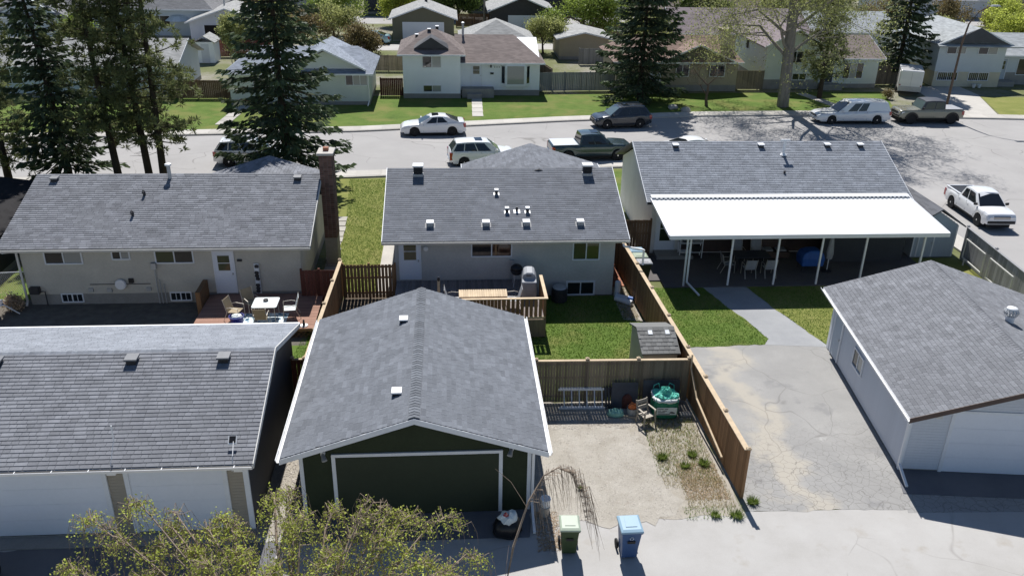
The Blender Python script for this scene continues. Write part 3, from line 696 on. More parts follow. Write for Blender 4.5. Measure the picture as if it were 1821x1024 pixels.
part(G2, 'fascia_board', m, 'trim_offwhite')
part(G2, 'gutter_rear', MB().box(RX0, RX1, e1, e1+.1, eZ-.1, eZ+.01), 'metal_white')
for a, b in ((-14.63, -9.75), (-9.14, -6.45)):
    dd = None
    for k in range(4):
        m = MB().box(a+.06, b-.06, 20.20, 20.238, .11+k*.535, .11+(k+1)*.535-.003); dd = part(G2, 'door_panel', m, 'door_white', bevel=.003)
    m = MB().box(a-.07, a+.06, 20.16, 20.239, .1, 2.29); m.box(b-.06, b+.07, 20.16, 20.239, .1, 2.29); m.box(a-.07, b+.07, 20.16, 20.239, 2.29, 2.40); part(G2, 'door_frame', m, 'trim_white')
for a, b in ((-9.68, -9.21), (-6.38, -5.94), (-18.7, -14.70)):
    planks(G2, (a, 20.238, .08), X, NY, b-a, 22, .104, 'siding_taupe', .026)
m = MB().box(-5.94, -5.79, 20.18, 20.26, .1, 2.5); part(G2, 'corner_trim', m, 'trim_white')
part(G2, 'foundation', MB().box(-18.75, -5.77, 20.19, 20.3, .0, .085), 'concrete_foundation')
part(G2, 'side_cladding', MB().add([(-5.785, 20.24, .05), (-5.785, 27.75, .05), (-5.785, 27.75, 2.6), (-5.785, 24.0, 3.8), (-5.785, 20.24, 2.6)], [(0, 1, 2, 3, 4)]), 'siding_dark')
for xx, mm in ((-9.44, 0), (-6.0, 1)):
    m = MB().box(xx-.12, xx+.12, 19.98, 20.21, 2.28, 2.40); part(G2, 'soffit_light', m, 'metal_white')
for xx in (-13.75, -9.75, -7.0):
    y = 23.55; box_vent(G2, xx, y, eZ+(y-e0)*(rZ-eZ)/(rY-e0), .34, .14, 'vent_grey', 'metal_dark', fl=False)
m = MB(); m.tube([(-9.35, 19.85, 2.66), (-9.30, 20.25, 3.25)], .008, 5); m.tube([(-9.30, 20.25, 3.2), (-9.29, 20.27, 3.72)], .018, 6); part(G2, 'antenna', m, 'metal_white')
m = MB(); m.tube([(-6.08, 19.72, 2.5), (-6.08, 19.95, 2.85), (-6.12, 20.35, 3.05)], .012, 6); a = part(G2, 'solar_light', m, 'metal_white')
m = MB(); m.slab([(-6.27, 20.30, 3.0), (-6.03, 20.30, 3.0), (-6.03, 20.48, 3.16), (-6.27, 20.48, 3.16)], .03); part(a, 'solar_panel_frame', m, 'metal_white')
m = MB(); m.slab([(-6.24, 20.32, 3.032), (-6.06, 20.32, 3.032), (-6.06, 20.46, 3.157), (-6.24, 20.46, 3.157)], .01); part(a, 'solar_panel', m, 'black_plastic')

# --- right garage: pale siding, brown trim, turned a little
RG = rad(-6.87)
G3 = thing('detached_garage', 'white sided garage with brown roof trim and a round turbine vent', 'garage', (14.65, 22.15, 0), RG)
def L3(x, y, z=0): c, s_ = math.cos(RG), math.sin(RG); return Vector((14.65+x*c-y*s_, 22.15+x*s_+y*c, z))
W3, D3, r3, e3, zr3, ze3 = 7.46, 8.3, 3.73, -.33, 3.77, 2.40
U3 = L3(1, 0)-L3(0, 0); V3 = L3(0, 1)-L3(0, 0)
part(G3, 'wall', wall_mb(0, W3, 0, D3, 0, 2.42, 3.6, 1), 'siding_pale', world=False)
part(G3, 'roof_deck', roof_mb(e3, W3-e3, -.64, 9.07, ze3, zr3, 1), 'fascia_brown', world=False)
sl3 = math.hypot(r3-e3, zr3-ze3)
shingles(G3, L3(e3, 9.07, ze3), -V3, U3*(r3-e3)+Z_*(zr3-ze3), 9.71, sl3-.02, 'shingle_dusty', .145, (.2, .28, .36), 300, .16)
shingles(G3, L3(W3-e3, -.64, ze3), V3, U3*(e3-r3)+Z_*(zr3-ze3), 9.71, sl3-.02, 'shingle_dusty', .145, (.2, .28, .36), 0, .16)
m = MB()
for k in range(68):
    y = -.62+k*.142; m.add([(r3-.15, y, zr3-.03), (r3, y, zr3+.034), (r3+.15, y, zr3-.03), (r3-.15, y+.16, zr3-.04), (r3, y+.16, zr3+.02), (r3+.15, y+.16, zr3-.04)], [(0, 1, 4, 3), (1, 2, 5, 4), (0, 2, 1)], rng.uniform(.85, 1.1))
part(G3, 'ridge_shingles', m, 'shingle_dusty', world=False, kind='stuff')
m = MB()
for a, b in (((e3-.02, ze3+.01), (r3, zr3+.01)), ((W3-e3+.02, ze3+.01), (r3, zr3+.01))):
    m.loft([[(a[0], -.66, a[1]), (a[0], -.635, a[1]), (a[0], -.635, a[1]-.18), (a[0], -.66, a[1]-.18)], [(b[0], -.66, b[1]), (b[0], -.635, b[1]), (b[0], -.635, b[1]-.18), (b[0], -.66, b[1]-.18)]])
part(G3, 'fascia_board', m, 'fascia_brown', world=False)
gutter(G3, L3(e3, -.66, ze3), L3(e3, 9.07, ze3), -U3, n=0)
planks(G3, L3(0, 8.3, .08), -V3, -U3, 8.3, 22, .105, 'siding_pale', .034)
planks(G3, L3(0, 0, .08), U3, -V3, 1.24, 22, .105, 'siding_pale', .034); planks(G3, L3(6.22, 0, .08), U3, -V3, 1.24, 22, .105, 'siding_pale', .034)
planks(G3, L3(0, 0, 2.39), U3, -V3, W3, 11, .105, 'siding_pale', .034, clip=lambda z: (0 if z < .05 else min(r3, (z-.03)*3.12), W3-(0 if z < .05 else min(r3, (z-.03)*3.12))))
part(G3, 'foundation', MB().box(-.015, W3, -.012, D3, 0, .08), 'concrete_foundation', world=False)
for k in range(4): part(G3, 'door_panel', MB().box(1.35, 6.11, -.05, -.004, .04+k*.565, .04+(k+1)*.565-.003), 'door_white', world=False, bevel=.003)
m = MB().box(1.24, 1.35, -.07, -.004, .03, 2.38); m.box(6.11, 6.22, -.07, -.004, .03, 2.38); m.box(1.24, 6.22, -.07, -.004, 2.30, 2.39); part(G3, 'door_frame', m, 'trim_white', world=False)
part(G3, 'corner_trim', MB().box(-.045, .07, -.045, .07, .03, 2.36), 'trim_white', world=False)
part(G3, 'corner_trim', MB().box(-.045, .16, D3-.2, D3+.02, .03, 2.36), 'trim_white', world=False)
downspout(G3, [L3(-.4, -.5, 2.28), L3(-.06, -.09, 2.0), L3(-.06, -.09, .3), L3(-.1, -1.0, .08)])
m = MB().box(.75, .92, -.12, -.016, 2.1, 2.25); part(G3, 'wall_lamp', m, 'trim_offwhite', world=False)
door(G3, L3(-.036, 7.75, .1), -V3, -U3, .86, 2.0, 'siding_blue')
window(G3, L3(-.036, 5.3, 1.0), -V3, -U3, .95, .62, 2, ('window_dark', 'window_blind'))
tp = (4.75, 4.4); tz = zr3-(tp[0]-r3)*(zr3-ze3)/(r3-e3)
m = MB().lathe([(.16, -.1), (.16, .22), (.2, .24)], (tp[0], tp[1], tz), 14); v = part(G3, 'turbine_base', m, 'metal_white', world=False, smooth=False)
m = MB()
for k in range(16):
    a0 = 2*math.pi*k/16; a1 = a0+.27
    pr_ = [(.17, .24), (.25, .32), (.26, .42), (.2, .5)]
    m.loft([[(tp[0]+r_*math.cos(a), tp[1]+r_*math.sin(a), tz+h) for a in (a0, a1)] for r_, h in pr_], cap=False, closed=False)
part(v, 'turbine_blades', m, 'metal_galv', world=False)
part(v, 'turbine_cap', MB().lathe([(.205, .49), (.17, .545), (.08, .575), (.005, .58)], (tp[0], tp[1], tz), 16), 'metal_white', world=False, smooth=True)
cp = (6.35, 5.0); cz = zr3-(cp[0]-r3)*(zr3-ze3)/(r3-e3)
m = MB().lathe([(.1, -.1), (.1, .85)], (cp[0], cp[1], cz), 12); v = part(G3, 'flue_pipe', m, 'metal_galv', world=False)
part(v, 'flue_cap', MB().lathe([(.2, .86), (.2, .92), (.03, 1.0)], (cp[0], cp[1], cz), 14), 'metal_galv', world=False)
part(v, 'flue_collar', MB().lathe([(.22, .0), (.12, .1)], (cp[0], cp[1], cz), 14), 'metal_galv', world=False)

# --- bungalow behind the middle garage
H2 = thing('bungalow', 'grey stucco bungalow with dark charcoal roof and white box vents', 'house', (-2.5, 35.8, 0))
part(H2, 'wall', wall_mb(-2.5, 7.5, 35.8, 45.2, 0, 2.95, 4.52, 0), 'stucco_grey')
part(H2, 'roof_deck', roof_mb(-3.0, 8.02, 35.3, 45.7, 2.97, 4.73, 0), 'fascia_dark')
s2 = math.hypot(5.2, 1.76)
shingles(H2, (-3.0, 35.3, 2.97), (1, 0, 0), (0, 5.2, 1.76), 11.02, s2-.02, 'shingle_charcoal', .145, (.3, .45, .62), 0, .13)
cg = MB(); cxm, cw, cy1, cz = 4.35, 3.7, 44.9, 4.72
zz = lambda d: cz-.31*d
cg.slab([(cxm-cw, 40.2, zz(cw)), (cxm, 40.2, cz), (cxm, cy1, cz), (cxm-cw, cy1, zz(cw))], .1); cg.slab([(cxm, 40.2, cz), (cxm+cw, 40.2, zz(cw)), (cxm+cw, cy1, zz(cw)), (cxm, cy1, cz)], .1)
part(H2, 'front_gable_deck', cg, 'fascia_dark')
sg = math.hypot(cw, .31*cw)
shingles(H2, (cxm-cw, cy1, zz(cw)), (0, -1, 0), (cw, 0, .31*cw), 4.6, sg, 'shingle_charcoal', .145, (.3, .45), 0, .2)
shingles(H2, (cxm+cw, cy1-4.6, zz(cw)), (0, 1, 0), (-cw, 0, .31*cw), 4.6, sg, 'shingle_charcoal', .145, (.3, .45), 0, .2)
part(H2, 'front_gable_wall', MB().loft([[(cxm-3.3, y, 0), (cxm+3.3, y, 0), (cxm+3.3, y, 3.55), (cxm, y, 4.6), (cxm-3.3, y, 3.55)] for y in (45.0, 44.5)]), 'stucco_grey')
m = MB(); m.box(cxm-cw-.03, cxm-cw-.001, cy1-4.6, cy1, zz(cw)-.14, zz(cw)+.03); m.box(cxm+cw+.001, cxm+cw+.03, cy1-4.6, cy1, zz(cw)-.14, zz(cw)+.03); part(H2, 'front_fascia', m, 'trim_white')
gutter(H2, (-3.02, 35.29, 2.95), (8.04, 35.29, 2.95), (0, -1, 0), 'trim_offwhite')
m = MB()
for xx in (-3.03, 8.022):
    m.slab([(xx, 35.3, 2.99), (xx+.028, 35.3, 2.99), (xx+.028, 40.5, 4.75), (xx, 40.5, 4.75)], .16)
part(H2, 'fascia_board', m, 'trim_white')
downspout(H2, [(7.75, 35.2, 2.82), (7.75, 35.15, 2.7), (8.62, 34.9, 2.62), (8.62, 34.9, 2.0), (8.62, 34.85, 1.9)])
door(H2, (-2.25, 35.8, .92), X, NY, .86, 1.95, lite=(.5, .93))
window(H2, (.98, 35.8, 2.05), X, NY, 1.75, .72, 2, ('window_dark', 'window_warm'))
window(H2, (5.6, 35.8, 1.84), X, NY, 1.15, .95, 2, ('window_dark', 'window_green'))
window(H2, (5.4, 35.8, .08), X, NY, 1.2, .58, 2, ('window_dark',), fr=.08)
part(H2, 'wall_lamp', MB().lathe([(.02, 0), (.1, -.02), (.11, -.1), (.03, -.14)], (-1.1, 35.78, 2.45), 12, 'y'), 'metal_white')
m = MB().box(2.68, 2.86, 35.66, 35.798, 1.6, 1.86); me_ = part(H2, 'meter_box', m, 'metal_galv')
m = MB(); m.tube([(2.72, 35.74, 1.6), (2.72, 35.74, .92)], .022, 6); m.tube([(2.83, 35.74, 1.6), (2.83, 35.74, .92)], .022, 6); part(me_, 'conduit', m, 'metal_galv')
hz2 = lambda y: 2.97+(y-35.3)*1.76/5.2
for xx in (-.9, 1.62, 3.45, 5.92): box_vent(H2, xx, 36.35, hz2(36.35), .30, .15, 'metal_white', 'metal_galv', 'vent_grey')
for xx, yy in ((2.2, 38.5), (2.62, 37.2), (3.57, 37.2)): box_vent(H2, xx, yy, hz2(yy), .17, .2, 'metal_white', 'metal_dark', 'metal_galv')
m = MB().lathe([(.06, -.05), (.055, .22)], (3.08, 37.25, hz2(37.25)), 10); v = part(H2, 'plumbing_stack', m, 'metal_dark')
m = MB(); m.slab([(2.93, 37.1, hz2(37.1)+.025), (3.23, 37.1, hz2(37.1)+.025), (3.23, 37.35, hz2(37.35)+.025), (2.93, 37.35, hz2(37.35)+.025)], .01); part(v, 'flashing', m, 'metal_white')
for xx in (-1.5, 6.72):
    yy = 40.0; m = MB().box(xx-.17, xx+.17, yy-.17, yy+.17, hz2(yy)-.1, hz2(yy)+.42); v = part(H2, 'ridge_vent', m, 'metal_dark')
    part(v, 'base', MB().box(xx-.24, xx+.24, yy-.22, yy+.2, hz2(yy)-.12, hz2(yy)+.06), 'metal_galv')
    for k in range(4): part(v, 'louvre', MB().box(xx-.22, xx+.22, yy-.22, yy+.22, hz2(yy)+.12+k*.08, hz2(yy)+.145+k*.08), 'metal_dark')
    part(v, 'cap', MB().box(xx-.26, xx+.26, yy-.26, yy+.26, hz2(yy)+.42, hz2(yy)+.50), 'metal_white', bevel=.02)

# --- bungalow on the left
H1 = thing('bungalow', 'beige stucco bungalow with light grey roof and red brick chimney', 'house', (-18.6, 35.6, 0))
part(H1, 'wall', wall_mb(-18.6, -6.65, 35.6, 44.8, .52, 2.85, 4.4, 0), 'stucco_beige')
part(H1, 'foundation', MB().box(-18.58, -6.67, 35.62, 44.78, 0, .52), 'concrete_foundation')
part(H1, 'roof_deck', roof_mb(-19.3, -6.12, 35.1, 45.3, 2.87, 4.6, 0), 'fascia_dark')
s1 = math.hypot(5.1, 1.73)
shingles(H1, (-19.3, 35.1, 2.87), (1, 0, 0), (0, 5.1, 1.73), 13.18, s1-.02, 'shingle_grey', .14, (.22, .31, .42), 0, .2, thick=.024)
cg = MB(); cxm, cw, cy1, cz = -9.15, 3.1, 43.2, 4.58
cg.slab([(cxm-cw, 40.0, zz(cw)), (cxm, 40.0, cz), (cxm, cy1, cz), (cxm-cw, cy1, zz(cw))], .1); cg.slab([(cxm, 40.0, cz), (cxm+cw, 40.0, zz(cw)), (cxm+cw, cy1, zz(cw)), (cxm, cy1, cz)], .1)
part(H1, 'front_gable_deck', cg, 'fascia_dark')
sg = math.hypot(cw, .31*cw)
shingles(H1, (cxm-cw, cy1, zz(cw)), (0, -1, 0), (cw, 0, .31*cw), 3.1, sg, 'shingle_grey', .145, (.22, .31, .42), 0, .24)
shingles(H1, (cxm+cw, cy1-3.1, zz(cw)), (0, 1, 0), (-cw, 0, .31*cw), 3.1, sg, 'shingle_grey', .145, (.22, .31, .42), 0, .24)
gutter(H1, (-19.32, 35.09, 2.85), (-6.10, 35.09, 2.85), (0, -1, 0), 'trim_offwhite')
m = MB(); m.slab([(-6.118, 35.1, 2.89), (-6.09, 35.1, 2.89), (-6.09, 40.2, 4.62), (-6.118, 40.2, 4.62)], .15); part(H1, 'fascia_board', m, 'trim_offwhite')
downspout(H1, [(-19.0, 35.0, 2.75), (-18.68, 35.5, 2.62), (-18.68, 35.5, .25), (-18.66, 35.3, .1)], 'trim_offwhite')
door(H1, (-10.4, 35.6, .47), X, NY, .80, 1.98, lite=(.56, .92))
part(H1, 'door_lamp', MB().box(-9.4, -9.2, 35.5, 35.598, 2.02, 2.1), 'metal_dark')
window(H1, (-17.55, 35.6, 2.02), X, NY, 1.5, .68, 2, ('window_dark', 'window_blind')); window(H1, (-14.7, 35.6, 2.2), X, NY, .68, .5, 2, ('window_dark', 'window_blind'))
window(H1, (-12.87, 35.6, 2.0), X, NY, 1.55, .7, 2, ('window_green', 'window_dark'))
window(H1, (-17.2, 35.62, .16), X, NY, .85, .34, 2, ('window_dark',), fr=.05, grid=(4, 1)); window(H1, (-12.5, 35.62, .16), X, NY, .85, .34, 2, ('window_dark',), fr=.05, grid=(4, 1))
m = MB().lathe([(.02, -.02), (.14, -.03), (.22, -.02), (.25, .05)], (-14.55, 35.42, 1.0), 16, 'y'); sd = part(H1, 'hose_reel', m, 'metal_white')
m = MB().box(-14.6, -14.5, 35.45, 35.598, .92, 1.08); m.box(-14.2, -14.0, 35.5, 35.598, 1.05, 1.25); part(sd, 'reel_bracket', m, 'plastic_black')
m = MB(); m.tube([(-13.0, 35.5, 2.0), (-13.0, 35.5, .05)], .03, 8); m.tube([(-12.86, 35.5, 1.2), (-12.86, 35.5, .05)], .025, 8); m.tube([(-12.7, 35.5, 1.0), (-12.7, 35.5, .05)], .025, 8)
md = part(H1, 'conduit', m, 'metal_galv'); part(md, 'service_box', MB().box(-13.12, -12.9, 35.42, 35.598, 1.72, 2.0), 'metal_galv')
for xx, zz_ in ((-15.9, .72), (-15.1, .7), (-13.4, .72)): part(H1, 'outlet_box', MB().box(xx-.1, xx+.1, 35.52, 35.598, zz_-.08, zz_+.08), 'metal_galv')
m = MB(); m.tube([(-15.9, 35.57, .98), (-13.3, 35.57, .98)], .014, 6); part(H1, 'cable', m, 'metal_dark')
m = MB().box(-18.45, -18.05, 35.35, 35.598, .62, .92); gm = part(H1, 'gas_meter', m, 'metal_dark')
m = MB(); m.tube([(-18.0, 35.5, .7), (-17.85, 35.5, .7), (-17.85, 35.5, .02)], .025, 8); part(gm, 'gas_pipe', m, 'metal_dark')
hz1 = lambda y: 2.87+(y-35.1)*1.73/5.1
for xx in (-18.35, -7.2): box_vent(H1, xx, 39.7, hz1(39.7), .32, .13, 'vent_grey', 'metal_dark', fl=False)
m = MB().lathe([(.085, -.1), (.085, .62)], (-13.15, 39.85, hz1(39.85)), 12); v = part(H1, 'flue_pipe', m, 'metal_galv'); part(v, 'flue_cap', MB().lathe([(.15, .62), (.15, .7), (.02, .74)], (-13.15, 39.85, hz1(39.85)), 12), 'metal_white')
for xx, yy in ((-14.0, 38.6), (-14.15, 37.2)):
    m = MB(); z0 = hz1(yy); m.tube([(xx, yy, z0-.05), (xx, yy, z0+.16), (xx, yy-.06, z0+.22), (xx, yy-.14, z0+.15)], .065, 8); part(H1, 'gooseneck_vent', m, 'metal_dark')
# chimney with bricks one by one
ch = part(H1, 'chimney', MB().box(-6.13, -5.53, 39.62, 40.53, 0, 5.62), 'mortar')
bl = {}
def brick_lib(L, D, H, t, mat='brick_red'):
    k = (L, D, H, t)
    if k not in bl: bl[k] = mesh_data('brick', MB().add([(0,0,0),(L,0,0),(L,D,0),(0,D,0),(0,0,H),(L,0,H),(L,D,H),(0,D,H)], [(0,3,2,1),(4,5,6,7),(0,1,5,4),(1,2,6,5),(2,3,7,6),(3,0,4,7)], t), mat)
    return bl[k]
o0 = Vector((-18.6, 35.6, 0)); nb = 0
for r_ in range(40):
    z = 5.62-(r_+1)*.1035
    for k in range(3):
        t = rng.choice((.75, .9, 1.05, 1.2)); inst(ch, 'brick', brick_lib(.188, .02, .09, t), Matrix.Translation(Vector((-6.125+k*.2, 39.602, z))-o0))
    for k in range(4):
        t = rng.choice((.75, .9, 1.05, 1.2)); inst(ch, 'brick', brick_lib(.02, .21, .09, t), Matrix.Translation(Vector((-5.532, 39.63+k*.226, z))-o0))
part(ch, 'chimney_cap', MB().box(-6.22, -5.44, 39.53, 40.62, 5.62, 5.74), 'concrete_walk', bevel=.02)
part(ch, 'flue_tile', MB().box(-5.95, -5.7, 39.95, 40.2, 5.74, 5.9), 'clay_brick')

# --- bungalow on the right with the white patio cover
H3 = thing('bungalow', 'white stucco bungalow with slate grey roof and a wide white patio cover', 'house', (10.3, 40.6, 0))
part(H3, 'wall', wall_mb(10.3, 23.4, 40.6, 48.8, 0, 2.9, 4.7, 0), 'stucco_white')
part(H3, 'roof_deck', roof_mb(9.9, 23.75, 40.2, 49.2, 2.98, 4.88, 0), 'fascia_dark')
s3 = math.hypot(4.5, 1.9)
shingles(H3, (9.9, 40.2, 2.98), (1, 0, 0), (0, 4.5, 1.9), 13.85, s3-.02, 'shingle_ash', .14, (.22, .31, .42), 0, .16, thick=.022)
m = MB()
for xx in (9.872, 23.752): m.slab([(xx, 40.2, 3.0), (xx+.026, 40.2, 3.0), (xx+.026, 44.7, 4.9), (xx, 44.7, 4.9)], .16)
part(H3, 'fascia_board', m, 'trim_white')
hz3 = lambda y: 2.98+(y-40.2)*1.9/4.5
for xx in (12.15, 16.85, 20.55, 22.4): box_vent(H3, xx, 44.25, hz3(44.25), .3, .12, 'metal_white', 'metal_dark', fl=False)
m = MB().lathe([(.075, -.1), (.075, .75)], (17.9, 43.6, hz3(43.6)), 12); v = part(H3, 'flue_pipe', m, 'metal_white')
m = MB(); m.tube([(17.65, 43.6, hz3(43.6)+.8), (18.15, 43.6, hz3(43.6)+.8)], .07, 8); part(v, 'flue_cap', m, 'metal_white'); part(v, 'flue_collar', MB().lathe([(.2, .0), (.1, .1)], (17.9, 43.6, hz3(43.6)), 12), 'metal_white')
part(H3, 'plumbing_stack', MB().lathe([(.06, -.05), (.06, .14)], (17.55, 42.2, hz3(42.2)), 10), 'metal_dark')
pc = part(H3, 'patio_cover', MB().slab([(10.1, 36.2, 2.78), (23.5, 36.2, 2.78), (23.5, 40.45, 3.16), (10.1, 40.45, 3.16)], .03), 'panel_white')
m = MB()
for k in range(45):
    xx = 10.12+k*.3; 
    if k % 1 == 0: m.slab([(xx, 36.2, 2.786), (xx+.012, 36.2, 2.786), (xx+.012, 40.3, 3.153), (xx, 40.3, 3.153)], .006)
part(pc, 'panel_seams', m, 'panel_white', kind='stuff')
part(pc, 'front_beam', MB().box(10.08, 23.52, 36.1, 36.198, 2.60, 2.80), 'metal_white', bevel=.01)
for a, b in ((10.05, 10.098), (23.502, 23.55)): 
    m = MB().slab([(a, 36.2, 2.80), (b, 36.2, 2.80), (b, 40.3, 3.18), (a, 40.3, 3.18)], .12); part(pc, 'side_beam', m, 'metal_white')
m = MB()
for k in range(60): 
    xx = 10.3+k*.22; m.box(xx, xx+.11, 40.12, 40.19, 3.135, 3.215)
part(pc, 'flashing_teeth', m, 'metal_galv', kind='stuff'); part(pc, 'roof_flashing', MB().slab([(10.1, 40.2, 3.235), (23.5, 40.2, 3.235), (23.5, 40.55, 3.27), (10.1, 40.55, 3.27)], .01), 'metal_white')
for xx in (11.08, 13.24, 15.48, 17.6, 19.75, 22.6):
    part(pc, 'post', MB().box(xx-.04, xx+.04, 36.5, 36.58, .06, 2.765), 'metal_white')
downspout(H3, [(11.2, 36.5, 2.6), (11.2, 36.44, 2.5), (11.2, 36.44, .3), (11.55, 35.4, .08)])
door(H3, (10.6, 40.6, .25), X, NY, .95, 2.05, lite=(.25, .9))
window(H3, (12.6, 40.6, 1.0), X, NY, 1.6, 1.1, 2, ('window_dark',)); window(H3, (15.2, 40.6, 1.0), X, NY, 1.8, 1.1, 2, ('window_dark',)); window(H3, (20.5, 40.6, 1.1), X, NY, 1.5, 1.0, 2, ('window_dark',))
part(H3, 'patio_wall_shade', MB().box(11.9, 23.38, 40.585, 40.598, .1, 2.85), 'fascia_brown')  # brown sheet added over the white wall to darken the patio shade
part(H3, 'step', MB().box(10.5, 12.4, 39.7, 40.58, .065, .24), 'concrete_foundation')
# ------------------------------------------------------------------ fences
def fence(name, label, pts, h, mat, cap=None, capw=.14, bw=.135, gap=.008, posts=True, step=2.4, z0=.05, side=1, rails=True, tone=(.8, 1.2), steps=None, capz=.035):
    base = Vector((pts[0][0], pts[0][1], 0)); T = thing(name, label, 'fence', base)
    lib = []
    for k in range(7):
        m = MB(); t = tone[0]+(tone[1]-tone[0])*k/6; lib.append((m, t))
    meshes = {}
    for (ax, ay), (bx, by) in zip(pts, pts[1:]):
        a = Vector((ax, ay, 0)); b = Vector((bx, by, 0)); d = b-a; L = d.length; d.normalize(); n = Vector((-d.y, d.x, 0))*side
        cnt = max(1, int(L/(bw+gap))); w = L/cnt-gap
        Rl = Matrix((d, n, Z_)).transposed()
        ht = lambda s_: h if not steps else h-interp(steps, s_)
        for k in range(cnt):
            s_ = (k+.5)*L/cnt; hh = round(ht(s_)+rng.choice((-.006, 0, .006)), 3); ti = rng.randrange(7); key = (round(w, 3), hh, ti)
            if key not in meshes:
                m = MB(); t = tone[0]+(tone[1]-tone[0])*ti/6
                m.add([(0,0,z0),(w,0,z0),(w,.018,z0),(0,.018,z0),(0,0,hh),(w,0,hh),(w,.018,hh),(0,.018,hh)], [(0,3,2,1),(4,5,6,7),(0,1,5,4),(1,2,6,5),(2,3,7,6),(3,0,4,7)], t)
                meshes[key] = mesh_data('board', m, mat)
            inst(T, 'board', meshes[key], Matrix.Translation(a-base+d*(k*L/cnt+gap/2)+n*rng.choice((.0, .004))) @ Rl.to_4x4())
        if posts:
            np_ = max(1, round(L/step))
            for k in range(np_+1):
                p = a+d*(L*k/np_); hh = ht(min(L, L*k/np_+.01))+.06; m = MB(); q = p-n*.045
                m.loft([[tuple(q-d*.045-n*.045+Z_*z), tuple(q+d*.045-n*.045+Z_*z), tuple(q+d*.045+n*.044+Z_*z), tuple(q-d*.045+n*.044+Z_*z)] for z in (0, hh)], tone=rng.uniform(.85, 1.1))
                po = part(T, 'post', m, mat)
                if cap:
                    m = MB(); m.loft([[tuple(q-d*s_-n*s_+Z_*z), tuple(q+d*s_-n*s_+Z_*z), tuple(q+d*s_+n*s_+Z_*z), tuple(q-d*s_+n*s_+Z_*z)] for s_, z in ((.07, hh), (.07, hh+.03), (.02, hh+.07))], tone=1); part(po, 'post_cap', m, cap)
        if rails:
            for zr_ in (.3, h*.62, h-.12):
                m = MB(); m.bar(a-n*.02+Z_*zr_, b-n*.02+Z_*zr_, .036, .09, tone=.95); part(T, 'rail', m, mat)
        if cap:
            if not steps:
                m = MB(); m.bar(a+Z_*(h+capz/2+.008), b+Z_*(h+capz/2+.008), capw, capz, tone=1.0); part(T, 'cap_board', m, cap)
            else:
                ss = [0]+[s0 for s0, s1 in zip(steps, steps[1:]) if False]+sorted({s for s, _ in steps if 0 < s < L})+[L]
                for s0, s1 in zip(ss, ss[1:]):
                    if s1-s0 < .05: continue
                    z = ht((s0+s1)/2)+capz/2+.008; m = MB(); m.bar(a+d*s0+Z_*z, a+d*s1+Z_*z, capw, capz, tone=1.0); part(T, 'cap_board', m, cap)
    return T
fence('wood_fence', 'long cedar board fence with pale cap running beside the cracked driveway', [(8.93, 20.98), (8.72, 27.4), (8.2, 40.4)], 1.78, 'fence_cedar', 'wood_pale', .17, side=1, step=2.5)
fence('wood_fence', 'weathered board fence behind the ladder and bulk bag', [(3.02, 26.66), (8.6, 26.56)], 1.76, 'fence_weathered', 'wood_pale', .12, bw=.095, side=-1, step=2.0, tone=(.7, 1.15))
fence('wood_fence', 'cedar fence with pale cap between the deck yard and the patio set', [(-4.95, 36.0), (-5.22, 27.1)], 1.78, 'fence_cedar', 'wood_pale', .15, side=1, step=2.4)
fence('wood_fence', 'short red brown fence between the two left garages', [(-5.72, 27.2), (-5.27, 27.2)], 1.72, 'fence_red', 'wood_pale', .10, side=-1)
fence('wood_fence', 'open gapped cedar fence joining the grey bungalow beside its back door', [(-4.86, 35.75), (-2.52, 35.75)], 1.7, 'fence_cedar', None, bw=.125, gap=.028, side=-1, step=1.15)
fence('wood_fence', 'dark red brown gate fence beside the beige bungalow corner', [(-6.62, 35.2), (-5.05, 35.2)], 1.7, 'fence_red', None, side=-1, step=.8)
fence('wood_fence', 'brown board fence across the passage beside the white bungalow', [(8.3, 40.5), (10.25, 40.45)], 1.95, 'fence_brown', None, side=-1, step=1.9)
fence('grey_fence', 'grey panel fence with rails along the cross street sidewalk', [(26.55, 39.5), (25.95, 33.5), (24.9, 26.0)], 1.75, 'fence_grey', 'fence_grey', .12, bw=.19, side=-1, step=2.6)
# brace frames on the yard side of the grey fence
T = thing('fence_gate', 'grey framed gate panel leaning on the sidewalk fence', 'gate', (26.1, 37.6, 0))
for a, b in (((26.27, 38.9), (26.07, 36.9)), ((26.02, 36.4), (25.8, 34.2))):
    m = MB()
    for z in (.35, 1.35): m.bar((a[0], a[1], z), (b[0], b[1], z), .05, .06)
    m.bar((a[0], a[1], .35), (a[0], a[1], 1.35), .05, .05); m.bar((b[0], b[1], .35), (b[0], b[1], 1.35), .05, .05)
    part(T, 'gate_frame', m, 'trim_offwhite')
m = MB()
for x in (26.2, 25.9): m.bar((x, 38.6 if x > 26 else 34.6, 0), (x, 38.6 if x > 26 else 34.6, .4), .05, .05)
part(T, 'gate_foot', m, 'trim_offwhite')
# chain link fence at the far left
T = thing('chain_link_fence', 'galvanised chain link fence beside the beige bungalow downspout', 'fence', (-20.4, 36.6, 0))
m = MB(); m.tube([(-22.8, 36.3, 1.15), (-18.9, 36.7, 1.15)], .022, 6); part(T, 'top_rail', m, 'metal_alu')
for x in (-22.4, -20.6, -19.0): m = MB(); m.tube([(x, 36.35+(x+22.8)*.1, 0), (x, 36.35+(x+22.8)*.1, 1.17)], .028, 6); part(T, 'post', m, 'metal_alu')
m = MB()
for k in range(44):
    x = -22.8+k*.09
    for s_ in (-1, 1): 
        x1 = x+s_*.5
        if -22.8 <= x1 <= -18.9: m.bar((x, 36.3+(x+22.8)*.1, .04), (x1, 36.3+(x1+22.8)*.1, 1.13), .005, .005)
part(T, 'wire_mesh', m, 'metal_alu', kind='stuff')

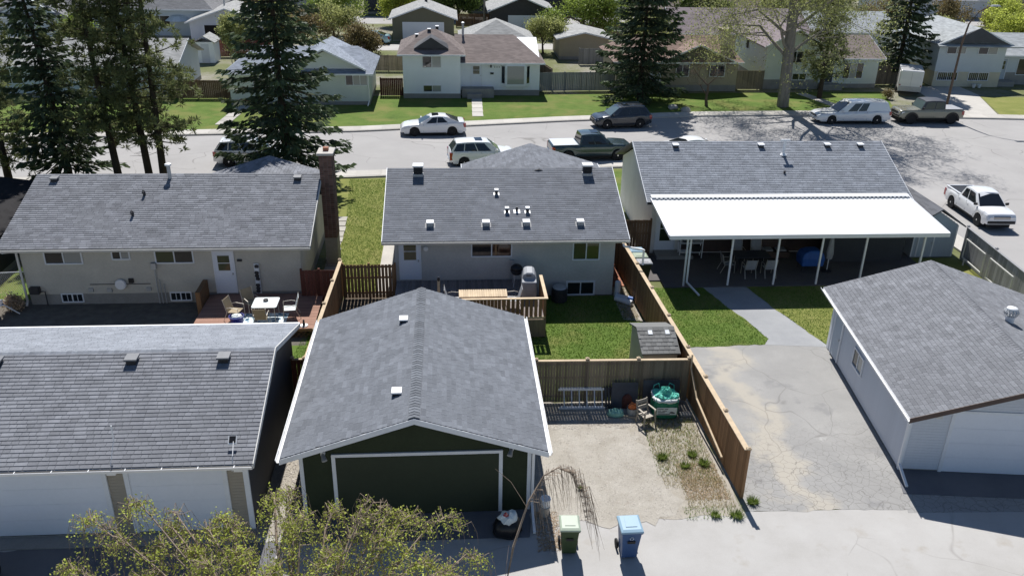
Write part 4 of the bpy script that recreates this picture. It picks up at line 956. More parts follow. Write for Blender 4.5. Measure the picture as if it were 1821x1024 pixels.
# ------------------------------------------------------------------ decks
def deck_boards(T, x0, x1, y0, y1, z, mat, bw=.14, along='x', tone=(.8, 1.15)):
    lib = {}; base = FRAME[T][0]
    n = int(((y1-y0) if along == 'x' else (x1-x0))/bw); w = ((y1-y0) if along == 'x' else (x1-x0))/n
    for k in range(n):
        t = round(rng.uniform(*tone), 1)
        if t not in lib:
            m = MB(); L = x1-x0 if along == 'x' else y1-y0
            q = (0, L, 0, w-.008, -.03, 0) if along == 'x' else (0, w-.008, 0, L, -.03, 0)
            m.box(*q, tone=t); lib[t] = mesh_data('deck_board', m, mat)
        inst(T, 'deck_board', lib[t], Matrix.Translation(Vector((x0, y0+k*w, z) if along == 'x' else (x0+k*w, y0, z))-base))
D2 = thing('wooden_deck', 'raised grey deck with pale timber railing behind the grey bungalow', 'deck', (-2.4, 31.7, 0))
deck_boards(D2, -2.45, 3.9, 31.75, 35.7, .9, 'deck_grey', along='y')
m = MB()
for x in (-2.3, -.3, 1.8, 3.8):
    for y in (31.9, 34.0): m.box(x-.05, x+.05, y-.05, y+.05, 0, .86)
part(D2, 'support_posts', m, 'fence_weathered')
part(D2, 'front_skirt', MB().box(1.9, 3.94, 31.69, 31.72, .05, .87), 'fence_weathered'); part(D2, 'rim_beam', MB().box(-2.45, 3.93, 31.72, 31.75, .7, .87), 'fence_weathered')
part(D2, 'side_skirt', MB().box(3.905, 3.94, 31.72, 34.2, .05, .87), 'fence_weathered')
m = MB(); m.box(.1, 3.99, 31.62, 31.76, 1.83, 1.87, tone=1.1); part(D2, 'front_cap_rail', m, 'wood_pale'); m = MB(); m.box(3.85, 3.99, 31.761, 34.0, 1.83, 1.87, tone=1.1); part(D2, 'side_cap_rail', m, 'wood_pale')
part(D2, 'bottom_rail', MB().box(.1, 3.9, 31.655, 31.69, .95, 1.02, tone=1.1), 'wood_pale')
for x in (.15, 2.0, 3.88): part(D2, 'rail_post', MB().box(x-.045, x+.045, 31.66, 31.75, .9, 1.83, tone=.9), 'fence_cedar')
part(D2, 'rail_post', MB().box(3.86, 3.95, 33.9, 33.99, .9, 1.83, tone=.9), 'fence_cedar')
k = 0; x = .3
bm_ = {}
while x < 3.8:
    w = .135; t = rng.choice((.8, .95, 1.1))
    if t not in bm_: bm_[t] = mesh_data('baluster', MB().box(0, w, 0, .018, 0, .86, tone=t), 'fence_cedar')
    inst(D2, 'baluster', bm_[t], Matrix.Translation(Vector((x, 31.72, .955))-FRAME[D2][0])); x += w+(.055 if x > 1.9 else .012)
y = 31.9
while y < 33.8:
    inst(D2, 'baluster', bm_.setdefault('s', mesh_data('baluster', MB().box(0, .018, 0, .135, 0, .86, tone=.95), 'fence_cedar')), Matrix.Translation(Vector((3.87, y, .955))-FRAME[D2][0])); y += .19
part(D2, 'tall_post', MB().box(-.58, -.47, 33.2, 33.31, .9, 1.98, tone=1.15), 'wood_pale')
part(D2, 'post_lantern', MB().lathe([(.05, 1.98), (.06, 2.02), (.06, 2.12), (.02, 2.17)], (-.525, 33.255, 0), 10), 'metal_dark')
D1 = thing('low_deck', 'low rust coloured deck with lattice skirt below the white back door', 'deck', (-10.6, 31.9, 0))
deck_boards(D1, -10.75, -5.72, 32.05, 35.5, .45, 'deck_rust', along='x')
part(D1, 'skirt', MB().box(-10.72, -5.75, 32.08, 32.11, .3, .415), 'lattice_brown'); part(D1, 'side_skirt', MB().box(-5.78, -5.75, 32.11, 35.4, .05, .415), 'lattice_brown')
m = MB()
for k in range(26):
    x = -10.7+k*.2; m.bar((x, 32.09, .02), (x+.28, 32.09, .3), .03, .012); m.bar((x+.28, 32.1, .02), (x, 32.1, .3), .03, .012)
part(D1, 'lattice', m, 'lattice_brown', kind='stuff')
part(D1, 'stair_screen', MB().box(-11.0, -10.8, 34.2, 35.55, 0, 1.15, tone=.8), 'fence_cedar')

# ------------------------------------------------------------------ patio furniture and yard things
def sling_chair(label, loc, rz, group=None, seat='sling_tan'):
    T = thing('patio_chair', label, 'chair', loc, rz, group)
    m = MB(); m.slab([(-.24, -.22, .43), (.24, -.22, .43), (.24, .24, .41), (-.24, .24, .41)], .015); part(T, 'seat', m, seat, world=False)
    m = MB(); m.slab([(-.24, .24, .42), (.24, .24, .42), (.24, .40, .95), (-.24, .40, .95)], .015, (0, 1, 0)); part(T, 'backrest', m, seat, world=False)
    for s_ in (-1, 1):
        x = s_*.27; m = MB(); m.tube([(x, -.26, 0), (x, -.24, .62), (x, .1, .65), (x, .27, .6)], .014, 6); part(T, 'arm', m, 'frame_champagne', world=False)
        m = MB(); m.tube([(x, .45, 0), (x, .26, .4), (x, .41, .98)], .014, 6); part(T, 'leg', m, 'frame_champagne', world=False)
    return T
zt = .45
T = thing('patio_table', 'white square glass patio table on the patterned rug', 'table', (-7.8, 33.1, zt))
m = MB()
pts = []
for cx_, cy_, a0 in ((.42, .4, 0), (-.42, .4, 90), (-.42, -.4, 180), (.42, -.4, 270)):
    for k in range(4): a = rad(a0+k*30); pts.append((cx_+.1*math.cos(a), cy_+.1*math.sin(a), .72))
part(T, 'tabletop', MB().slab(pts, .03), 'table_white', world=False)
for sx in (-1, 1):
    for sy in (-1, 1): m = MB(); m.tube([(sx*.4, sy*.38, .70), (sx*.43, sy*.42, 0)], .016, 6); part(T, 'leg', m, 'frame_champagne', world=False)
solo('ashtray', 'round dark bowl in the middle of the white patio table', 'bowl', MB().lathe([(.06, 0), (.1, .01), (.11, .06), (.09, .06), (.08, .02), (.01, .015)], (-7.82, 33.25, zt+.724), 14), 'metal_dark', (-7.82, 33.25, zt+.724))
sling_chair('tan sling chair with its back to the white back door of the beige bungalow', (-9.05, 33.0, zt), rad(75)); sling_chair('tan sling chair tucked between the table and the stucco wall', (-8.55, 33.75, zt), rad(40))
sling_chair('tan sling chair facing the wall with its back to the garage', (-7.85, 32.35, zt), rad(180)); sling_chair('pale seat chair on the fence side of the patio table', (-6.85, 33.15, zt), rad(-80), seat='table_white')
solo('outdoor_rug', 'blue and white patterned rug under the patio table', 'rug', MB().box(-9.0, -6.95, 32.12, 33.5, zt+.002, zt+.014), 'rug' if 'rug' in MT else 'tarp_blue', (-7.9, 32.8, zt+.002))
m, nt, b = nodes('rug_pattern'); v = vscale(nt, (1, 1, 1)); vo = nt.nodes.new('ShaderNodeTexVoronoi'); vo.inputs['Scale'].default_value = 5.5; nt.links.new(v, vo.inputs['Vector'])
nt.links.new(ramp(nt, vo.outputs['Distance'], [(.25, (.03, .10, .19)), (.4, (.12, .26, .34)), (.5, (.62, .68, .70))]), b.inputs['Base Color']); b.inputs['Roughness'].default_value = .95
bpy.data.objects['outdoor_rug'].data.materials[0] = MT['rug_pattern']
T = thing('storage_tub', 'royal blue plastic tub beside the tan chair', 'tub', (-8.95, 32.62, zt+.015))
part(T, 'tub', MB().lathe([(.24, 0), (.30, .3), (.32, .34), (.29, .34), (.23, .03)], (0, 0, 0), 18), 'plastic_royal', world=False); part(T, 'towel', MB().lathe([(.25, .28), (.2, .36), (.1, .4), (.01, .41)], (0, 0, 0), 9), 'bag_white', world=False)
T = thing('fire_bowl', 'small dark figurine on a round tray at the deck edge', 'ornament', (-6.15, 32.3, zt))
part(T, 'tray', MB().lathe([(.02, 0), (.15, .005), (.17, .03), (.15, .03), (.02, .012)], (0, 0, 0), 18), 'metal_galv', world=False); part(T, 'figure', MB().lathe([(.05, .012), (.06, .1), (.035, .18), (.05, .24), (.01, .29)], (0, 0, 0), 10), 'metal_dark', world=False)
T = thing('carved_panel', 'tall white carved wall panel beside the back door of the beige bungalow', 'wall panel', (-8.6, 35.5, .46))
part(T, 'board', MB().box(-.11, .11, .02, .06, 0, 1.45), 'trim_white', world=False)
for k in range(9): part(T, 'scroll', MB().lathe([(.04, 0), (.09, -.02), (.1, -.03), (.05, -.035)], (rng.uniform(-.02, .02), .02, .12+k*.15), 8, 'y'), rng.choice(('trim_white', 'trim_white', 'metal_dark')), world=False)
# slatted table and two white chairs on the raised deck
T = thing('slatted_table', 'long pale slatted timber table on the raised deck', 'table', (1.35, 32.75, .9))
for k in range(21): part(T, 'slat', MB().box(-1.02+k*.0975, -1.02+k*.0975+.082, -.36, .36, .70, .725, tone=rng.uniform(.9, 1.1)), 'wood_pale', world=False)
part(T, 'apron', MB().box(-.95, .95, -.3, .3, .62, .698, tone=.8), 'wood_pale', world=False)
for sx in (-1, 1):
    for sy in (-1, 1): part(T, 'leg', MB().box(sx*.85-.04, sx*.85+.04, sy*.27-.04, sy*.27+.04, 0, .62, tone=.85), 'wood_pale', world=False)
sling_chair('white framed chair at the fence end of the slatted table', (.12, 32.8, .9), rad(90), 'chairs at the slatted table ends', 'cover_grey'); sling_chair('white framed chair at the barbecue end of the slatted table', (2.6, 32.8, .9), rad(-90), 'chairs at the slatted table ends', 'cover_grey')
# covered barbecue
T = thing('barbecue', 'barbecue under a grey fabric cover in the deck corner', 'barbecue', (3.42, 34.1, .9), rad(-4))
rg_ = lambda x0, x1, y0, y1, z: [(x0, y0, z), (x1, y0, z), (x1, y1, z), (x0, y1, z)]
part(T, 'cover', MB().loft([rg_(-.33, .33, -.62, .62, .12), rg_(-.34, .34, -.64, .64, .5), rg_(-.32, .32, -.66, .66, .85), rg_(-.3, .3, -.42, .42, .92), rg_(-.25, .22, -.40, .40, 1.12), rg_(-.1, .12, -.36, .36, 1.2)]), 'cover_grey', world=False, bevel=.05)
m = MB()
for sx in (-1, 1):
    for sy in (-1, 1): m.box(sx*.25-.025, sx*.25+.025, sy*.5-.025, sy*.5+.025, 0, .14)
part(T, 'legs', m, 'metal_dark', world=False); m = MB(); m.slab([(-.13, -.402, 1.02), (.09, -.402, 1.02), (.09, -.404, 1.1), (-.13, -.404, 1.1)], .004, (0, -1, 0)); part(T, 'emblem', m, 'ink', world=False)
T = thing('kettle_grill', 'round black kettle grill behind the covered barbecue', 'grill', (2.95, 35.1, .9))
part(T, 'bowl', MB().lathe([(.02, .5), (.2, .55), (.28, .7), (.285, .74)], (0, 0, 0), 18), 'metal_dark', world=False, smooth=True); part(T, 'lid', MB().lathe([(.285, .75), (.26, .88), (.15, .98), (.01, 1.01)], (0, 0, 0), 18), 'black_plastic', world=False, smooth=True)
for k in range(3): a = k*2.1; m = MB(); m.tube([(.18*math.cos(a), .18*math.sin(a), .56), (.3*math.cos(a), .3*math.sin(a), 0)], .012, 6); part(T, 'leg', m, 'metal_alu', world=False)
# air conditioner
T = thing('air_conditioner', 'dark round air conditioner standing on the lawn by the wall', 'air conditioner', (4.95, 35.25, .015))
part(T, 'body', MB().lathe([(.36, 0), (.36, .62), (.33, .66)], (0, 0, 0), 20), 'metal_dark', world=False); part(T, 'fan_grille', MB().lathe([(.33, .661), (.3, .70), (.08, .72), (.01, .72)], (0, 0, 0), 20), 'metal_galv', world=False)
for k in range(5): part(T, 'louvre', MB().lathe([(.365, .08+k*.11), (.372, .1+k*.11), (.365, .12+k*.11)], (0, 0, 0), 20), 'fascia_dark', world=False)
# rolls and buckets by the corner
for (a, b, r_, mt, l) in (((7.55, 35.15, .16), (8.2, 34.55, .16), .13, 'roll_white', 'white rolled underlay lying in front at the bungalow corner'), ((7.6, 35.4, .15), (8.35, 34.95, .15), .12, 'roll_blue', 'blue and white wrapped roll behind the white roll')):
    T = thing('roll', l, 'roll', (a[0], a[1], .02)); d = Vector(b)-Vector(a); c = Vector(a)+d*.72
    m = MB(); m.tube([Vector(a)-Z_*.02, c-Z_*.02], r_, 16); part(T, 'sheet', m, 'roll_white'); m = MB(); m.tube([c-Z_*.02, Vector(b)-Z_*.02], r_*1.03, 16); part(T, 'end_wrap', m, mt)
solo('paper_drum', 'upright pale drum leaning at the bungalow corner', 'drum', MB().lathe([(.13, 0), (.135, .02), (.135, .72), (.12, .74), (.02, .74)], (7.72, 35.62, .02), 16), 'roll_white', (7.72, 35.62, .02))
for k in range(11):
    for j in range(3):
        pass
T = thing('brick_stack', 'patch of reddish clay pavers between bungalow and fence', 'pavers', (7.65, 36.6, .022))
for k in range(14):
    for j in range(3): part(T, 'paver', MB().box(j*.2, j*.2+.19, k*.19, k*.19+.18, 0, .05+rng.uniform(0, .012), tone=rng.uniform(.75, 1.2)), 'clay_brick', world=False)
# stepping stones between the bungalows
T = thing('stepping_stones', 'line of pale square stepping stones beside the brick chimney', 'stepping stones', (-5.8, 37.2, .014))
for k in range(12): 
    x = -.1+rng.uniform(-.05, .05)-k*.02; y = k*.78; part(T, 'stone', MB().box(x-.3, x+.3, y, y+.68, 0, .04, tone=rng.uniform(.85, 1.1)), 'paver', world=False, bevel=.01)

# plastic storage shed
T = thing('storage_shed', 'small taupe plastic storage shed with moulded grey roof', 'shed', (7.15, 27.6, .016))
part(T, 'wall', MB().loft([[(0, 0, 0), (0, 2.2, 0), (0, 2.2, 1.55), (0, 1.1, 1.92), (0, 0, 1.5)], [(1.3, 0, 0), (1.3, 2.2, 0), (1.3, 2.2, 1.55), (1.3, 1.1, 1.92), (1.3, 0, 1.5)]]), 'plastic_shed', world=False)
for k in range(4): part(T, 'wall_rib', MB().box(.02, 1.28, -.02, -.002, .12+k*.36, .15+k*.36), 'plastic_shed', world=False)
part(T, 'front_panel', MB().box(.1, 1.2, -.025, -.001, 1.3, 1.44), 'plastic_shed', world=False)
part(T, 'roof', MB().slab([(-.09, -.14, 1.5), (1.38, -.14, 1.5), (1.38, 1.12, 1.99), (-.09, 1.12, 1.99)], .05), 'shingle_plastic', world=False); part(T, 'roof', MB().slab([(-.09, 1.12, 1.99), (1.38, 1.12, 1.99), (1.38, 2.3, 1.56), (-.09, 2.3, 1.56)], .05), 'shingle_plastic', world=False)
U_ = Vector((1, 0, 0)); V_ = Vector((0, 1.26, .49)).normalized(); lib = {}
for r_ in range(7):
    for c_ in range(7):
        w = 1.45/7; o = Vector((-.085+c_*w+(.08 if r_ % 2 else 0), -.14, 1.503))+V_*(r_*.19)
        if c_ == 6 and r_ % 2: continue
        t = rng.choice((.8, .95, 1.1))
        if t not in lib: lib[t] = mesh_data('roof_tile', MB().add([(0, 0, 0), (w-.012, 0, 0), (w-.012, .18, 0), (0, .18, 0), (0, 0, .018), (w-.012, 0, .018), (w-.012, .18, .004), (0, .18, .004)], [(4,5,6,7),(0,1,5,4),(1,2,6,5),(3,0,4,7)], t), 'shingle_plastic')
        inst(T, 'roof_tile', lib[t], Matrix.Translation(o) @ Matrix((U_, V_, U_.cross(V_))).transposed().to_4x4())
for x in (.32, .98): 
    m = MB(); o = Vector((x, -.14, 1.503))+V_*.95; q = [o, o+U_*.16, o+U_*.16+V_*.2, o+V_*.2]; n_ = U_.cross(V_); m.slab([p+n_*.03 for p in q], .02, -n_); part(T, 'skylight', m, 'trim_white', world=False)

# garden shed of blue siding
T = thing('garden_shed', 'pale blue sided shed with gable roof beside the patio cover', 'shed', (23.95, 39.75, .02))
part(T, 'wall', wall_mb(0, 2.25, 0, 3.6, 0, 1.78, 2.5, 1), 'siding_blue', world=False)
part(T, 'roof', roof_mb(-.3, 2.55, -.2, 3.9, 1.78, 2.72, 1, th=.08), 'roof_slatefar', world=False)
o = FRAME[T][0]
planks(T, o+Vector((0, 0, .06)), X, NY, 2.25, 16, .107, 'siding_blue', .014); planks(T, o+Vector((0, 0, 1.775)), X, NY, 2.25, 6, .107, 'siding_blue', .014, clip=lambda z: (min(1.12, z*1.55), 2.25-min(1.12, z*1.55)))
door(T, o+Vector((.3, -.016, .05)), X, NY, .75, 1.6, 'siding_blue')
m = MB().box(-.012, .06, -.03, -.016, .05, 1.75); m.box(2.19, 2.262, -.03, -.016, .05, 1.75); part(T, 'corner_trim', m, 'trim_white', world=False)
# ------------------------------------------------------------------ bins, bags, ladder and other loose things
def wheelie(label, loc, rz, body, lid, s=1.0, sym=False, group=None, name='wheeled_bin', stack=0):
    T = thing(name, label, 'bin', loc, rz, group)
    R4 = lambda x, y0, y1, z: [(-x, y0, z), (x, y0, z), (x, y1, z), (-x, y1, z)]
    part(T, 'body', MB().loft([R4(.215*s, -.24*s, .24*s, .05*s), R4(.225*s, -.26*s, .25*s, .35*s), R4(.27*s, -.34*s, .30*s, .94*s), R4(.30*s, -.37*s, .32*s, .95*s), R4(.30*s, -.37*s, .32*s, 1.0*s)]), body, world=False, bevel=.02)
    part(T, 'lid', MB().loft([R4(.315*s, -.40*s, .33*s, 1.005*s), R4(.31*s, -.39*s, .33*s, 1.05*s), R4(.25*s, -.30*s, .27*s, 1.085*s)]), lid, world=False, bevel=.015)
    m = MB(); m.slab([(-.16*s, -.2*s, 1.10*s), (.16*s, -.2*s, 1.10*s), (.13*s, .2*s, 1.10*s), (-.13*s, .2*s, 1.10*s)], .02); part(T, 'lid_panel', m, lid, world=False)
    m = MB(); m.tube([(-.26*s, .36*s, .99*s), (.26*s, .36*s, .99*s)], .018, 8); part(T, 'handle', m, body, world=False)
    for sx in (-1, 1):
        m = MB(); m.lathe([(.02, -.03), (.14*s, -.03), (.145*s, 0), (.14*s, .03), (.02, .03)], (sx*.27*s, .24*s, .145*s), 18, 'x'); part(T, 'wheel', m, 'rubber', world=False)
    m = MB(); m.box(-.11*s, .11*s, -.345*s, -.325*s, .62*s, .70*s); part(T, 'grip_recess', m, 'plastic_black', world=False)
    if sym:
        m = MB()
        for k in range(3):
            a = rad(90+k*120); c_ = Vector((0, -.37*s, .80*s))
            p = [c_+Vector((math.cos(a+d)*.05, .018 if False else 0, math.sin(a+d)*.05)) for d in (-.8, -.4, 0, .4, .7)]
            for u, v in zip(p, p[1:]): m.bar(u+Vector((0, .022, 0)), v+Vector((0, .022, 0)), .02, .008)
        part(T, 'emblem', m, 'trim_white', world=False)
    return T
wheelie('green wheeled bin with pale green lid standing in the lane', (3.25, 18.95, .012), rad(-3), 'plastic_green', 'plastic_greenlid', .93)
wheelie('blue wheeled bin with pale blue lid standing in the lane', (4.92, 18.72, .012), rad(1), 'plastic_blue', 'plastic_bluelid', 1.02, True)
wheelie('green wheeled bin in the shade of the long taupe garage', (-12.62, 18.5, .01), rad(8), 'plastic_green', 'plastic_greenlid', 1)
for k, (x, y, b, l, t) in enumerate(((9.1, 38.55, 'plastic_blue', 'plastic_bluelid', 'blue lidded bin behind the cedar fence beside the white bungalow'), (9.15, 37.85, 'plastic_green', 'plastic_greenlid', 'green lidded bin behind the cedar fence, between blue and black bins'), (9.2, 37.1, 'plastic_black', 'cover_grey', 'black bin with grey lid behind the cedar fence'))):
    wheelie(t, (x, y, .062 if y > 37.3 else .062), rad(90), b, l, 1.0)
# ladder leaning flat against the back fence
T = thing('ladder', 'aluminium extension ladder lying on its side against the board fence', 'ladder', (3.85, 26.2, .016))
for z, y in ((.03, .0), (.62, .34)): 
    m = MB(); m.bar((0, y, z), (1.75, y-.03, z-.01), .035, .075); part(T, 'rail', m, 'metal_alu', world=False)
    m = MB(); m.bar((.05, y+.05, z+.02), (1.6, y+.02, z+.01), .03, .065); part(T, 'rail', m, 'metal_alu', world=False)
for k in range(6): m = MB(); m.tube([(.2+k*.28, .0, .04), (.2+k*.28, .33, .61)], .024, 8); part(T, 'rung', m, 'metal_alu', world=False)
# bulk bag
T = thing('bulk_bag', 'green woven bulk bag with white label panel and crumpled teal top', 'bulk bag', (7.62, 25.78, .016), rad(-2))
def puff(rx, ry, zs, n=20, sq=4, jit=.03, seed=3, c=(0, 0)):
    r2 = random.Random(seed); m = MB(); rings = []
    for z, k in zs:
        ring = []
        for i in range(n):
            a = 2*math.pi*i/n; ca, sa = math.cos(a), math.sin(a); q = (abs(ca)**sq+abs(sa)**sq)**(-1/sq)
            j = 1+r2.uniform(-jit, jit); ring.append((c[0]+rx*k*ca*q*j, c[1]+ry*k*sa*q*j, z+r2.uniform(-jit, jit)*.3))
        rings.append(ring)
    return m.loft(rings)
part(T, 'bag', puff(.45, .42, [(0, .93), (.06, 1), (.35, 1.03), (.62, 1.0), (.74, .95)], 28, 5, .02), 'bag_green', world=False, smooth=True)
part(T, 'collar', puff(.46, .43, [(.68, 1.0), (.73, 1.05), (.78, .95), (.79, .75), (.76, .5)], 26, 4, .07, 5), 'bag_white', world=False, smooth=True)
part(T, 'crumpled_top', puff(.40, .37, [(.74, 1.05), (.83, 1.05), (.88, .85), (.91, .55), (1.0, .42), (1.06, .3), (1.08, .05)], 18, 2.5, .17, 8), 'bag_teal', world=False)
lb = part(T, 'label_panel', MB().box(-.36, .36, -.452, -.44, .22, .52), 'bag_white', world=False)
m = MB()
for k, (x0, x1) in enumerate(((-.32, -.12), (-.08, .04), (-.32, -.2), (-.16, .0), (-.32, -.06), (-.32, -.1), (-.02, .12), (-.32, .0))):
    z = .47-(k//2+k % 2*0)*.055-(k*.008); m.box(x0, x1, -.4545, -.4525, z-.012, z+.012)
part(lb, 'print_lines', m, 'ink', world=False)
m = MB(); m.slab([(.08, -.4545, .30), (.26, -.4545, .28), (.31, -.4545, .31), (.24, -.4545, .33), (.2, -.4545, .35), (.13, -.4545, .345)], .002, (0, 1, 0)); part(lb, 'print_mark', m, 'ink', world=False)
for sx, sy in ((-1, 1), (1, 1), (-1, -1), (1, -1)):
    m = MB(); m.tube([(sx*.4, sy*.36, .68), (sx*.36, sy*.33, .98), (sx*.2, sy*.34, 1.06), (sx*.12, sy*.36, .80)], .022, 6); part(T, 'lifting_loop', m, 'bag_teal', world=False)
# plastic garden chair
T = thing('garden_chair', 'taupe plastic garden chair standing in front of the bulk bag', 'chair', (6.82, 25.15, .016), rad(25))
part(T, 'seat', MB().slab([(-.22, -.22, .40), (.22, -.22, .40), (.2, .2, .37), (-.2, .2, .37)], .03), 'plastic_beige', world=False, bevel=.01)
for k in range(2): part(T, 'back_slat', MB().slab([(-.2, .2+k*.05, .52+k*.2), (.2, .2+k*.05, .52+k*.2), (.2, .24+k*.05, .64+k*.2), (-.2, .24+k*.05, .64+k*.2)], .025, (0, 1, 0)), 'plastic_beige', world=False)
for sx in (-1, 1):
    m = MB(); m.bar((sx*.22, .2, .36), (sx*.22, .32, .86), .04, .05); part(T, 'back_post', m, 'plastic_beige', world=False)
    m = MB(); m.bar((sx*.25, -.2, .6), (sx*.24, .24, .6), .06, .03); part(T, 'arm', m, 'plastic_beige', world=False)
    for sy in (-1, 1): m = MB(); m.bar((sx*.22, sy*.2, .6 if sy < 0 else .4), (sx*.25, sy*.25, 0), .05, .04); part(T, 'leg', m, 'plastic_beige', world=False)
T = thing('bucket', 'dark bucket holding orange plastic behind the garden chair', 'bucket', (6.45, 25.75, .016))
part(T, 'pail', MB().lathe([(.15, 0), (.19, .3), (.2, .3), (.16, .02)], (0, 0, 0), 16), 'metal_galv', world=False); part(T, 'orange_scrap', puff(.17, .15, [(.2, .8), (.34, 1.0), (.45, .6), (.52, .1)], 7, 2, .2, 4), 'orange_plastic', world=False)
solo('red_sack', 'dark red sack leaning at the fence behind the bucket', 'sack', puff(.2, .14, [(.016, 1), (.2, 1.05), (.45, .8), (.55, .3)], 12, 3, .08, 14, (6.35, 26.25)), 'fence_red', (6.35, 26.25, .016))
solo('teal_bag', 'crumpled pale teal plastic bag lying on the gravel', 'bag', puff(.3, .2, [(.012, .9), (.08, 1.05), (.18, .9), (.25, .5), (.27, .1)], 15, 2, .12, 9, (5.85, 25.72)), 'tarp_mint', (5.85, 25.72, .012))
m = MB(); m.bar((6.1, 25.65, .04), (6.55, 25.45, .035), .07, .035); solo('timber_offcut', 'pale timber offcut beside the teal bag', 'timber', m, 'wood_pale', (6.3, 25.55, .016))
m = MB(); m.slab([(5.75, 26.2, .03), (6.75, 26.15, .03), (6.75, 26.42, .95), (5.8, 26.45, .95)], .02, (0, -1, 0)); solo('metal_sheet', 'dark blue grey sheet leaning against the board fence', 'sheet', m, 'slate_sheet', (6.2, 26.3, .03))
m = MB(); m.slab([(6.95, 26.3, .03), (8.3, 26.25, .03), (8.3, 26.45, 1.0), (6.95, 26.48, 1.0)], .02, (0, -1, 0)); solo('metal_sheet', 'wide slate sheet leaning on the fence behind the bulk bag', 'sheet', m, 'slate_sheet', (7.6, 26.35, .03))
T = thing('pallet', 'dark slatted pallet leaning between the ladder and the slate sheet', 'pallet', (5.55, 26.15, .016), rad(4))
for k in range(5): m = MB(); m.slab([(k*.11, .0, 0), (k*.11+.075, .0, 0), (k*.11+.075, .32, .72), (k*.11, .32, .72)], .02, (0, -1, 0)); part(T, 'slat', m, 'fascia_dark', world=False)
for z in (.1, .62): m = MB(); m.bar((0, z*.44+.03, z), (.52, z*.44+.03, z), .04, .05); part(T, 'bearer', m, 'fascia_dark', world=False)
solo('kerb_stone', 'pale timber edging piece on the ground by the cedar fence', 'edging', MB().box(8.15, 8.62, 25.5, 25.72, .016, .1, tone=1), 'paver', (8.4, 25.6, .016))
m = MB(); m.bar((8.62, 26.3, 1.55), (8.62, 25.3, .9), .05, .05); m.bar((8.62, 26.3, 1.55), (8.62, 26.35, 2.1), .05, .05); m.bar((8.62, 25.3, .9), (8.75, 22.5, .42), .06, .06); solo('timber_rail', 'pale timber rail fixed along the yard side of the cedar fence', 'rail', m, 'wood_pale', (8.62, 25.3, .4))
# buckets and rubbish bags by the middle garage
T = thing('paint_bucket', 'stack of pale buckets at the garage corner', 'bucket', (2.72, 20.45, .012))
for k in range(2): part(T, 'bucket', MB().lathe([(.13, k*.28), (.155, k*.28+.3), (.165, k*.28+.3), (.165, k*.28+.34), (.14, k*.28+.34)], (k*.02, k*.02, 0), 16), 'metal_white' if k else 'plastic_shed', world=False)
T = thing('rubbish_bag', 'black rubbish bags with white and red packaging on top before the garage', 'rubbish bag', (1.55, 19.75, .02))
part(T, 'black_bag', puff(.42, .36, [(0, .9), (.15, 1.05), (.4, .9), (.55, .5), (.6, .1)], 16, 2.4, .08, 21), 'bag_black', world=False, smooth=True)
part(T, 'white_bag', puff(.3, .26, [(.42, .8), (.56, 1.0), (.68, .7), (.74, .2)], 12, 2, .16, 31, (.02, -.03)), 'bag_white', world=False); part(T, 'red_wrapper', puff(.1, .05, [(.66, 1), (.73, .9), (.76, .2)], 7, 2, .2, 41, (-.05, -.1)), 'taillight', world=False)
# things in the left yard
T = thing('lawn_lounger', 'overturned white framed lounger at the chain link fence', 'lounger', (-19.7, 34.4, .012), rad(30))
for s_ in (-.3, .3): m = MB(); m.tube([(-.9, s_, .1), (-.2, s_, .55), (.5, s_, .6), (1.0, s_, .05)], .028, 7); part(T, 'frame', m, 'metal_white', world=False)
m = MB(); m.slab([(-.2, -.28, .54), (.5, -.28, .6), (.5, .28, .6), (-.2, .28, .54)], .02); part(T, 'sling', m, 'slate_sheet', world=False)
for x in (-.7, .75): m = MB(); m.tube([(x, -.32, .3), (x, .32, .3)], .02, 6); part(T, 'cross_bar', m, 'metal_white', world=False)
m = MB(); m.tube([(-.85, -.3, 0), (-.85, -.3, .14)], .03, 6); m.tube([(-.85, .3, 0), (-.85, .3, .14)], .03, 6); part(T, 'foot', m, 'metal_white', world=False)
# patio things under the cover
T = thing('patio_table', 'dark glass patio table under the white patio cover', 'table', (15.0, 38.6, .06))
part(T, 'tabletop', MB().box(-.9, .9, -.5, .5, .70, .73), 'slate_sheet', world=False, bevel=.02)
for sx in (-1, 1):
    for sy in (-1, 1): m = MB(); m.tube([(sx*.75, sy*.4, .7), (sx*.8, sy*.43, 0)], .025, 6); part(T, 'leg', m, 'metal_dark', world=False)
for k, (x, y, a, s_) in enumerate(((13.75, 38.2, 90, 'chimney side'), (14.6, 37.65, 180, 'lawn side near the path'), (15.6, 37.65, 180, 'lawn side near the blue tarp'), (14.7, 39.6, 0, 'house side near the shelf'), (15.7, 39.6, 0, 'house side near the sofa'))):
    sling_chair('padded patio chair at the covered patio table, '+s_, (x, y, .06), rad(a), 'chairs round the covered patio table', 'cover_grey')
T = thing('covered_grill', 'grill under a bright blue tarp on the covered patio', 'grill', (17.9, 38.2, .06))
part(T, 'tarp', MB().loft([rg_(-.55, .55, -.4, .4, .35), rg_(-.58, .58, -.42, .42, .75), rg_(-.5, .5, -.36, .36, 1.0), rg_(-.2, .25, -.3, .3, 1.15)]), 'tarp_blue', world=False, bevel=.05)
m = MB()
for sx in (-1, 1):
    for sy in (-1, 1): m.box(sx*.45-.02, sx*.45+.02, sy*.33-.02, sy*.33+.02, 0, .4)
part(T, 'legs', m, 'metal_dark', world=False)
T = thing('patio_umbrella', 'closed pale patio umbrella standing beside the blue tarp', 'umbrella', (18.75, 38.0, .06))
m = MB(); m.tube([(0, 0, .03), (0, 0, 2.2)], .025, 8); part(T, 'pole', m, 'metal_alu', world=False); part(T, 'base', MB().lathe([(.25, 0), (.25, .06), (.05, .1)], (0, 0, 0), 14), 'metal_dark', world=False)
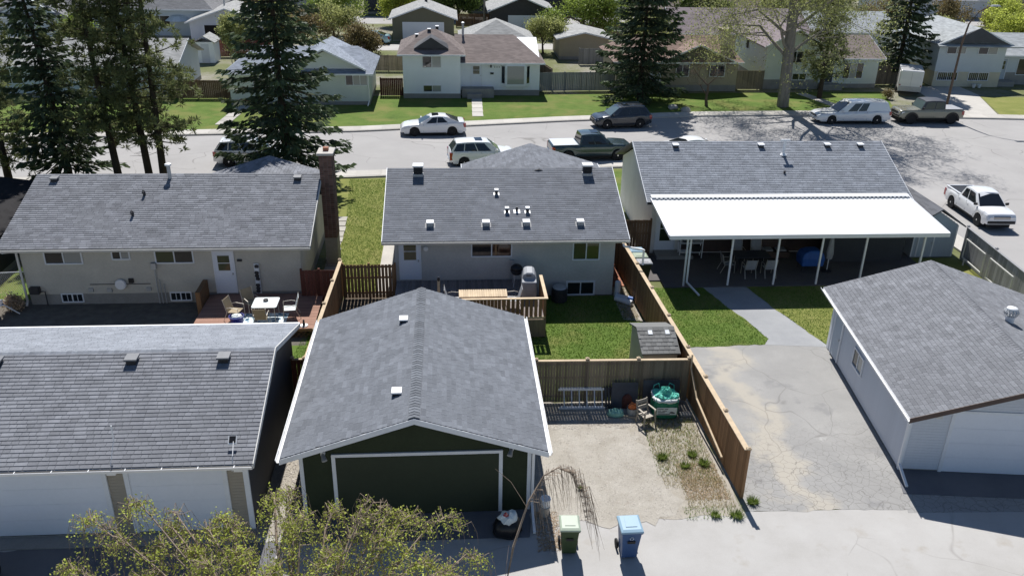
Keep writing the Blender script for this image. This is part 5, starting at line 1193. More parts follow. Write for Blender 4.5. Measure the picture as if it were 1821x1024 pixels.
part(T, 'canopy', puff(.15, .15, [(.7, .9), (1.0, 1.2), (1.6, .8), (2.15, .15)], 12, 2, .12, 6), 'cover_grey', world=False)
T = thing('storage_shelf', 'white wire shelf with boxes against the patio house wall', 'shelf', (12.3, 40.05, .06))
for z in (.3, .8, 1.3): part(T, 'shelf', MB().box(-.6, .6, -.2, .2, z, z+.03), 'metal_white', world=False)
for sx in (-1, 1):
    for sy in (-1, 1): part(T, 'upright', MB().box(sx*.58-.02, sx*.58+.02, sy*.18-.02, sy*.18+.02, 0, 1.6), 'metal_white', world=False)
part(T, 'box', MB().box(-.4, 0, -.15, .15, .835, 1.15), 'siding_dark', world=False); part(T, 'box', MB().box(.1, .5, -.15, .15, .335, .65), 'plastic_black', world=False)
T = thing('patio_sofa', 'dark wicker sofa under the covered patio window', 'sofa', (16.6, 39.95, .06))
part(T, 'seat', MB().box(-.8, .8, -.4, .35, .08, .4), 'fascia_brown', world=False, bevel=.03); part(T, 'backrest', MB().box(-.8, .8, .2, .4, .401, .85), 'fascia_brown', world=False, bevel=.03)
for s_ in (-.3, .4): part(T, 'cushion', MB().box(s_-.25, s_+.25, -.3, .15, .402, .5), 'cover_grey', world=False, bevel=.03)
m = MB()
for sx in (-1, 1):
    for sy in (-1, 1): m.box(sx*.7-.03, sx*.7+.03, sy*.3-.03, sy*.3+.03, 0, .1)
part(T, 'feet', m, 'metal_dark', world=False)
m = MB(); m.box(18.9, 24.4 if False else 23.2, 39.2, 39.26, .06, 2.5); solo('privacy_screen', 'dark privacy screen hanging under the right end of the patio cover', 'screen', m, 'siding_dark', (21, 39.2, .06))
# ------------------------------------------------------------------ vehicles (local: +x front, z up, origin on the ground at the middle)
def smooth_part(T, name, mb, mat, **k): return part(T, name, mb, mat, world=False, smooth=False, **k)
def vehicle(name, label, cat, loc, rz, sp):
    T = thing(name, label, cat, loc, rz)
    L, W = sp['L'], sp['W']; hl = L/2; R_ = sp.get('R', .33); xw = sp['axles']; paintm = sp['paint']
    top = sp['top']; sill = sp.get('sill', .22); ar = R_*1.16
    def zb(x):
        z = sill+(.10 if abs(x) > hl-.25 else 0)
        for a in xw:
            d = abs(x-a)
            if d < ar: z = max(z, R_*.95+math.sqrt(max(0, ar*ar-d*d)))
        return z
    xs = set(np.linspace(-hl, hl, 37))
    for a in xw:
        for k in range(9): xs.add(a-ar+2*ar*k/8)
    for e in (-1, 1):
        for d in (.04, .1, .2, .34): xs.add(e*(hl-d))
    xs = sorted(x for x in xs if -hl <= x <= hl); xs = [x for i, x in enumerate(xs) if i == 0 or x-xs[i-1] > .012]
    def hw(x):
        e = max(0, (abs(x)-(hl-.75))/.75); return W/2*(1-sp.get('taper', .13)*e*e)
    def ztop(x):
        e = max(0, (abs(x)-(hl-.12))/.12); return interp(top, x)-.10*e*e
    rings = []
    for x in xs:
        b, t = zb(x), ztop(x); t = max(t, b+.04); h = hw(x); q = []
        prof = [(0, .955), (.12, .985), (.45, 1.0), (.72, .985), (.90, .955), (1.0, .90)]
        right = [(x, -h*k, b+(t-b)*s_) for s_, k in prof]; crown = .02
        q = right+[(x, -h*.5, t+crown), (x, 0, t+crown*1.3), (x, h*.5, t+crown)]+[(x, -p[1], p[2]) for p in right[::-1]]
        rings.append(q)
    m = MB(); m.loft(rings, cap=False, closed=False)
    n = len(rings[0]); 
    for r0 in (rings[0], rings[-1]): m.add(r0, [tuple(range(n))])
    body = part(T, 'body', m, paintm, world=False, smooth=True)
    es = body.modifiers.new('edge', 'EDGE_SPLIT'); es.split_angle = rad(38)
    part(T, 'underbody', MB().box(-hl+.15, hl-.15, -W/2+.28, W/2-.28, .2, .62), 'rubber', world=False)
    # greenhouse
    g = sp['cab']; b0, b1, t0, t1 = g['rear'], g['front'], g['rtop'], g['ftop']; zbelt0, zbelt1 = interp(top, b0)-.02, interp(top, b1)-.02; zr_ = g['z']
    wb, wr = W/2*.90, W/2*g.get('wr', .70)
    def gp(u, s_, side):         # u 0 rear..1 front, s_ 0 belt..1 roof
        xb = b0+(b1-b0)*u; xt = t0+(t1-t0)*u; zbt = zbelt0+(zbelt1-zbelt0)*u
        zt_ = zr_-.05*(2*u-1)**2; k = s_; y = wb+(wr-wb)*(k**1.15)
        return Vector((xb+(xt-xb)*k, side*y, zbt+(zt_-zbt)*k))
    NU = 12; m = MB(); rings = []
    for i in range(NU+1):
        u = i/NU; r0 = [gp(u, s_, -1) for s_ in (0, .5, .9, 1.0)]
        tp = gp(u, 1, -1); mid = [Vector((tp.x, tp.y*k, tp.z+.045*(1-k*k))) for k in (.8, .4, 0, -.4, -.8)]
        rings.append([tuple(p) for p in r0+mid+[Vector((p.x, -p.y, p.z)) for p in r0[::-1]]])
    m.loft(rings, cap=True, closed=False)
    cab = part(T, 'cabin', m, g.get('paint', paintm), world=False, smooth=True); es = cab.modifiers.new('edge', 'EDGE_SPLIT'); es.split_angle = rad(40)
    # side windows
    for side in (-1, 1):
        for (u0, u1, *_o) in g['windows']:
            lo, hi = .08, .86; q = []
            N = 5
            for k in range(N+1): q.append(gp(u0+(u1-u0)*k/N, lo, side))
            sh = _o[0] if _o else (0, 0)
            for k in range(N+1)[::-1] if False else range(N, -1, -1):
                u = u0+(u1-u0)*k/N; q.append(gp(u, hi, side))
            q = [p+Vector((0, side*.012, .004)) for p in q]
            mb = MB(); mb.slab([tuple(p) for p in q], .006, (0, -side, 0)); part(T, 'side_window', mb, 'car_glass', world=False)
        # door seams and handles
        for xd in sp.get('seams', ()):
            mb = MB(); h = hw(xd)
            mb.bar((xd, side*(h*.992+.004), sill+.12), (xd, side*(h*.955+.004), interp(top, xd)-.04), .012, .008, (0, side, 0)); part(T, 'door_seam', mb, 'rubber', world=False)
        for xd in sp.get('handles', ()):
            zc = interp(top, xd)-.16; mb = MB().box(xd-.09, xd+.09, side*hw(xd)*.985-.012, side*hw(xd)*.985+.03*side if side > 0 else side*hw(xd)*.985+.012, zc-.018, zc+.018)
            part(T, 'door_handle', mb, sp.get('handle_mat', paintm), world=False)
        xm = g['front']-.12-(g['front']-g['ftop'])*.22; mp = gp(.93, .12, side)
        mb = MB(); mb.loft([[(mp.x-.02, side*(wb+.02), mp.z-.02), (mp.x+.1, side*(wb+.02), mp.z-.02), (mp.x+.1, side*(wb+.02), mp.z+.12), (mp.x-.02, side*(wb+.02), mp.z+.12)], [(mp.x-.0, side*(wb+.22), mp.z-.01), (mp.x+.09, side*(wb+.20), mp.z-.01), (mp.x+.09, side*(wb+.20), mp.z+.13), (mp.x, side*(wb+.22), mp.z+.13)]])
        part(T, 'mirror', mb, sp.get('mirror', paintm), world=False, bevel=.015)
        mb = MB().box(min(xw)+ar+.05, max(xw)-ar-.05, side*W/2*.965-.02, side*W/2*.965+.02, sill-.03, sill+.07); part(T, 'sill_trim', mb, sp.get('trim', 'rubber'), world=False)
    # windscreen and rear screen
    for u, nm in ((1, 'windscreen'), (0, 'rear_screen')):
        if nm == 'rear_screen' and g.get('norear'): continue
        q = [gp(u, .06, -1), gp(u, .06, 1), gp(u, .94, 1), gp(u, .94, -1)]; c = sum(q, Vector())/4
        nrm = (q[1]-q[0]).cross(q[3]-q[0]).normalized(); 
        if (nrm.x > 0) != (u == 1): nrm = -nrm
        q = [c+Vector(((p-c).x, (p-c).y*.93, (p-c).z)) for p in q]
        mb = MB(); qq = [tuple(p+nrm*.012) for p in q]; mb.slab(qq, .006, -nrm); part(T, nm, mb, g.get('ws', 'car_glass_light') if u else 'car_glass', world=False)
    if g.get('sunroof'):
        cx_ = t0+(t1-t0)*.72; mb = MB().box(cx_-.28, cx_+.22, -.38, .38, zr_+.012, zr_+.045); part(T, 'sunroof', mb, 'car_glass', world=False)
    if g.get('rails'):
        for s_ in (-1, 1): mb = MB(); mb.tube([(t0+.15, s_*wr*.93, zr_+.0), (t0+.25, s_*wr*.93, zr_+.06), (t1-.3, s_*wr*.93, zr_+.06), (t1-.15, s_*wr*.93, zr_-.0)], .018, 6); part(T, 'roof_rail', mb, 'chrome', world=False)
    # wheels
    for a in xw:
        for s_ in (-1, 1):
            yo = s_*(W/2-.115); tw = sp.get('tw', .105)
            mb = MB().lathe([(R_*.62, -tw), (R_*.95, -tw), (R_, -tw*.6), (R_, tw*.6), (R_*.95, tw), (R_*.62, tw)], (a, yo, R_), 28, 'y'); wh = part(T, 'wheel', mb, 'rubber', world=False)
            rm = sp.get('rim', 'rim_alloy'); mb = MB(); yf = yo+s_*tw*.72
            mb.lathe([(R_*.64, 0), (R_*.6, .02*s_), (R_*.54, -.02*s_)], (a, yf, R_), 24, 'y', cap=False)
            for k in range(6):
                t_ = k*math.pi/3; mb.bar((a+R_*.06*math.cos(t_), yf, R_+R_*.06*math.sin(t_)), (a+R_*.58*math.cos(t_), yf, R_+R_*.58*math.sin(t_)), R_*.2, .03, (0, 1, 0))
            mb.lathe([(R_*.16, .025), (R_*.14, .035), (.005, .035)] if s_ > 0 else [(R_*.16, -.025), (R_*.14, -.035), (.005, -.035)], (a, yf, R_), 14, 'y'); part(wh, 'rim', mb, rm, world=False)
            mb = MB().lathe([(R_*.6, -.005), (.01, -.005), (.01, .005), (R_*.6, .005)], (a, yo+s_*.02, R_), 20, 'y'); part(wh, 'brake_disc', mb, 'metal_dark', world=False)
            if sp.get('flare'):
                mb = MB(); pts = [(a+ar*1.04*math.cos(t_), s_*(W/2+.03), R_*.95+ar*1.04*math.sin(t_)) for t_ in np.linspace(.15, math.pi-.15, 9)]
                for p, q in zip(pts, pts[1:]): mb.bar(p, q, .14, .06, (0, s_, 0))
                part(T, 'wheel_flare', mb, sp['flare'], world=False)
    # lamps, grille, bumpers, plate
    zf = interp(top, hl-.3); zrr = interp(top, -hl+.3); wf = hw(hl-.1)
    for s_ in (-1, 1):
        hlh = sp.get('hl', (.62, .13)); mb = MB(); y0, y1 = s_*wf*.58, s_*wf*1.0
        z0 = zf-.26; mb.loft([[(hl-.02, y0, z0), (hl-.02, y0, z0+hlh[1]), (hl-.2, y0, z0+hlh[1]+.02), (hl-.2, y0, z0)], [(hl-.16, y1, z0+.01), (hl-.17, y1, z0+hlh[1]+.02), (hl-.40, y1+.004*s_, z0+hlh[1]+.04), (hl-.38, y1+.004*s_, z0+.03)]]); part(T, 'headlight', mb, 'headlight', world=False)
        tl = sp.get('tl', (.14, .30)); mb = MB().box(-hl-.012, -hl+.2, min(s_*(wf*.78), s_*(wf*1.015)), max(s_*(wf*.78), s_*(wf*1.015)), zrr-.10-tl[1], zrr-.10); part(T, 'taillight', mb, 'taillight', world=False)
    mb = MB().box(hl-.09, hl+.012, -wf*.55, wf*.55, zf-.27, zf-.13); part(T, 'grille', mb, 'black_plastic', world=False)
    if sp.get('grille_bar'): part(T, 'grille_bar', MB().box(hl-.02, hl+.03, -wf*.85, wf*.85, zf-.215, zf-.175), sp['grille_bar'], world=False)
    mb = MB().box(hl-.16, hl+.035, -wf*.93, wf*.93, sill+.13, sill+.30); part(T, 'front_bumper', mb, sp.get('bumper', paintm), world=False, bevel=.03)
    mb = MB().box(-hl-.035, -hl+.16, -wf*.93, wf*.93, sill+.13, sill+.30); part(T, 'rear_bumper', mb, sp.get('bumper', paintm), world=False, bevel=.03)
    mb = MB().box(-hl-.042, -hl-.03, -.16, .16, sill+.32, sill+.42) if sp.get('plate_high') else MB().box(-hl-.045, -hl-.036, -.16, .16, sill+.16, sill+.27); part(T, 'number_plate', mb, 'trim_white', world=False)
    if sp.get('bed'):
        bx0, bx1, zb0 = sp['bed']; mb = MB(); wv = W/2*.80
        if sp.get('bed_cover'): part(T, 'bed_cover', MB().box(bx0+.04, bx1-.03, -W/2*.88, W/2*.88, zb0+.022, zb0+.06), sp['bed_cover'], world=False, bevel=.02)
        else:
            part(T, 'bed_liner', MB().box(bx0+.08, bx1-.05, -wv, wv, zb0+.018, zb0+.034), 'black_plastic', world=False)
            for s_ in (-1, 1): part(T, 'bed_rail', MB().box(bx0, bx1, min(s_*wv, s_*W/2*.92), max(s_*wv, s_*W/2*.92), zb0+.018, zb0+.09), paintm, world=False, bevel=.02)
            part(T, 'tailgate_top', MB().box(bx0, bx0+.08, -wv, wv, zb0+.018, zb0+.085), paintm, world=False); part(T, 'bed_bulkhead', MB().box(bx1-.05, bx1, -wv, wv, zb0+.018, zb0+.085), paintm, world=False)
    return T
SEDAN = dict(L=4.9, W=1.84, R=.345, axles=(-1.4, 1.43), paint='paint_white', sill=.2, top=[(-2.45, .88), (-2.3, 1.02), (-1.7, 1.04), (-.6, .99), (.9, .93), (1.6, .86), (2.2, .74), (2.45, .62)],
    cab=dict(rear=-2.0, front=1.15, rtop=-.95, ftop=.18, z=1.44, windows=((.28, .54), (.56, .82)), ws='car_glass', sunroof=True), seams=(.75, -.25, -1.05), handles=(-.05, -.95), rim='metal_dark')
SUV = dict(L=4.62, W=1.86, R=.36, axles=(-1.34, 1.36), paint='paint_charcoal', sill=.26, top=[(-2.31, 1.0), (-2.2, 1.12), (-1.2, 1.12), (.7, 1.06), (1.3, 1.02), (2.0, .92), (2.31, .78)],
    cab=dict(rear=-2.22, front=1.18, rtop=-1.82, ftop=.35, z=1.68, windows=((.04, .25), (.27, .53), (.55, .82)), sunroof=True, rails=True), seams=(.72, -.2, -1.1), handles=(-.05, -.95), trim='black_plastic', bumper='black_plastic')
CROSS = dict(SUV, paint='paint_white', bumper='paint_white', tl=(.14, .5)); CROSS['cab'] = dict(SUV['cab'], rails=False)
WAGON = dict(SUV, paint='paint_pearl', L=4.62, bumper='paint_champagne'); WAGON['cab'] = dict(SUV['cab'], paint='paint_white')
HATCH = dict(SEDAN, paint='paint_sky', rim='rim_alloy'); HATCH['cab'] = dict(SEDAN['cab'], sunroof=False)
HEARSE = dict(L=6.2, W=1.95, R=.36, axles=(-1.95, 1.88), paint='paint_pearl', sill=.24, top=[(-3.1, 1.05), (-3.0, 1.12), (-.5, 1.06), (1.0, 1.0), (1.9, .95), (2.8, .84), (3.1, .72)],
    cab=dict(rear=-3.02, front=1.45, rtop=-2.72, ftop=.45, z=1.80, wr=.76, windows=((.47, .63), (.65, .83)), ws='car_glass'), seams=(.95, -.05, -1.0), handles=(.1, -.85), grille_bar='chrome', bumper='paint_pearl')
PICK = dict(L=5.75, W=1.98, R=.40, axles=(-1.75, 1.8), paint='paint_teal', sill=.36, taper=.07, top=[(-2.87, 1.16), (-.98, 1.16), (-.9, 1.2), (1.2, 1.18), (1.9, 1.16), (2.7, 1.08), (2.87, .92)],
    cab=dict(rear=-.95, front=1.45, rtop=-.80, ftop=.62, z=1.88, windows=((.06, .46), (.49, .86)), sunroof=True), seams=(1.05, .1, -.85), handles=(.25, -.7), grille_bar='chrome', bumper='chrome', bed=(-2.82, -1.0, 1.16), bed_cover='paint_white', tl=(.12, .42))
PICK2 = dict(PICK, paint='paint_white', L=5.0, axles=(-1.5, 1.55), W=1.80, R=.37, top=[(-2.5, 1.06), (-.98, 1.06), (-.9, 1.1), (1.2, 1.08), (1.9, 1.05), (2.35, .98), (2.5, .82)], bed=(-2.45, -.85, 1.06), bed_cover=None, grille_bar='chrome', bumper='black_plastic', mirror='black_plastic', sill=.33)
PICK2['cab'] = dict(rear=-.82, front=1.35, rtop=-.62, ftop=.55, z=1.70, windows=((.08, .38), (.42, .86)), ws='car_glass')
JEEP = dict(L=5.5, W=1.88, R=.43, axles=(-1.78, 1.7), paint='paint_tan', sill=.46, taper=.05, top=[(-2.75, 1.18), (-1.15, 1.18), (-1.1, 1.22), (.9, 1.20), (1.2, 1.2), (2.4, 1.14), (2.62, 1.08), (2.75, .9)],
    cab=dict(rear=-1.1, front=.95, rtop=-1.06, ftop=.62, z=1.90, wr=.8, windows=((.06, .44), (.48, .9)), paint='siding_dark'), seams=(.75, -.15, -1.02), handles=(.0, -.9), flare='black_plastic', rim='metal_dark', tw=.14, bumper='black_plastic', mirror='black_plastic', bed=(-2.7, -1.15, 1.18), bed_cover='cover_grey', tl=(.12, .3))
JEEP['cab'] = dict(JEEP['cab'], paint='slate_sheet')
vehicle('parked_car', 'white sedan with black wheels parked before the white split level house', 'car', (-1.2, 64.85, .008), rad(183.5), SEDAN)
vehicle('parked_car', 'dark charcoal SUV parked in the spruce shadow across the street', 'car', (13.7, 66.95, .008), rad(187), SUV)
vehicle('parked_car', 'white crossover with black sunroof parked behind the charcoal roofed bungalow', 'car', (2.25, 56.9, .008), rad(6), CROSS)
vehicle('pickup_truck', 'dark teal crew cab pickup with white bed cover', 'pickup truck', (9.85, 58.1, .008), rad(5), PICK)
vehicle('hearse', 'long pearl white hearse parked beside the big poplar', 'hearse', (33.2, 68.35, .008), rad(180), HEARSE)
vehicle('pickup_truck', 'tan off-road pickup with dark hard top and big black tyres', 'pickup truck', (39.75, 68.35, .008), rad(180), JEEP)
vehicle('pickup_truck', 'white pickup with empty bed parked on the cross street', 'pickup truck', (31.1, 45.75, .008), rad(-92.6), PICK2)
vehicle('parked_car', 'white roofed champagne wagon parked beyond the beige bungalow', 'car', (-13.3, 57.2, .008), rad(3), WAGON)
vehicle('parked_car', 'white car seen only by its roof beyond the white bungalow', 'car', (17.6, 58.15, .008), rad(3), dict(SEDAN, cab=dict(SEDAN['cab'], sunroof=False)))
vehicle('parked_car', 'pale blue car parked in the far back lane', 'car', (-9.2, 105.6, FZ), rad(175), HATCH)
# cargo trailer
T = thing('cargo_trailer', 'white enclosed cargo trailer parked on the lawn by the driveway', 'trailer', (43.6, 79.0, FZ+.004), rad(-24))
part(T, 'box', MB().box(-1.0, 1.0, -1.6, 1.9, .42, 2.35), 'paint_white', world=False, bevel=.08); part(T, 'skirt', MB().box(-.99, .99, -1.63, -1.6, .45, .9), 'metal_galv', world=False)
part(T, 'side_door', MB().box(-1.02, -.998, -.95, -.2, .6, 2.1), 'trim_offwhite', world=False); part(T, 'door_seam', MB().box(-.01, .01, -1.625, -1.598, .9, 2.2), 'metal_galv', world=False)
for s_ in (-1, 1): part(T, 'wheel', MB().lathe([(.05, -.09), (.3, -.09), (.33, 0), (.3, .09), (.05, .09)], (s_*1.0, .3, .33), 20, 'x'), 'rubber', world=False)
for s_ in (-1, 1): part(T, 'taillight', MB().box(s_*.9-.06, s_*.9+.06, -1.64, -1.62, .95, 1.05), 'taillight', world=False)
part(T, 'hitch', MB().box(-.05, .05, 1.9, 3.0, .4, .5), 'metal_dark', world=False); part(T, 'jack', MB().box(-.04, .04, 2.8, 2.88, 0, .5), 'metal_dark', world=False)
# street lamp
T = thing('street_lamp', 'dark curved street lamp behind the tan off-road pickup', 'street lamp', (42.35, 70.0, FZ+.02))
m = MB(); P = [(0, 0, 0), (.05, 0, 3), (.1, 0, 6), (.25, -.1, 7.6), (.8, -.3, 8.6), (1.5, -.6, 9.1)]; m.tube(P, [.12, .10, .085, .07, .055, .045], 10); part(T, 'pole', m, 'bark_brown', world=False)
part(T, 'base', MB().lathe([(.2, 0), (.2, .25), (.13, .35)], (0, 0, 0), 12), 'metal_dark', world=False); part(T, 'lamp_head', MB().loft([rg_(1.35, 2.1, -.95, -.65, 9.04), rg_(1.4, 2.0, -.93, -.67, 9.16)]), 'metal_galv', world=False)
# ------------------------------------------------------------------ houses across the street
def far_house(name, label, loc, rz, blocks, wins=(), doors=(), cat='house', extra=None, trim='trim_white'):
    T = thing(name, label, cat, loc, rz); base = Vector(loc); Rz = Matrix.Rotation(rz, 3, 'Z')
    for b in blocks:
        x0, x1, y0, y1, ze, zr_, ax = b[:7]; o = b[7] if len(b) > 7 else {}; ov = o.get('ov', .45); hip = o.get('hip', (0, 0)); z0 = o.get('z0', 0)
        wm, rm = o.get('wall', 'siding_white'), o.get('roof', 'roof_brown'); run = ((y1-y0) if ax == 0 else (x1-x0))/2; sl = (zr_-ze)/(run+ov)
        full = hip[0] > 0 and hip[1] > 0
        part(T, 'wall', wall_mb(x0, x1, y0, y1, z0, ze+.02, None if full else ze+run*sl-.05, ax) if not o.get('split') else wall_mb(x0, x1, y0, y1, o['split'], ze+.02, None if full else ze+run*sl-.05, ax), wm, world=False)
        if o.get('split'): part(T, 'lower_wall', MB().box(x0+.02, x1-.02, y0+.03, y1-.02, 0, o['split']), o['wall2'], world=False)
        elif o.get('found', .35) and z0 == 0: part(T, 'foundation', MB().box(x0-.01, x1+.01, y0-.015, y1+.01, 0, o.get('found', .35)), 'concrete_foundation', world=False)
        part(T, 'roof', roof_mb(x0-ov, x1+ov, y0-ov, y1+ov, ze, zr_, ax, hip), rm, world=False)
        m = MB(); m.box(x0-ov, x1+ov, y0-ov-.035, y0-ov-.002, ze-.13, ze+.01)
        if ax == 0 or hip[0] > 0: part(T, 'gutter', m, trim, world=False)
        else:
            m = MB(); xm = (x0+x1)/2
            for a in (x0-ov, x1+ov): m.loft([[(a, y0-ov-.03, ze-.14), (a, y0-ov-.002, ze-.14), (a, y0-ov-.002, ze+.01), (a, y0-ov-.03, ze+.01)], [(xm, y0-ov-.03, zr_-.14), (xm, y0-ov-.002, zr_-.14), (xm, y0-ov-.002, zr_+.01), (xm, y0-ov-.03, zr_+.01)]])
            part(T, 'fascia_board', m, trim, world=False)
        if ax == 0 and hip == (0, 0):
            m = MB()
            for xx in (x0-ov-.03, x1+ov+.002): m.slab([(xx, y0-ov, ze+.015), (xx+.028, y0-ov, ze+.015), (xx+.028, (y0+y1)/2, zr_+.015), (xx, (y0+y1)/2, zr_+.015)], .14)
            part(T, 'fascia_board', m, trim, world=False)
    W2 = lambda v: base+Rz @ Vector(v)
    for x, y, z, w, h, p, gm, *gr in wins: window(T, W2((x, y, z)), Rz @ X, Rz @ NY, w, h, p, gm, grid=gr[0] if gr else None, frame=gr[1] if len(gr) > 1 else 'trim_white')
    for x, y, z, w, h, mt, lite in doors: door(T, W2((x, y, z)), Rz @ X, Rz @ NY, w, h, mt, lite=lite)
    return T
D_, C_ = 'window_dark', 'window_blind'
# white split level in the middle
HA = far_house('split_level_house', 'white split level house with brown roof and a bay window', (-3.93, 76.35, FZ), 0,
    [(0, 5.02, 0, 7, 3.85, 5.45, 0, dict(hip=(2.6, 2.6), found=.42)), (5.02, 12.15, 1.2, 9.5, 2.95, 4.72, 0, dict(hip=(0, 2.6), found=.5))],
    [(1.75, 0, 2.72, 1.55, .98, 2, (D_, C_)), (1.78, 0, .62, 1.5, .5, 2, (D_, C_))], [(6.0, 1.2, .85, .9, 1.95, 'door_white', (.55, .9))])
m = MB(); m.slab([(1.05, -.5, 3.98), (2.5, .12, 5.05), (3.95, -.5, 3.98)], .0); 
m = MB(); m.loft([[(1.0, .25, 4.25), (2.5, .25, 5.2), (4.0, .25, 4.25)], [(1.0, 1.4, 4.5), (2.5, 2.2, 5.2), (4.0, 1.4, 4.5)]]); part(HA, 'dutch_gable', m, 'fascia_dark', world=False)
m = MB(); m.loft([[(8.6, 1.21, .9), (9.1, .72, .9), (10.8, .72, .9), (11.3, 1.21, .9)], [(8.6, 1.21, 2.9), (9.1, .72, 2.9), (10.8, .72, 2.9), (11.3, 1.21, 2.9)]]); part(HA, 'bay_wall', m, 'siding_white', world=False)
window(HA, (-3.93+9.2, 76.35+.72, FZ+1.1), X, NY, 1.5, 1.6, 1, ('window_blind',)); 
for xx, uu, oo in ((8.72, (1, -1), (8.74, 1.08)), (10.98, (1, 1), (10.93, .85))): window(HA, (-3.93+oo[0], 76.35+oo[1], FZ+1.15), (uu[0]*.71, uu[1]*.71, 0), (-.71*-uu[1] if uu[1] > 0 else -.71, -.71, 0) if uu[1] < 0 else (.71, -.71, 0), .38, 1.5, 1, (D_,), fr=.03)
part(HA, 'porch', MB().box(5.15, 8.0, .2, 1.2, 0, .8), 'concrete_foundation', world=False); part(HA, 'porch_step', MB().box(5.6, 6.9, -.3, .2, 0, .45), 'concrete_foundation', world=False)
part(HA, 'mailbox', MB().box(7.7, 8.0, 1.08, 1.19, 1.9, 2.05), 'metal_dark', world=False); part(HA, 'porch_lamp', MB().box(7.7, 7.82, 1.05, 1.19, 2.5, 2.75), 'metal_dark', world=False)
m = MB(); m.lathe([(.1, 0), (.1, 1.3), (.16, 1.3), (.16, 1.4), (.02, 1.45)], (5.35, 5.2, 4.4), 10); part(HA, 'flue_pipe', m, 'metal_galv', world=False)
for x, y, z in ((2.3, 3.2, 5.3), (3.0, 4.2, 5.4), (1.2, 2.7, 4.9)): box_vent(HA, -3.93+x, 76.35+y, FZ+z, .3, .18, 'metal_white', 'metal_dark', fl=False)
m = MB()
for k, (dx_) in enumerate((0, .2, .4)): m.box(8.05+dx_, 8.15+dx_, 1.17, 1.195, 2.45, 2.62)
part(HA, 'house_number', m, 'metal_galv', world=False)
# white bungalow with blue grey roof, behind the spruce
HL = far_house('far_bungalow', 'pale bungalow with blue grey roof behind the tall street spruce', (-18.3, 73.8, FZ), 0,
    [(0, 11.6, 0, 7.5, 2.7, 4.3, 0, dict(wall='siding_mint', roof='roof_bluegrey', hip=(2.4, 1.6), found=.3)), (5.0, 10.9, .3, 6.0, 3.0, 4.7, 1, dict(wall='siding_mint', roof='roof_bluegrey', z0=2.4, ov=.5))],
    [(9.7, 0, 1.7, 1.75, .85, 3, (D_, C_, C_)), (2.0, 0, 1.3, 1.6, 1.0, 2, (D_, C_))], [(4.2, 0, .4, .9, 2.0, 'door_white', None)])
downspout(HL, [(-6.72, 73.7, 2.7), (-6.72, 73.7, .5), (-6.8, 72.9, .12+FZ)])
# brown roofed tan bungalow on the right of the far spruce
HB = far_house('far_bungalow', 'tan bungalow with reddish brown roof and white windows by the bare tree', (15.6, 79.5, FZ), 0,
    [(0, 11.4, 0, 7.4, 2.75, 4.6, 0, dict(wall='siding_tan', roof='roof_redbrown', hip=(2.5, 1.5), found=.6)), (4.2, 10.9, -.15, 5, 2.76, 4.35, 1, dict(wall='siding_olive', roof='roof_redbrown', z0=2.5, ov=.3))],
    [(5.55, -.16, 1.45, 1.15, 1.0, 2, (D_,)), (8.75, -.16, 1.45, 1.35, 1.0, 2, (D_,))], [(3.2, 0, .75, .9, 1.95, 'door_white', (.4, .9))])
part(HB, 'porch_step', MB().box(2.9, 4.5, -1.2, 0, 0, .7), 'concrete_foundation', world=False)
part(HB, 'chimney', MB().box(10.1, 11.0, 2.0, 2.9, 2.6, 5.3), 'siding_cream', world=False); part(HB, 'chimney_cap', MB().box(10.0, 11.1, 1.9, 3.0, 5.3, 5.42), 'siding_tan', world=False)
# pale green split level behind the poplar
HC = far_house('split_level_house', 'pale green split level house behind the big poplar', (30.0, 80.6, FZ), 0,
    [(0, 5.4, 0, 9.5, 4.0, 5.6, 1, dict(wall='siding_mint', roof='roof_mauve', found=.9)), (5.4, 11.4, .6, 8.5, 2.85, 4.4, 0, dict(wall='siding_mint', roof='roof_brown', found=.4))],
    [(2.2, 0, 2.5, 1.4, 1.0, 2, (D_,)), (2.8, 0, .9, 1.3, .55, 2, (D_,)), (8.0, .6, .95, 1.9, 1.4, 3, (D_, C_, D_))], [(6.1, .6, .55, .9, 2.0, 'siding_dark', None)])
window(HC, (30.0-.012, 86.5, FZ+2.9), NY, (-1, 0, 0), .8, .9, 1, (D_,))
part(HC, 'porch', MB().box(5.5, 7.6, -.6, .6, 0, .5), 'concrete_foundation', world=False)
# blue grey two storey house on the right
HR = far_house('split_level_house', 'blue grey two level house with cream lower wall by the concrete driveway', (47.6, 82.0, FZ), rad(-3),
    [(0, 6.6, 0, 9, 4.1, 5.7, 1, dict(wall='siding_bluegrey', roof='roof_pale', split=1.45, wall2='siding_cream')), (6.6, 14.5, 1.5, 9, 2.9, 4.5, 0, dict(wall='siding_bluegrey', roof='roof_pale', found=1.2))],
    [(.8, 0, 3.2, 1.8, .85, 2, (D_, C_)), (3.9, 0, 3.2, 1.8, .85, 2, (D_, C_)), (.4, .03, .65, 1.9, .72, 2, (D_,), (10, 1)), (3.5, .03, .65, 1.9, .72, 2, (D_,), (10, 1)), (9.0, 1.5, 1.0, 1.1, 1.5, 1, (D_,), None, 'trim_white')],
    [(7.0, 1.5, .5, .85, 2.0, 'siding_blue', (.5, .9))])
m = MB(); m.loft([[(.6, -.47, 4.32), (3.3, -.47, 5.72), (6.0, -.47, 4.32)], [(.6, -.6, 4.32), (3.3, -.6, 5.72), (6.0, -.6, 4.32)]]); part(HR, 'gable_panel', m, 'slate_sheet', world=False)
part(HR, 'skirt_roof', MB().slab([(-.5, -.8, 4.0), (8.6, -.8, 4.0), (8.6, -.1, 4.22), (-.5, -.1, 4.22)], .1), 'roof_pale', world=False)
part(HR, 'porch', MB().box(6.7, 8.4, .3, 1.5, 0, .48), 'concrete_foundation', world=False)
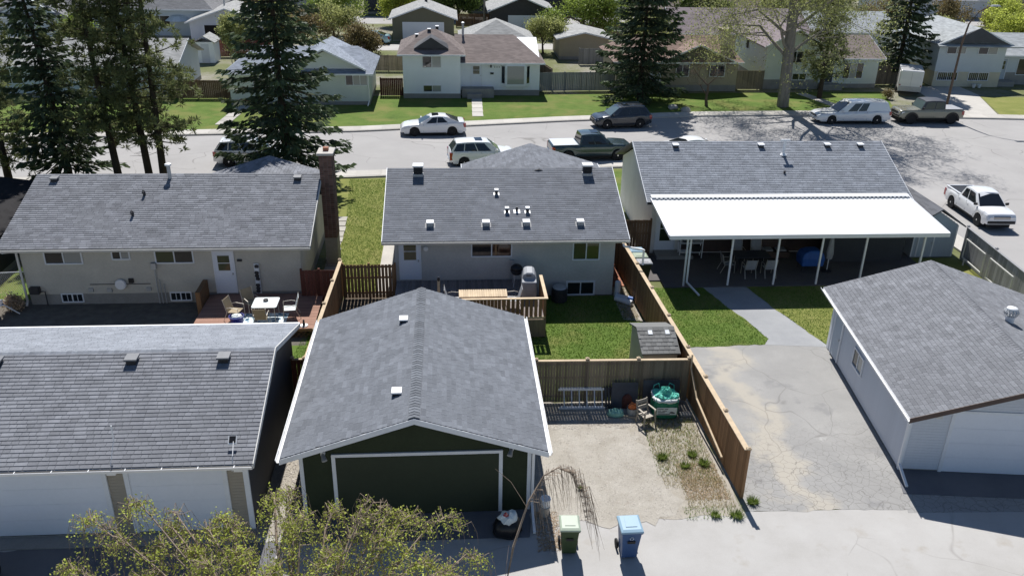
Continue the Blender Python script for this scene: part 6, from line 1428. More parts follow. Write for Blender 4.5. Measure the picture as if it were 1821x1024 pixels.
for k in range(2): wheelie_x = part(HR, 'planter', MB().lathe([(.12, 0), (.2, .35), (.17, .35)], (4.0+k*.55, -.4, 0), 12), 'metal_white', world=False)
# houses and garages of the next rows
far_house('far_bungalow', 'grey brown roofed bungalow behind the left pines', (-42, 76.5, FZ), 0, [(0, 18.5, 0, 8, 2.7, 4.4, 0, dict(wall='siding_bluegrey', roof='roof_light'))], [(11, 0, 1.2, 1.8, 1.1, 2, (D_,)), (4, 0, 1.2, 1.8, 1.1, 2, (D_,))])
far_house('far_bungalow', 'wide grey hip roofed house beyond the left pines', (-52, 108, FZ), 0, [(0, 24, 0, 9, 3.4, 6.2, 0, dict(wall='siding_bluegrey', roof='roof_grey', hip=(4, 4))), (1, 9, -4, 5, 2.9, 5.0, 1, dict(wall='siding_bluegrey', roof='roof_grey', hip=(2, 0)))], [(12, 0, 1.4, 2.2, 1.2, 2, (D_,)), (17, 0, 1.4, 2.2, 1.2, 2, (D_,))])
far_house('far_house', 'grey green roofed dark house behind the white parasol', (-34.5, 121, FZ), 0, [(0, 13, 0, 10, 3.2, 6.2, 0, dict(wall='slate_sheet', roof='roof_pale'))], [(7.5, 0, 1.2, 1.8, 1.2, 2, (D_,))])
GA = far_house('far_garage', 'pale mauve garage with open dark doorway beyond the pines', (-29.3, 103.5, FZ), rad(3), [(0, 8.2, 0, 8, 2.55, 4.1, 1, dict(wall='siding_pale', roof='roof_light', found=.1))], cat='garage')
part(GA, 'open_doorway', MB().box(1.6, 6.6, -.03, -.005, .05, 2.2), 'dark_interior', world=False); part(GA, 'door_frame', MB().box(1.45, 1.59, -.05, -.005, .05, 2.3), 'trim_white', world=False); part(GA, 'flue_pipe', MB().lathe([(.1, 3), (.1, 4.6), (.17, 4.6), (.02, 4.75)], (3.2, 4.8, 0), 10), 'metal_galv', world=False)
GB = far_house('far_garage', 'olive garage with white door behind the white split level house', (-6.6, 107.5, FZ), 0, [(0, 7.4, 0, 7.5, 2.6, 4.1, 1, dict(wall='siding_olive', roof='roof_light', found=.1))], cat='garage')
part(GB, 'garage_door', MB().box(1.2, 6.2, -.04, -.005, .05, 2.2), 'door_white', world=False); box_vent(GB, -2.6, 112.5, FZ+4.05, .4, .3, 'metal_galv', 'metal_dark', fl=False)
GC = far_house('far_garage', 'dark brown garage with white door and pale grey roof by the willow', (5.6, 114.2, FZ), 0, [(0, 8.0, 0, 9, 2.7, 4.5, 1, dict(wall='fascia_dark', roof='roof_light', found=.1))], cat='garage')
part(GC, 'garage_door', MB().box(2.2, 7.2, -.04, -.005, .05, 2.2), 'door_white', world=False)
far_house('far_garage', 'light tan pyramid roofed garage close behind the white split level house', (1.6, 91.5, FZ), 0, [(0, 7.2, 0, 7.2, 2.5, 4.3, 1, dict(wall='siding_tan', roof='roof_light', hip=(3.6, 3.2)))], cat='garage')
far_house('far_garage', 'low tan shed roofed garage between the willow and the spruce', (12.2, 95.5, FZ), 0, [(0, 5.4, 0, 6, 2.3, 3.0, 1, dict(wall='siding_tan', roof='roof_light'))], cat='garage')
far_house('far_house', 'black two storey house with white windows at the far lane', (-12, 131, FZ), 0, [(0, 13, 0, 9, 4.6, 6.8, 0, dict(wall='siding_dark', roof='roof_charcoal'))], [(2, 0, 1.0, 2.0, 1.1, 2, (D_,)), (8, 0, 1.0, 2.0, 1.1, 2, (D_,)), (4, 0, 3.2, 1.8, 1.0, 2, (C_,))])
far_house('far_house', 'dark house with tall white window behind the dark brown garage', (3.5, 133, FZ), 0, [(0, 15, 0, 9, 4.8, 7.2, 0, dict(wall='siding_dark', roof='roof_charcoal'))], [(5.4, 0, 2.2, 2.2, 1.5, 2, (C_, D_)), (9.4, 0, 2.6, 2.0, 1.2, 2, (D_,))])
far_house('far_bungalow', 'mauve brown roofed bungalow behind the poplar crown', (25.5, 97, FZ), 0, [(0, 15, 0, 9, 2.7, 4.9, 0, dict(wall='siding_tan', roof='roof_mauve'))], [(3, 0, 1.2, 1.6, 1.1, 2, (D_,))])
far_house('far_bungalow', 'plain brown roofed bungalow in the third row behind the willow', (27, 118, FZ), 0, [(0, 15, 0, 9, 2.7, 5.0, 0, dict(wall='siding_tan', roof='roof_brown'))], [(4, 0, 1.2, 1.6, 1.1, 2, (D_,))])
far_house('far_bungalow', 'pale roofed bungalow between the poplar and the right hand spruce', (41, 98, FZ), 0, [(0, 10, 0, 8, 2.8, 4.6, 0, dict(wall='siding_pale', roof='roof_pale'))], [(2, 0, 1.2, 1.6, 1.1, 2, (D_,))])
far_house('far_bungalow', 'low pale roofed house below the dirt bank at the far right', (66, 131, FZ), 0, [(0, 18, 0, 9, 2.8, 4.6, 0, dict(wall='siding_pale', roof='roof_light'))], [(2, 0, 1.2, 1.6, 1.1, 2, (D_,))])
far_house('far_bungalow', 'second grey roofed house far behind the pale mauve garage', (-20, 134, FZ), 0, [(-12, 6, 0, 9, 2.8, 4.8, 0, dict(wall='siding_pale', roof='roof_grey'))], [(-4, 0, 1.2, 1.6, 1.1, 2, (D_,))])
for k, (x, y, rm, wm, w) in enumerate(((-70, 140, 'roof_brown', 'siding_tan', 16), (20, 147, 'roof_grey', 'siding_pale', 15), (40, 143, 'roof_brown', 'siding_white', 16), (-38, 156, 'roof_slatefar', 'siding_pale', 17), (-8, 160, 'roof_brown', 'siding_tan', 15), (60, 158, 'roof_grey', 'siding_white', 16), (88, 145, 'roof_redbrown', 'siding_tan', 16), (30, 168, 'roof_light', 'siding_white', 15))):
    far_house('far_bungalow', ('distant brown roofed tan house at the end of the far left row', 'distant grey roofed pale house behind the willow row', 'distant brown roofed white house behind the poplar crown', 'distant slate roofed pale house beyond the left pines', 'distant brown roofed tan house above the black houses', 'distant grey roofed white house beyond the street lamp', 'distant red brown roofed tan house at the far right', 'distant light roofed white house in the last row')[k], (x, y, FZ), 0, [(0, w, 0, 9, 2.8, 4.9, 0, dict(wall=wm, roof=rm))], [(3, 0, 1.2, 1.8, 1.1, 2, (D_,)), (9, 0, 1.2, 1.8, 1.1, 2, (C_,))])
T = thing('parasol', 'white garden parasol beside the pale mauve garage', 'parasol', (-31.8, 108.5, FZ)); part(T, 'canopy', MB().lathe([(1.7, 2.1), (1.0, 2.6), (.05, 2.85)], (0, 0, 0), 10), 'bag_white', world=False); part(T, 'pole', MB().lathe([(.04, 0), (.04, 2.6)], (0, 0, 0), 8), 'metal_alu', world=False)
T = thing('tool_shed', 'narrow white shed with pale roof in front of the pale mauve garage', 'shed', (-25.9, 92.6, FZ)); part(T, 'wall', MB().box(0, 1.8, 0, 2.4, 0, 2.1), 'siding_white', world=False); part(T, 'roof', roof_mb(-.25, 2.05, -.25, 2.65, 2.1, 2.75, 1, th=.08), 'roof_light', world=False); part(T, 'door', MB().box(.5, 1.3, -.03, -.004, .05, 1.9), 'siding_pale', world=False)
# fences of the far lots: boards too small to pick apart
def far_fence(label, a, b, h, mat, name='board_fence'):
    T = thing(name, label, 'fence', (a[0], a[1], FZ)); A = Vector((a[0], a[1], FZ)); B = Vector((b[0], b[1], FZ)); d = (B-A); L = d.length; d.normalize(); n = Vector((-d.y, d.x, 0)); m = MB(); c = int(L/.16)
    for k in range(c):
        p = A+d*(k*L/c); q = p+d*(L/c-.012); m.slab([tuple(p+Z_*.05), tuple(q+Z_*.05), tuple(q+Z_*(h+rng.uniform(-.01, .01))), tuple(p+Z_*h)], .02, n, tone=rng.uniform(.75, 1.2))
    part(T, 'boards', m, mat, kind='stuff'); 
    for k in range(int(L/2.4)+1):
        p = A+d*min(L, k*2.4)+n*.08; part(T, 'post', MB().box(p.x-.05, p.x+.05, p.y-.05, p.y+.05, FZ, FZ+h+.05, tone=.9), mat)
    m = MB(); m.bar(A+n*.05+Z_*(h-.15), B+n*.05+Z_*(h-.15), .04, .09, tone=.9); part(T, 'rail', m, mat); return T
far_fence('grey board fence beside the white split level house', (8.35, 79.2), (15.5, 79.6), 1.75, 'fence_grey'); far_fence('grey side fence running back from the white split level house', (9.7, 80.2), (7.6, 91), 1.9, 'fence_weathered')
far_fence('dark red picket fence beside the white split level house', (-6.0, 77.2), (-4.0, 77.2), 1.6, 'fence_red'); far_fence('brown board fence behind the pines', (-30, 95.5), (-19, 96.5), 1.8, 'fence_red'); far_fence('brown fence left of the blue grey roofed bungalow', (-24, 76), (-18.5, 76), 1.6, 'fence_brown')
far_fence('olive board fence beside the pale green split level house', (27.0, 80.2), (29.9, 80.2), 1.8, 'siding_olive' if False else 'fence_weathered'); far_fence('tan board fence behind the cargo trailer', (41.5, 82.5), (44.8, 82.8), 1.9, 'fence_weathered'); far_fence('brown far lane fence behind the olive garage', (1.2, 119), (12, 119.5), 1.7, 'fence_brown')
far_fence('weathered fence along the back lane behind the blue roofed bungalow', (-18, 88.5), (-4, 88.5), 1.6, 'fence_weathered'); far_fence('grey fence behind the tan bungalow', (14, 92.5), (27, 92.8), 1.7, 'fence_grey')
far_fence('long tan fence between the third row yards', (14, 110), (40, 111), 1.7, 'fence_weathered'); far_fence('grey brown fence behind the blue grey house', (44, 94), (64, 95), 1.7, 'fence_grey')
# walks in front of the far houses
T = thing('front_walk', 'pale slab walk leading to the white split level house', 'walk', (2.4, 68.0, FZ+.006))
for k in range(5): part(T, 'slab', MB().box(-.45+k*.03, .45+k*.03, 1.7+k*1.45, 1.7+k*1.45+1.36, 0, .03, tone=rng.uniform(.95, 1.1)), 'concrete_walk', world=False)
T = thing('front_walk', 'pale diagonal walk leading to the pale green split level house', 'walk', (34.6, 72.4, FZ+.006), rad(14))
for k in range(5): part(T, 'slab', MB().box(-.5, .5, k*1.3, k*1.3+1.22, 0, .03, tone=rng.uniform(.9, 1.1)), 'concrete_walk', world=False)
T = thing('front_walk', 'dark shaded walk beside the blue roofed bungalow', 'walk', (-17.6, 67.0, FZ+.006), rad(-4))
for k in range(5): part(T, 'slab', MB().box(-.5, .5, k*1.3, k*1.3+1.22, 0, .03, tone=rng.uniform(.85, 1.0)), 'concrete_walk', world=False)
# utility poles and wires of the far lane
for k, (x, y, l) in enumerate(((4.9, 117.5, 'pale utility pole beside the dark brown garage'), (-24, 118, 'pale utility pole beyond the pale mauve garage'), (34, 117, 'pale utility pole behind the poplar crown'))):
    T = thing('utility_pole', l, 'pole', (x, y, FZ)); m = MB(); m.tube([(0, 0, 0), (0, 0, 9.5)], [.15, .1], 8); part(T, 'pole', m, 'bark_poplar', world=False); part(T, 'cross_arm', MB().box(-1.1, 1.1, -.06, .06, 8.7, 8.85), 'bark_poplar', world=False)
    part(T, 'transformer', MB().lathe([(.22, 6.6), (.22, 7.4), (.1, 7.5)], (.35, 0, 0), 10), 'metal_white', world=False)

far_house('neighbour_bungalow', 'black roofed bungalow at the left of the beige bungalow', (-33.5, 36.4, 0), 0, [(0, 12.3, 0, 9.6, 2.1, 3.0, 1, dict(wall='fascia_dark', roof='roof_black', found=.3, ov=.3))], [(3, 0, 1.0, 1.6, .9, 2, (D_,))], trim='fascia_dark')
# ------------------------------------------------------------------ trees
def leaf_quads(P, D, S, Lg, Wd):      # kite leaves: base P, direction D, side S, length, width
    n = len(P); V = np.empty((n, 4, 3)); L_ = Lg[:, None]; W_ = Wd[:, None]
    V[:, 0] = P; V[:, 1] = P+D*L_*.45+S*W_*.5; V[:, 2] = P+D*L_; V[:, 3] = P+D*L_*.45-S*W_*.5
    return V.reshape(-1, 3), np.arange(n*4).reshape(-1, 4)
def unit(a): return a/np.maximum(1e-9, np.linalg.norm(a, axis=-1, keepdims=True))
def plant(T, leafname, P, D, Lg, Wd, tone, mat, g):
    S = unit(np.cross(D, unit(g.normal(size=D.shape)))); V, F = leaf_quads(P, D, S, Lg, Wd)
    me = leafmesh(leafname, V, F, np.repeat(tone, 4), mat); o = bpy.data.objects.new(leafname, me); col.objects.link(o); o.parent = T; return o
def conifer(label, loc, h, r, seed, z0=1.2, name='spruce_tree', mat='needle_spruce', group=None, dens=1.0, lean=(0, 0), spray=(.30, .58), cat='tree', power=.9, tr=.03):
    g = np.random.default_rng(seed); T = thing(name, label, cat, loc, 0, group); lean = np.array([lean[0], lean[1], 0])
    m = MB(); ax = lambda z: np.array([0, 0, z])+lean*(z/h)**2
    m.tube([ax(z) for z in np.linspace(0, h*.985, 9)], [max(.02, h*tr*.5*(1-z/h)+.015) for z in np.linspace(0, h*.985, 9)], 9)
    Ps, Ds, Ls, Ws, Ts = [], [], [], [], []; z = z0
    while z < h-.15:
        f = (z-z0)/(h-z0); Lw = r*(1-f)**power+.18; nb = int(5+2.5*g.random()+ (1 if f < .5 else 0)); a0 = g.random()*6.28
        for k in range(nb):
            a = a0+k*6.283/nb+g.normal(0, .18); L = Lw*g.uniform(.68, 1.12); tilt = -.22+.62*f+g.normal(0, .08); d = np.array([math.cos(a), math.sin(a), 0]); sd = np.array([-d[1], d[0], 0])
            c = lambda t: ax(z)+d[None]*(L*t)[:, None]+np.array([0, 0, 1])[None]*((tilt*L*t)-.10*L*np.sin(t*math.pi)*(1-f))[:, None]
            if L > .5: m.tube(list(c(np.array([0, .5, .95]))), [.035*L/r+.012, .02*L/r+.008, .006], 4, cap=False)
            n = int((L*17+6)*dens); t = g.random(n)**.75; p = c(t); sg = g.choice([-1, 1], n)*g.uniform(.15, 1.0, n)
            wdt = .34*L*(1-t)+.10
            p = p+sd[None]*(sg*wdt*g.random(n))[:, None]+g.normal(0, .05, (n, 3))
            D = unit(d[None]*g.uniform(.5, 1, n)[:, None]+sd[None]*sg[:, None]*.8+np.array([0, 0, -1])[None]*g.uniform(.05, .7, n)[:, None])
            Ps.append(p); Ds.append(D); Ls.append(g.uniform(spray[0], spray[1], n)*(.75+.35*(1-f))); Ws.append(g.uniform(.12, .25, n)); Ts.append(np.full(n, g.uniform(.65, 1.35))*g.uniform(.7, 1.35, n))
        z += (.30+.22*(1-f))*g.uniform(.85, 1.15)
    n = 40; t = g.random(n); p = np.stack([g.normal(0, .05, n), g.normal(0, .05, n), h-.9+t], 1)+lean[None]; D = unit(np.stack([g.normal(0, .6, n), g.normal(0, .6, n), np.full(n, .5)], 1))
    Ps.append(p); Ds.append(D); Ls.append(g.uniform(.15, .3, n)); Ws.append(np.full(n, .08)); Ts.append(np.ones(n))
    part(T, 'trunk', m, 'bark_spruce', world=False); plant(T, 'crown', np.concatenate(Ps), np.concatenate(Ds), np.concatenate(Ls), np.concatenate(Ws), np.concatenate(Ts), mat, g); return T
def pine(label, loc, h, r, seed, z0=4.0, lean=(0, 0), name='pine_tree', group=None, nbr=70, mat='needle_pine', tuft=26):
    g = np.random.default_rng(seed); T = thing(name, label, 'tree', loc, 0, group); lean = np.array([lean[0], lean[1], 0]); m = MB(); ax = lambda z: np.array([0, 0, z])+lean*(z/h)
    m.tube([ax(z) for z in np.linspace(0, h, 8)], [.21*(1-z/h)+.03 for z in np.linspace(0, h, 8)], 9)
    Ps, Ds, Ls, Ts = [], [], [], []
    for k in range(nbr):
        f = (k+g.random())/nbr; z = z0+(h-z0)*f; a = g.random()*6.283; L = r*(.5+.5*math.sin(math.pi*min(1, .25+.75*f)))*(1-f*.55)*g.uniform(.5, 1.1); d = np.array([math.cos(a), math.sin(a), 0]); tilt = -.15+.5*f+g.normal(0, .15)
        pts = [ax(z), ax(z)+d*L*.5+np.array([0, 0, tilt*L*.4]), ax(z)+d*L+np.array([0, 0, tilt*L*.9+.1])]; m.tube(pts, [.045, .028, .01], 4, cap=False)
        for q in range(int(3+L*3.2)):
            t = g.uniform(.35, 1.02); c = pts[0]+(pts[2]-pts[0])*t+g.normal(0, .20+.09*L, 3)*np.array([1, 1, .6]); n = tuft; v = unit(g.normal(size=(n, 3))+np.array([d[0]*.4, d[1]*.4, .55])[None])
            Ps.append(c[None]+v*.04); Ds.append(v); Ls.append(g.uniform(.2, .4, n)); Ts.append(np.full(n, g.uniform(.6, 1.5)))
        if f < .25 and g.random() < .8:
            pass
    for k in range(14): # dead lower branches
        z = g.uniform(1.8, z0+1); a = g.random()*6.283; L = g.uniform(.4, 1.2); m.tube([ax(z), ax(z)+np.array([math.cos(a)*L, math.sin(a)*L, g.uniform(-.2, .1)])], [.02, .006], 3, cap=False)
    P = np.concatenate(Ps); part(T, 'trunk', m, 'bark_spruce', world=False); plant(T, 'crown', P, np.concatenate(Ds), np.concatenate(Ls), np.full(len(P), .07), np.concatenate(Ts), mat, g); return T
def broadleaf(label, loc, h, seed, trunk_r=.2, spread=.75, levels=5, nleaf=6, leaf=.14, mat='leaf_spring', bark='bark_brown', name='broadleaf_tree', fork=.3, lean=(0, 0), group=None, first=3, upright=.25, jitter=.35, leaf_lv=2, cat='tree', shrink=.72, scat=.25, tone=(.6, 1.4), droop=0.0, nch=None, shrink0=None, t0=.42):
    r = random.Random(seed); g = np.random.default_rng(seed); T = thing(name, label, cat, loc, 0, group); m = MB(); LP = []
    def grow(p, d, L, rad_, lv):
        q = p; pts = [p]; rs = [rad_]; segs = 3 if lv < 3 else 2; dd = d.copy()
        for s_ in range(segs):
            dd = (dd+(.25 if shrink0 and lv == 0 else 1)*Vector((r.gauss(0, jitter*.35), r.gauss(0, jitter*.35), upright*.25-droop*lv*.12))).normalized(); q = q+dd*(L/segs); pts.append(q); rs.append(max(.006, rad_*(1-.45*(s_+1)/segs)))
        m.tube(pts, rs, 8 if lv == 0 else (5 if lv < 3 else 3), cap=False)
        if lv >= levels-leaf_lv:
            for t in (.35, .7, 1.0):
                c = p+(q-p)*t; LP.append((c, lv))
        if lv < levels:
            n = (nch[min(lv, len(nch)-1)] if nch else (first if lv == 0 else r.choice((2, 3, 3))))
            for k in range(n):
                t = 1.0 if k == 0 and lv else (t0+(1-t0)*((k+.5)/max(1, n))**1.7 if shrink0 and lv == 0 else r.uniform(t0 if lv == 0 else .55, 1.0)); c = pts[0]+(q-pts[0])*t if t < 1 else q
                a = r.random()*6.283+k*6.283/n; perp = dd.orthogonal().normalized(); perp.rotate(Matrix.Rotation(a, 3, dd).to_quaternion() if False else Matrix.Rotation(a, 3, dd).to_euler())
                nd_ = (dd*(1-spread*.45)+perp*spread*r.uniform(.6, 1.1)).normalized(); grow(c, nd_, L*(shrink0 if shrink0 and lv == 0 else shrink)*r.uniform(.8, 1.15), max(.012, (rad_*.3 if shrink0 and lv == 0 else rs[-1]*(.85 if k == 0 else .66))), lv+1)
    L0 = h*fork; grow(Vector((0, 0, 0)), Vector((lean[0], lean[1], 1)).normalized(), L0, trunk_r, 0)
    part(T, 'trunk', m, bark, world=False, smooth=True)
    if nleaf and LP:
        C = np.array([tuple(c) for c, _ in LP]); n = len(C)*nleaf; P = np.repeat(C, nleaf, 0)+g.normal(0, scat, (n, 3)); D = unit(g.normal(size=(n, 3))+np.array([0, 0, -.25])[None])
        tn = np.repeat(g.uniform(tone[0], tone[1], len(C)), nleaf)*g.uniform(.75, 1.25, n)
        plant(T, 'crown', P, D, g.uniform(.6, 1.3, n)*leaf, g.uniform(.5, .9, n)*leaf, tn, mat, g)
    return T
NW = 'conifers of the left front yards'
pine('pine with open crown at the left end of the front yard row', (-26.6, 51.8, .01), 15, 2.8, 101, 1.6, group=NW, nbr=80)
conifer('slender spruce between the leftmost pine and the trunk group', (-22.9, 51.5, .01), 15.5, 2.7, 102, 1.6, dens=.9, group=NW, lean=(-1.0, 0))
pine('tall pine leaning slightly, first of the close trunk group', (-19.9, 51.3, .01), 16.5, 3.2, 103, 3.0, (-.6, 0), group=NW, nbr=75)
pine('tall pine in the middle of the close trunk group', (-18.2, 51.6, .01), 17, 3.2, 104, 3.6, (-.5, 0), group=NW, nbr=70)
pine('tall pine of the close trunk group, nearest the big spruce', (-17.3, 51.3, .01), 16.5, 3.4, 105, 3.0, (.4, 0), group=NW, nbr=80)
conifer('big dark spruce standing between the beige bungalow and the street', (-9.9, 51.6, .01), 18.5, 3.9, 106, .9, dens=1.05, group=NW, power=.72)
conifer('big dark spruce before the tan bungalow across the street', (17.2, 76.2, FZ), 16.5, 4.0, 107, 1.4, dens=1.2, power=.62)
pine('small bushy evergreen in front of the pale green split level house', (34.0, 76.6, FZ), 9.5, 2.6, 108, 2.2, nbr=60, mat='needle_pine')
conifer('tall dark spruce between the cargo trailer and the blue grey house', (45.2, 84.6, FZ), 16, 3.0, 109, 2.2, dens=1.0, power=.65)
broadleaf('huge poplar with thick pale trunk and thin spring leaves', (29.4, 73.4, FZ), 22, 210, .55, .95, 6, 5, .14, 'leaf_spring', 'bark_poplar', 'poplar_tree', .85, upright=.14, shrink=.74, shrink0=.235, scat=.35, leaf_lv=2, nch=[16, 3, 3, 3, 2, 2], droop=.09, t0=.22, jitter=.3)
broadleaf('small bare tree on the lawn before the tan bungalow', (22.6, 73.6, FZ), 6.5, 211, .15, .8, 5, 0, .1, bark='bark_brown', name='bare_tree', fork=.3, first=3, shrink=.78)
broadleaf('spreading pale green willow beyond the white split level house', (17.6, 107, FZ), 13, 212, .45, .95, 6, 9, .26, 'leaf_willow', 'bark_brown', 'willow_tree', .22, lean=(-.25, 0), first=4, upright=.1, scat=.5, shrink=.78)
broadleaf('round bright green tree before the black far house', (1.5, 127, FZ), 9, 213, .25, .9, 5, 16, .3, 'leaf_green', name='broadleaf_tree', fork=.25, first=4, scat=.55)
broadleaf('bright green tree behind the tan bungalow roof', (33, 108, FZ), 10, 214, .25, .8, 5, 14, .3, 'leaf_green', fork=.25, first=4, scat=.5)
broadleaf('half bare tree with yellow leaves behind the tan bungalow', (28.5, 112, FZ), 13, 215, .28, .75, 6, 3, .24, 'leaf_spring', fork=.25, first=4, scat=.4)
for k, (x, y, h, nl, mt, l) in enumerate(((-15.5, 99, 8, 3, 'leaf_brown', 'brownish bare tree behind the blue roofed bungalow'), (-12.5, 101.5, 9, 4, 'leaf_spring', 'twiggy tree with first leaves beside the pale blue car'), (-18.5, 104, 10, 4, 'leaf_spring', 'tall twiggy tree behind the big spruce'), (-9.5, 97, 6, 3, 'leaf_brown', 'low brown tree between blue roof and olive garage'), (-14, 110, 11, 5, 'leaf_willow', 'leafing tree in the lane beyond the blue car'),
        (66, 112, 9, 3, 'leaf_brown', 'bare brown tree behind the blue grey house'), (60, 118, 10, 3, 'leaf_brown', 'bare grey tree below the dirt bank'), (73, 112, 11, 6, 'leaf_birch', 'yellow green tree at the far right'), (70, 104, 9, 5, 'leaf_birch', 'second yellow green tree behind the blue grey house'), (52, 108, 9, 3, 'leaf_brown', 'twiggy tree beyond the right hand spruce'), (22, 126, 10, 5, 'leaf_spring', 'leafing tree beyond the willow'), (44, 120, 10, 5, 'leaf_spring', 'leafing tree beyond the poplar crown'), (38, 104, 8, 4, 'leaf_brown', 'brown twiggy tree beside the pale roofed bungalow'))):
    broadleaf(l, (x, y, FZ), h, 300+k, .16, .85, 5, nl*2, .22, mt, fork=.22, first=4, scat=.4, group='far yard trees')
T_ = broadleaf('slim columnar aspen with yellow green leaves behind the big spruce', (-19.6, 82.5, FZ), 9, 216, .12, .35, 5, 9, .16, 'leaf_spring', 'bark_poplar', 'aspen_tree', .25, first=4, upright=.9, scat=.2)
broadleaf('yellow green bushy shrub between the left pines', (-41, 101, FZ), 4.5, 217, .1, .6, 4, 24, .3, 'leaf_willow', name='shrub', fork=.25, first=6, upright=.8, scat=.4, cat='shrub')
broadleaf('leafless brown shrub on the lawn beside the cargo trailer', (40.3, 76.2, FZ), 1.8, 218, .04, .8, 4, 3, .1, 'leaf_brown', name='shrub', fork=.2, first=6, scat=.15, cat='shrub')
broadleaf('dry straw coloured shrub by the chain link fence', (-19.2, 35.1, .01), 1.3, 219, .03, .8, 4, 6, .08, 'leaf_dead', name='shrub', fork=.2, first=6, scat=.12, cat='shrub')
for k, (x, y, l) in enumerate(((14.5, 71.6, 'pale boulder at the left end of the spruce bed'), (19.3, 72.4, 'pale boulder at the right end of the spruce bed'), (20.2, 71.4, 'pale boulder beside the street kerb below the spruce'), (15.2, 71.3, 'pale boulder behind the charcoal SUV'))):
    solo('boulder', l, 'boulder', puff(.42, .34, [(FZ, .9), (FZ+.15, 1.05), (FZ+.3, .8), (FZ+.4, .3)], 11, 2.4, .12, 70+k, (x, y)), 'concrete_foundation' if k == 3 else 'paver', (x, y, FZ), 'boulders round the spruce bed')

# weeping birch across the lane, its crown reaching into the frame
def birch(label, loc, arcs, seed):
    g = np.random.default_rng(seed); r = random.Random(seed); T = thing('birch_tree', label, 'tree', loc); o = Vector(loc); m = MB(); Ps, Ts, Ds = [], [], []; CP = []
    fork = Vector((0, 0, 1.6)); m.tube([(0, 0, 0), (.05, .02, .9), tuple(fork)], [.17, .14, .12], 10)
    for (px, py, pz, reach, leafy, rr) in arcs:
        P = Vector((px, py, pz))-o; side = Vector((P.x, P.y, 0)); sd = side.normalized() if side.length > .1 else Vector((0, 1, 0))
        c1 = fork+(P-fork)*.5+Vector((0, 0, .35)); tip = P+sd*reach*.8+Vector((r.uniform(-.2, .2), r.uniform(-.1, .1), -reach*.75))
        curve = []
        for k in range(11):
            t = k/10
            if t < .65: s_ = t/.65; q = fork*(1-s_)**2+c1*2*s_*(1-s_)+P*s_*s_
            else: s_ = (t-.65)/.35; mid = P+sd*reach*.55+Vector((0, 0, .12)); q = P*(1-s_)**2+mid*2*s_*(1-s_)+tip*s_*s_
            curve.append(q+Vector((r.gauss(0, .02), r.gauss(0, .02), r.gauss(0, .02))))
        m.tube(curve, [rr*(1-k/10*.88)+.004 for k in range(11)], 6, cap=False)
        for k in range(int(34+leafy*22)):
            t = r.uniform(.38, 1.0); i = min(9, int(t*10)); b = curve[i]+(curve[i+1]-curve[i])*(t*10-i)
            a = r.random()*6.283; out = Vector((math.cos(a), math.sin(a), 0)); L = r.uniform(.35, 1.05); e = b+out*L*.32+Vector((0, 0, .12)); f = e+out*L*.18+Vector((0, 0, -L*.75))
            m.tube([b, e, (e+f)/2+out*.05, f], [.010, .007, .005, .003], 3, cap=False)
            if leafy > 0:
                nl = int(16*leafy*r.uniform(.2, 1.4)); tt = g.random(nl)
                for s_ in tt:
                    q = b+(e-b)*(s_/.4) if s_ < .4 else e+(f-e)*((s_-.4)/.6); Ps.append(tuple(q)); 
                Ts.append(np.full(nl, r.uniform(.6, 1.35)))
    part(T, 'trunk', m, 'bark_birch', world=False)
    P = np.array(Ps); n = len(P); P = P+g.normal(0, .045, (n, 3)); D = unit(g.normal(size=(n, 3))+np.array([0, 0, -.7])[None])
    plant(T, 'crown', P, D, g.uniform(.035, .085, n), g.uniform(.022, .055, n), np.concatenate(Ts)*g.uniform(.7, 1.3, n), 'leaf_birch', g); return T
ARC = [(-8.3, 15.2, 3.6, .9, 1.1, .035), (-7.3, 15.6, 3.9, .8, 1.0, .03), (-6.3, 15.9, 4.0, .8, 1.0, .03), (-5.1, 15.8, 4.2, .9, 1.2, .03), (-4.2, 16.4, 4.3, .7, 1.3, .035), (-3.6, 15.4, 4.3, .9, 1.3, .03),
       (-2.9, 16.1, 4.1, .9, 1.2, .03), (-2.2, 15.7, 4.2, .8, 1.1, .03), (-1.3, 15.9, 4.0, 1.0, 1.2, .03), (-.5, 15.8, 4.1, .9, 1.1, .03), (-6.6, 14.6, 3.8, .7, 1.3, .03), (-4.6, 14.7, 4.2, .7, 1.4, .03), (-2.8, 14.5, 4.2, .7, 1.4, .03), (-1.0, 14.5, 4.0, .8, 1.4, .03), (-3.8, 14.0, 4.3, .6, 1.5, .03), (-7.8, 14.3, 3.6, .6, 1.3, .03), (-5.6, 15.2, 3.9, .7, 1.3, .03), (-1.8, 15.1, 4.1, .7, 1.3, .03), (.2, 14.9, 3.8, .6, .9, .03), (-4.0, 17.0, 4.0, .5, .7, .02)]
r = random.Random(3)
ARC = [(a, b, c-.3, d, e*.85, f_*1.45) for a, b, c, d, e, f_ in ARC]+[(r.uniform(-8.4, .2), r.uniform(14.2, 16.3), r.uniform(3.4, 4.3), r.uniform(.5, 1.1), r.choice((.05, .3, .8)), .028) for k in range(14)]
birch('weeping birch with yellow green leaves across the lane from the green garage', (-3.4, 12.9, .01), ARC, 401)
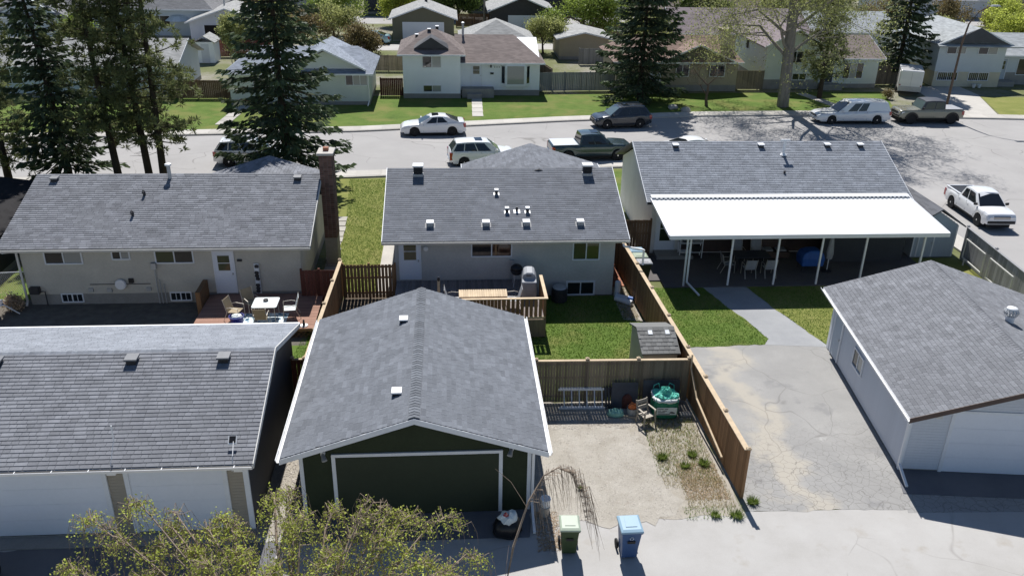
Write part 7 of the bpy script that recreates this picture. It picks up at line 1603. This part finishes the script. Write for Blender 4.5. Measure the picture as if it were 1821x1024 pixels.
# bare drooping branch tree beside it
T = thing('bare_sapling', 'pale bare sapling bending over the green bin', 'tree', (.95, 14.6, .01)); r = random.Random(77); m = MB()
st = [(0, 0, 0), (.1, .5, 1.5), (.45, 1.3, 2.9), (.85, 1.9, 3.75), (1.25, 2.3, 4.2), (1.6, 2.45, 4.3), (1.95, 2.4, 4.15), (2.15, 2.3, 3.7), (2.3, 2.1, 3.0), (2.5, 1.9, 2.2)]
m.tube(st, [.04, .035, .03, .024, .019, .015, .011, .009, .006, .003], 7, cap=False)
for k in range(120):
    t = r.uniform(3.0, 8.2); i = int(t); b = Vector(st[i])+(Vector(st[i+1])-Vector(st[i]))*(t-i); L = r.uniform(.4, 1.3); dx_ = r.uniform(.1, .55); m.tube([b, b+Vector((dx_*.5, r.uniform(-.15, .15), .05)), b+Vector((dx_, r.uniform(-.25, .2), -L))], [.008, .006, .002], 3, cap=False)
for k in range(9):
    z = r.uniform(.1, .5); i = r.randrange(0, 3); b = Vector(st[i])+(Vector(st[i+1])-Vector(st[i]))*r.random(); a = r.uniform(-.9, 2.4); m.tube([b, b+Vector((math.cos(a)*.5, math.sin(a)*.5, .5)), b+Vector((math.cos(a)*1.0, math.sin(a)*.9, .7))], [.008, .006, .003], 3, cap=False)
part(T, 'trunk', m, 'bark_birch', world=False)

# more leafing trees in the far yards, copies of three built above
src = [o for o in col.objects if o.parent is None and o.name.startswith('broadleaf_tree')]
src = [o for o in src if o.get('group') == 'far yard trees'][1:8]
r = random.Random(9)
spots = [(-62, 96), (-55, 118), (-47, 130), (-36, 117), (-28, 131), (-24, 112), (-5, 118.5), (10, 123.5), (17, 135), (26, 135), (33, 131), (36, 125), (48, 133), (54, 126), (47, 113), (57, 99), (80, 122), (84, 134), (-60, 150), (-30, 148), (-15, 145), (2, 147), (14, 152), (34, 152), (52, 147), (74, 150), (-74, 128), (100, 140), (22, 96.5), (10.8, 99), (-37, 95)]
for k, (x, y) in enumerate(spots):
    c = copy_tree(src[k % len(src)]); c.location = (x, y, FZ); c.rotation_euler = (0, 0, r.random()*6.28); s_ = r.uniform(.8, 1.25); c.scale = (s_, s_, s_)
    hs = min((o for o in col.objects if o.parent is None and o.name.startswith('far_') and o.get('category') in ('house', 'garage')), key=lambda o: (o.location.x+6-x)**2+(o.location.y-y)**2)
    c['label'] = 'leafing tree near the '+' '.join(hs['label'].split()[:11]); c['group'] = 'trees of the far rows'
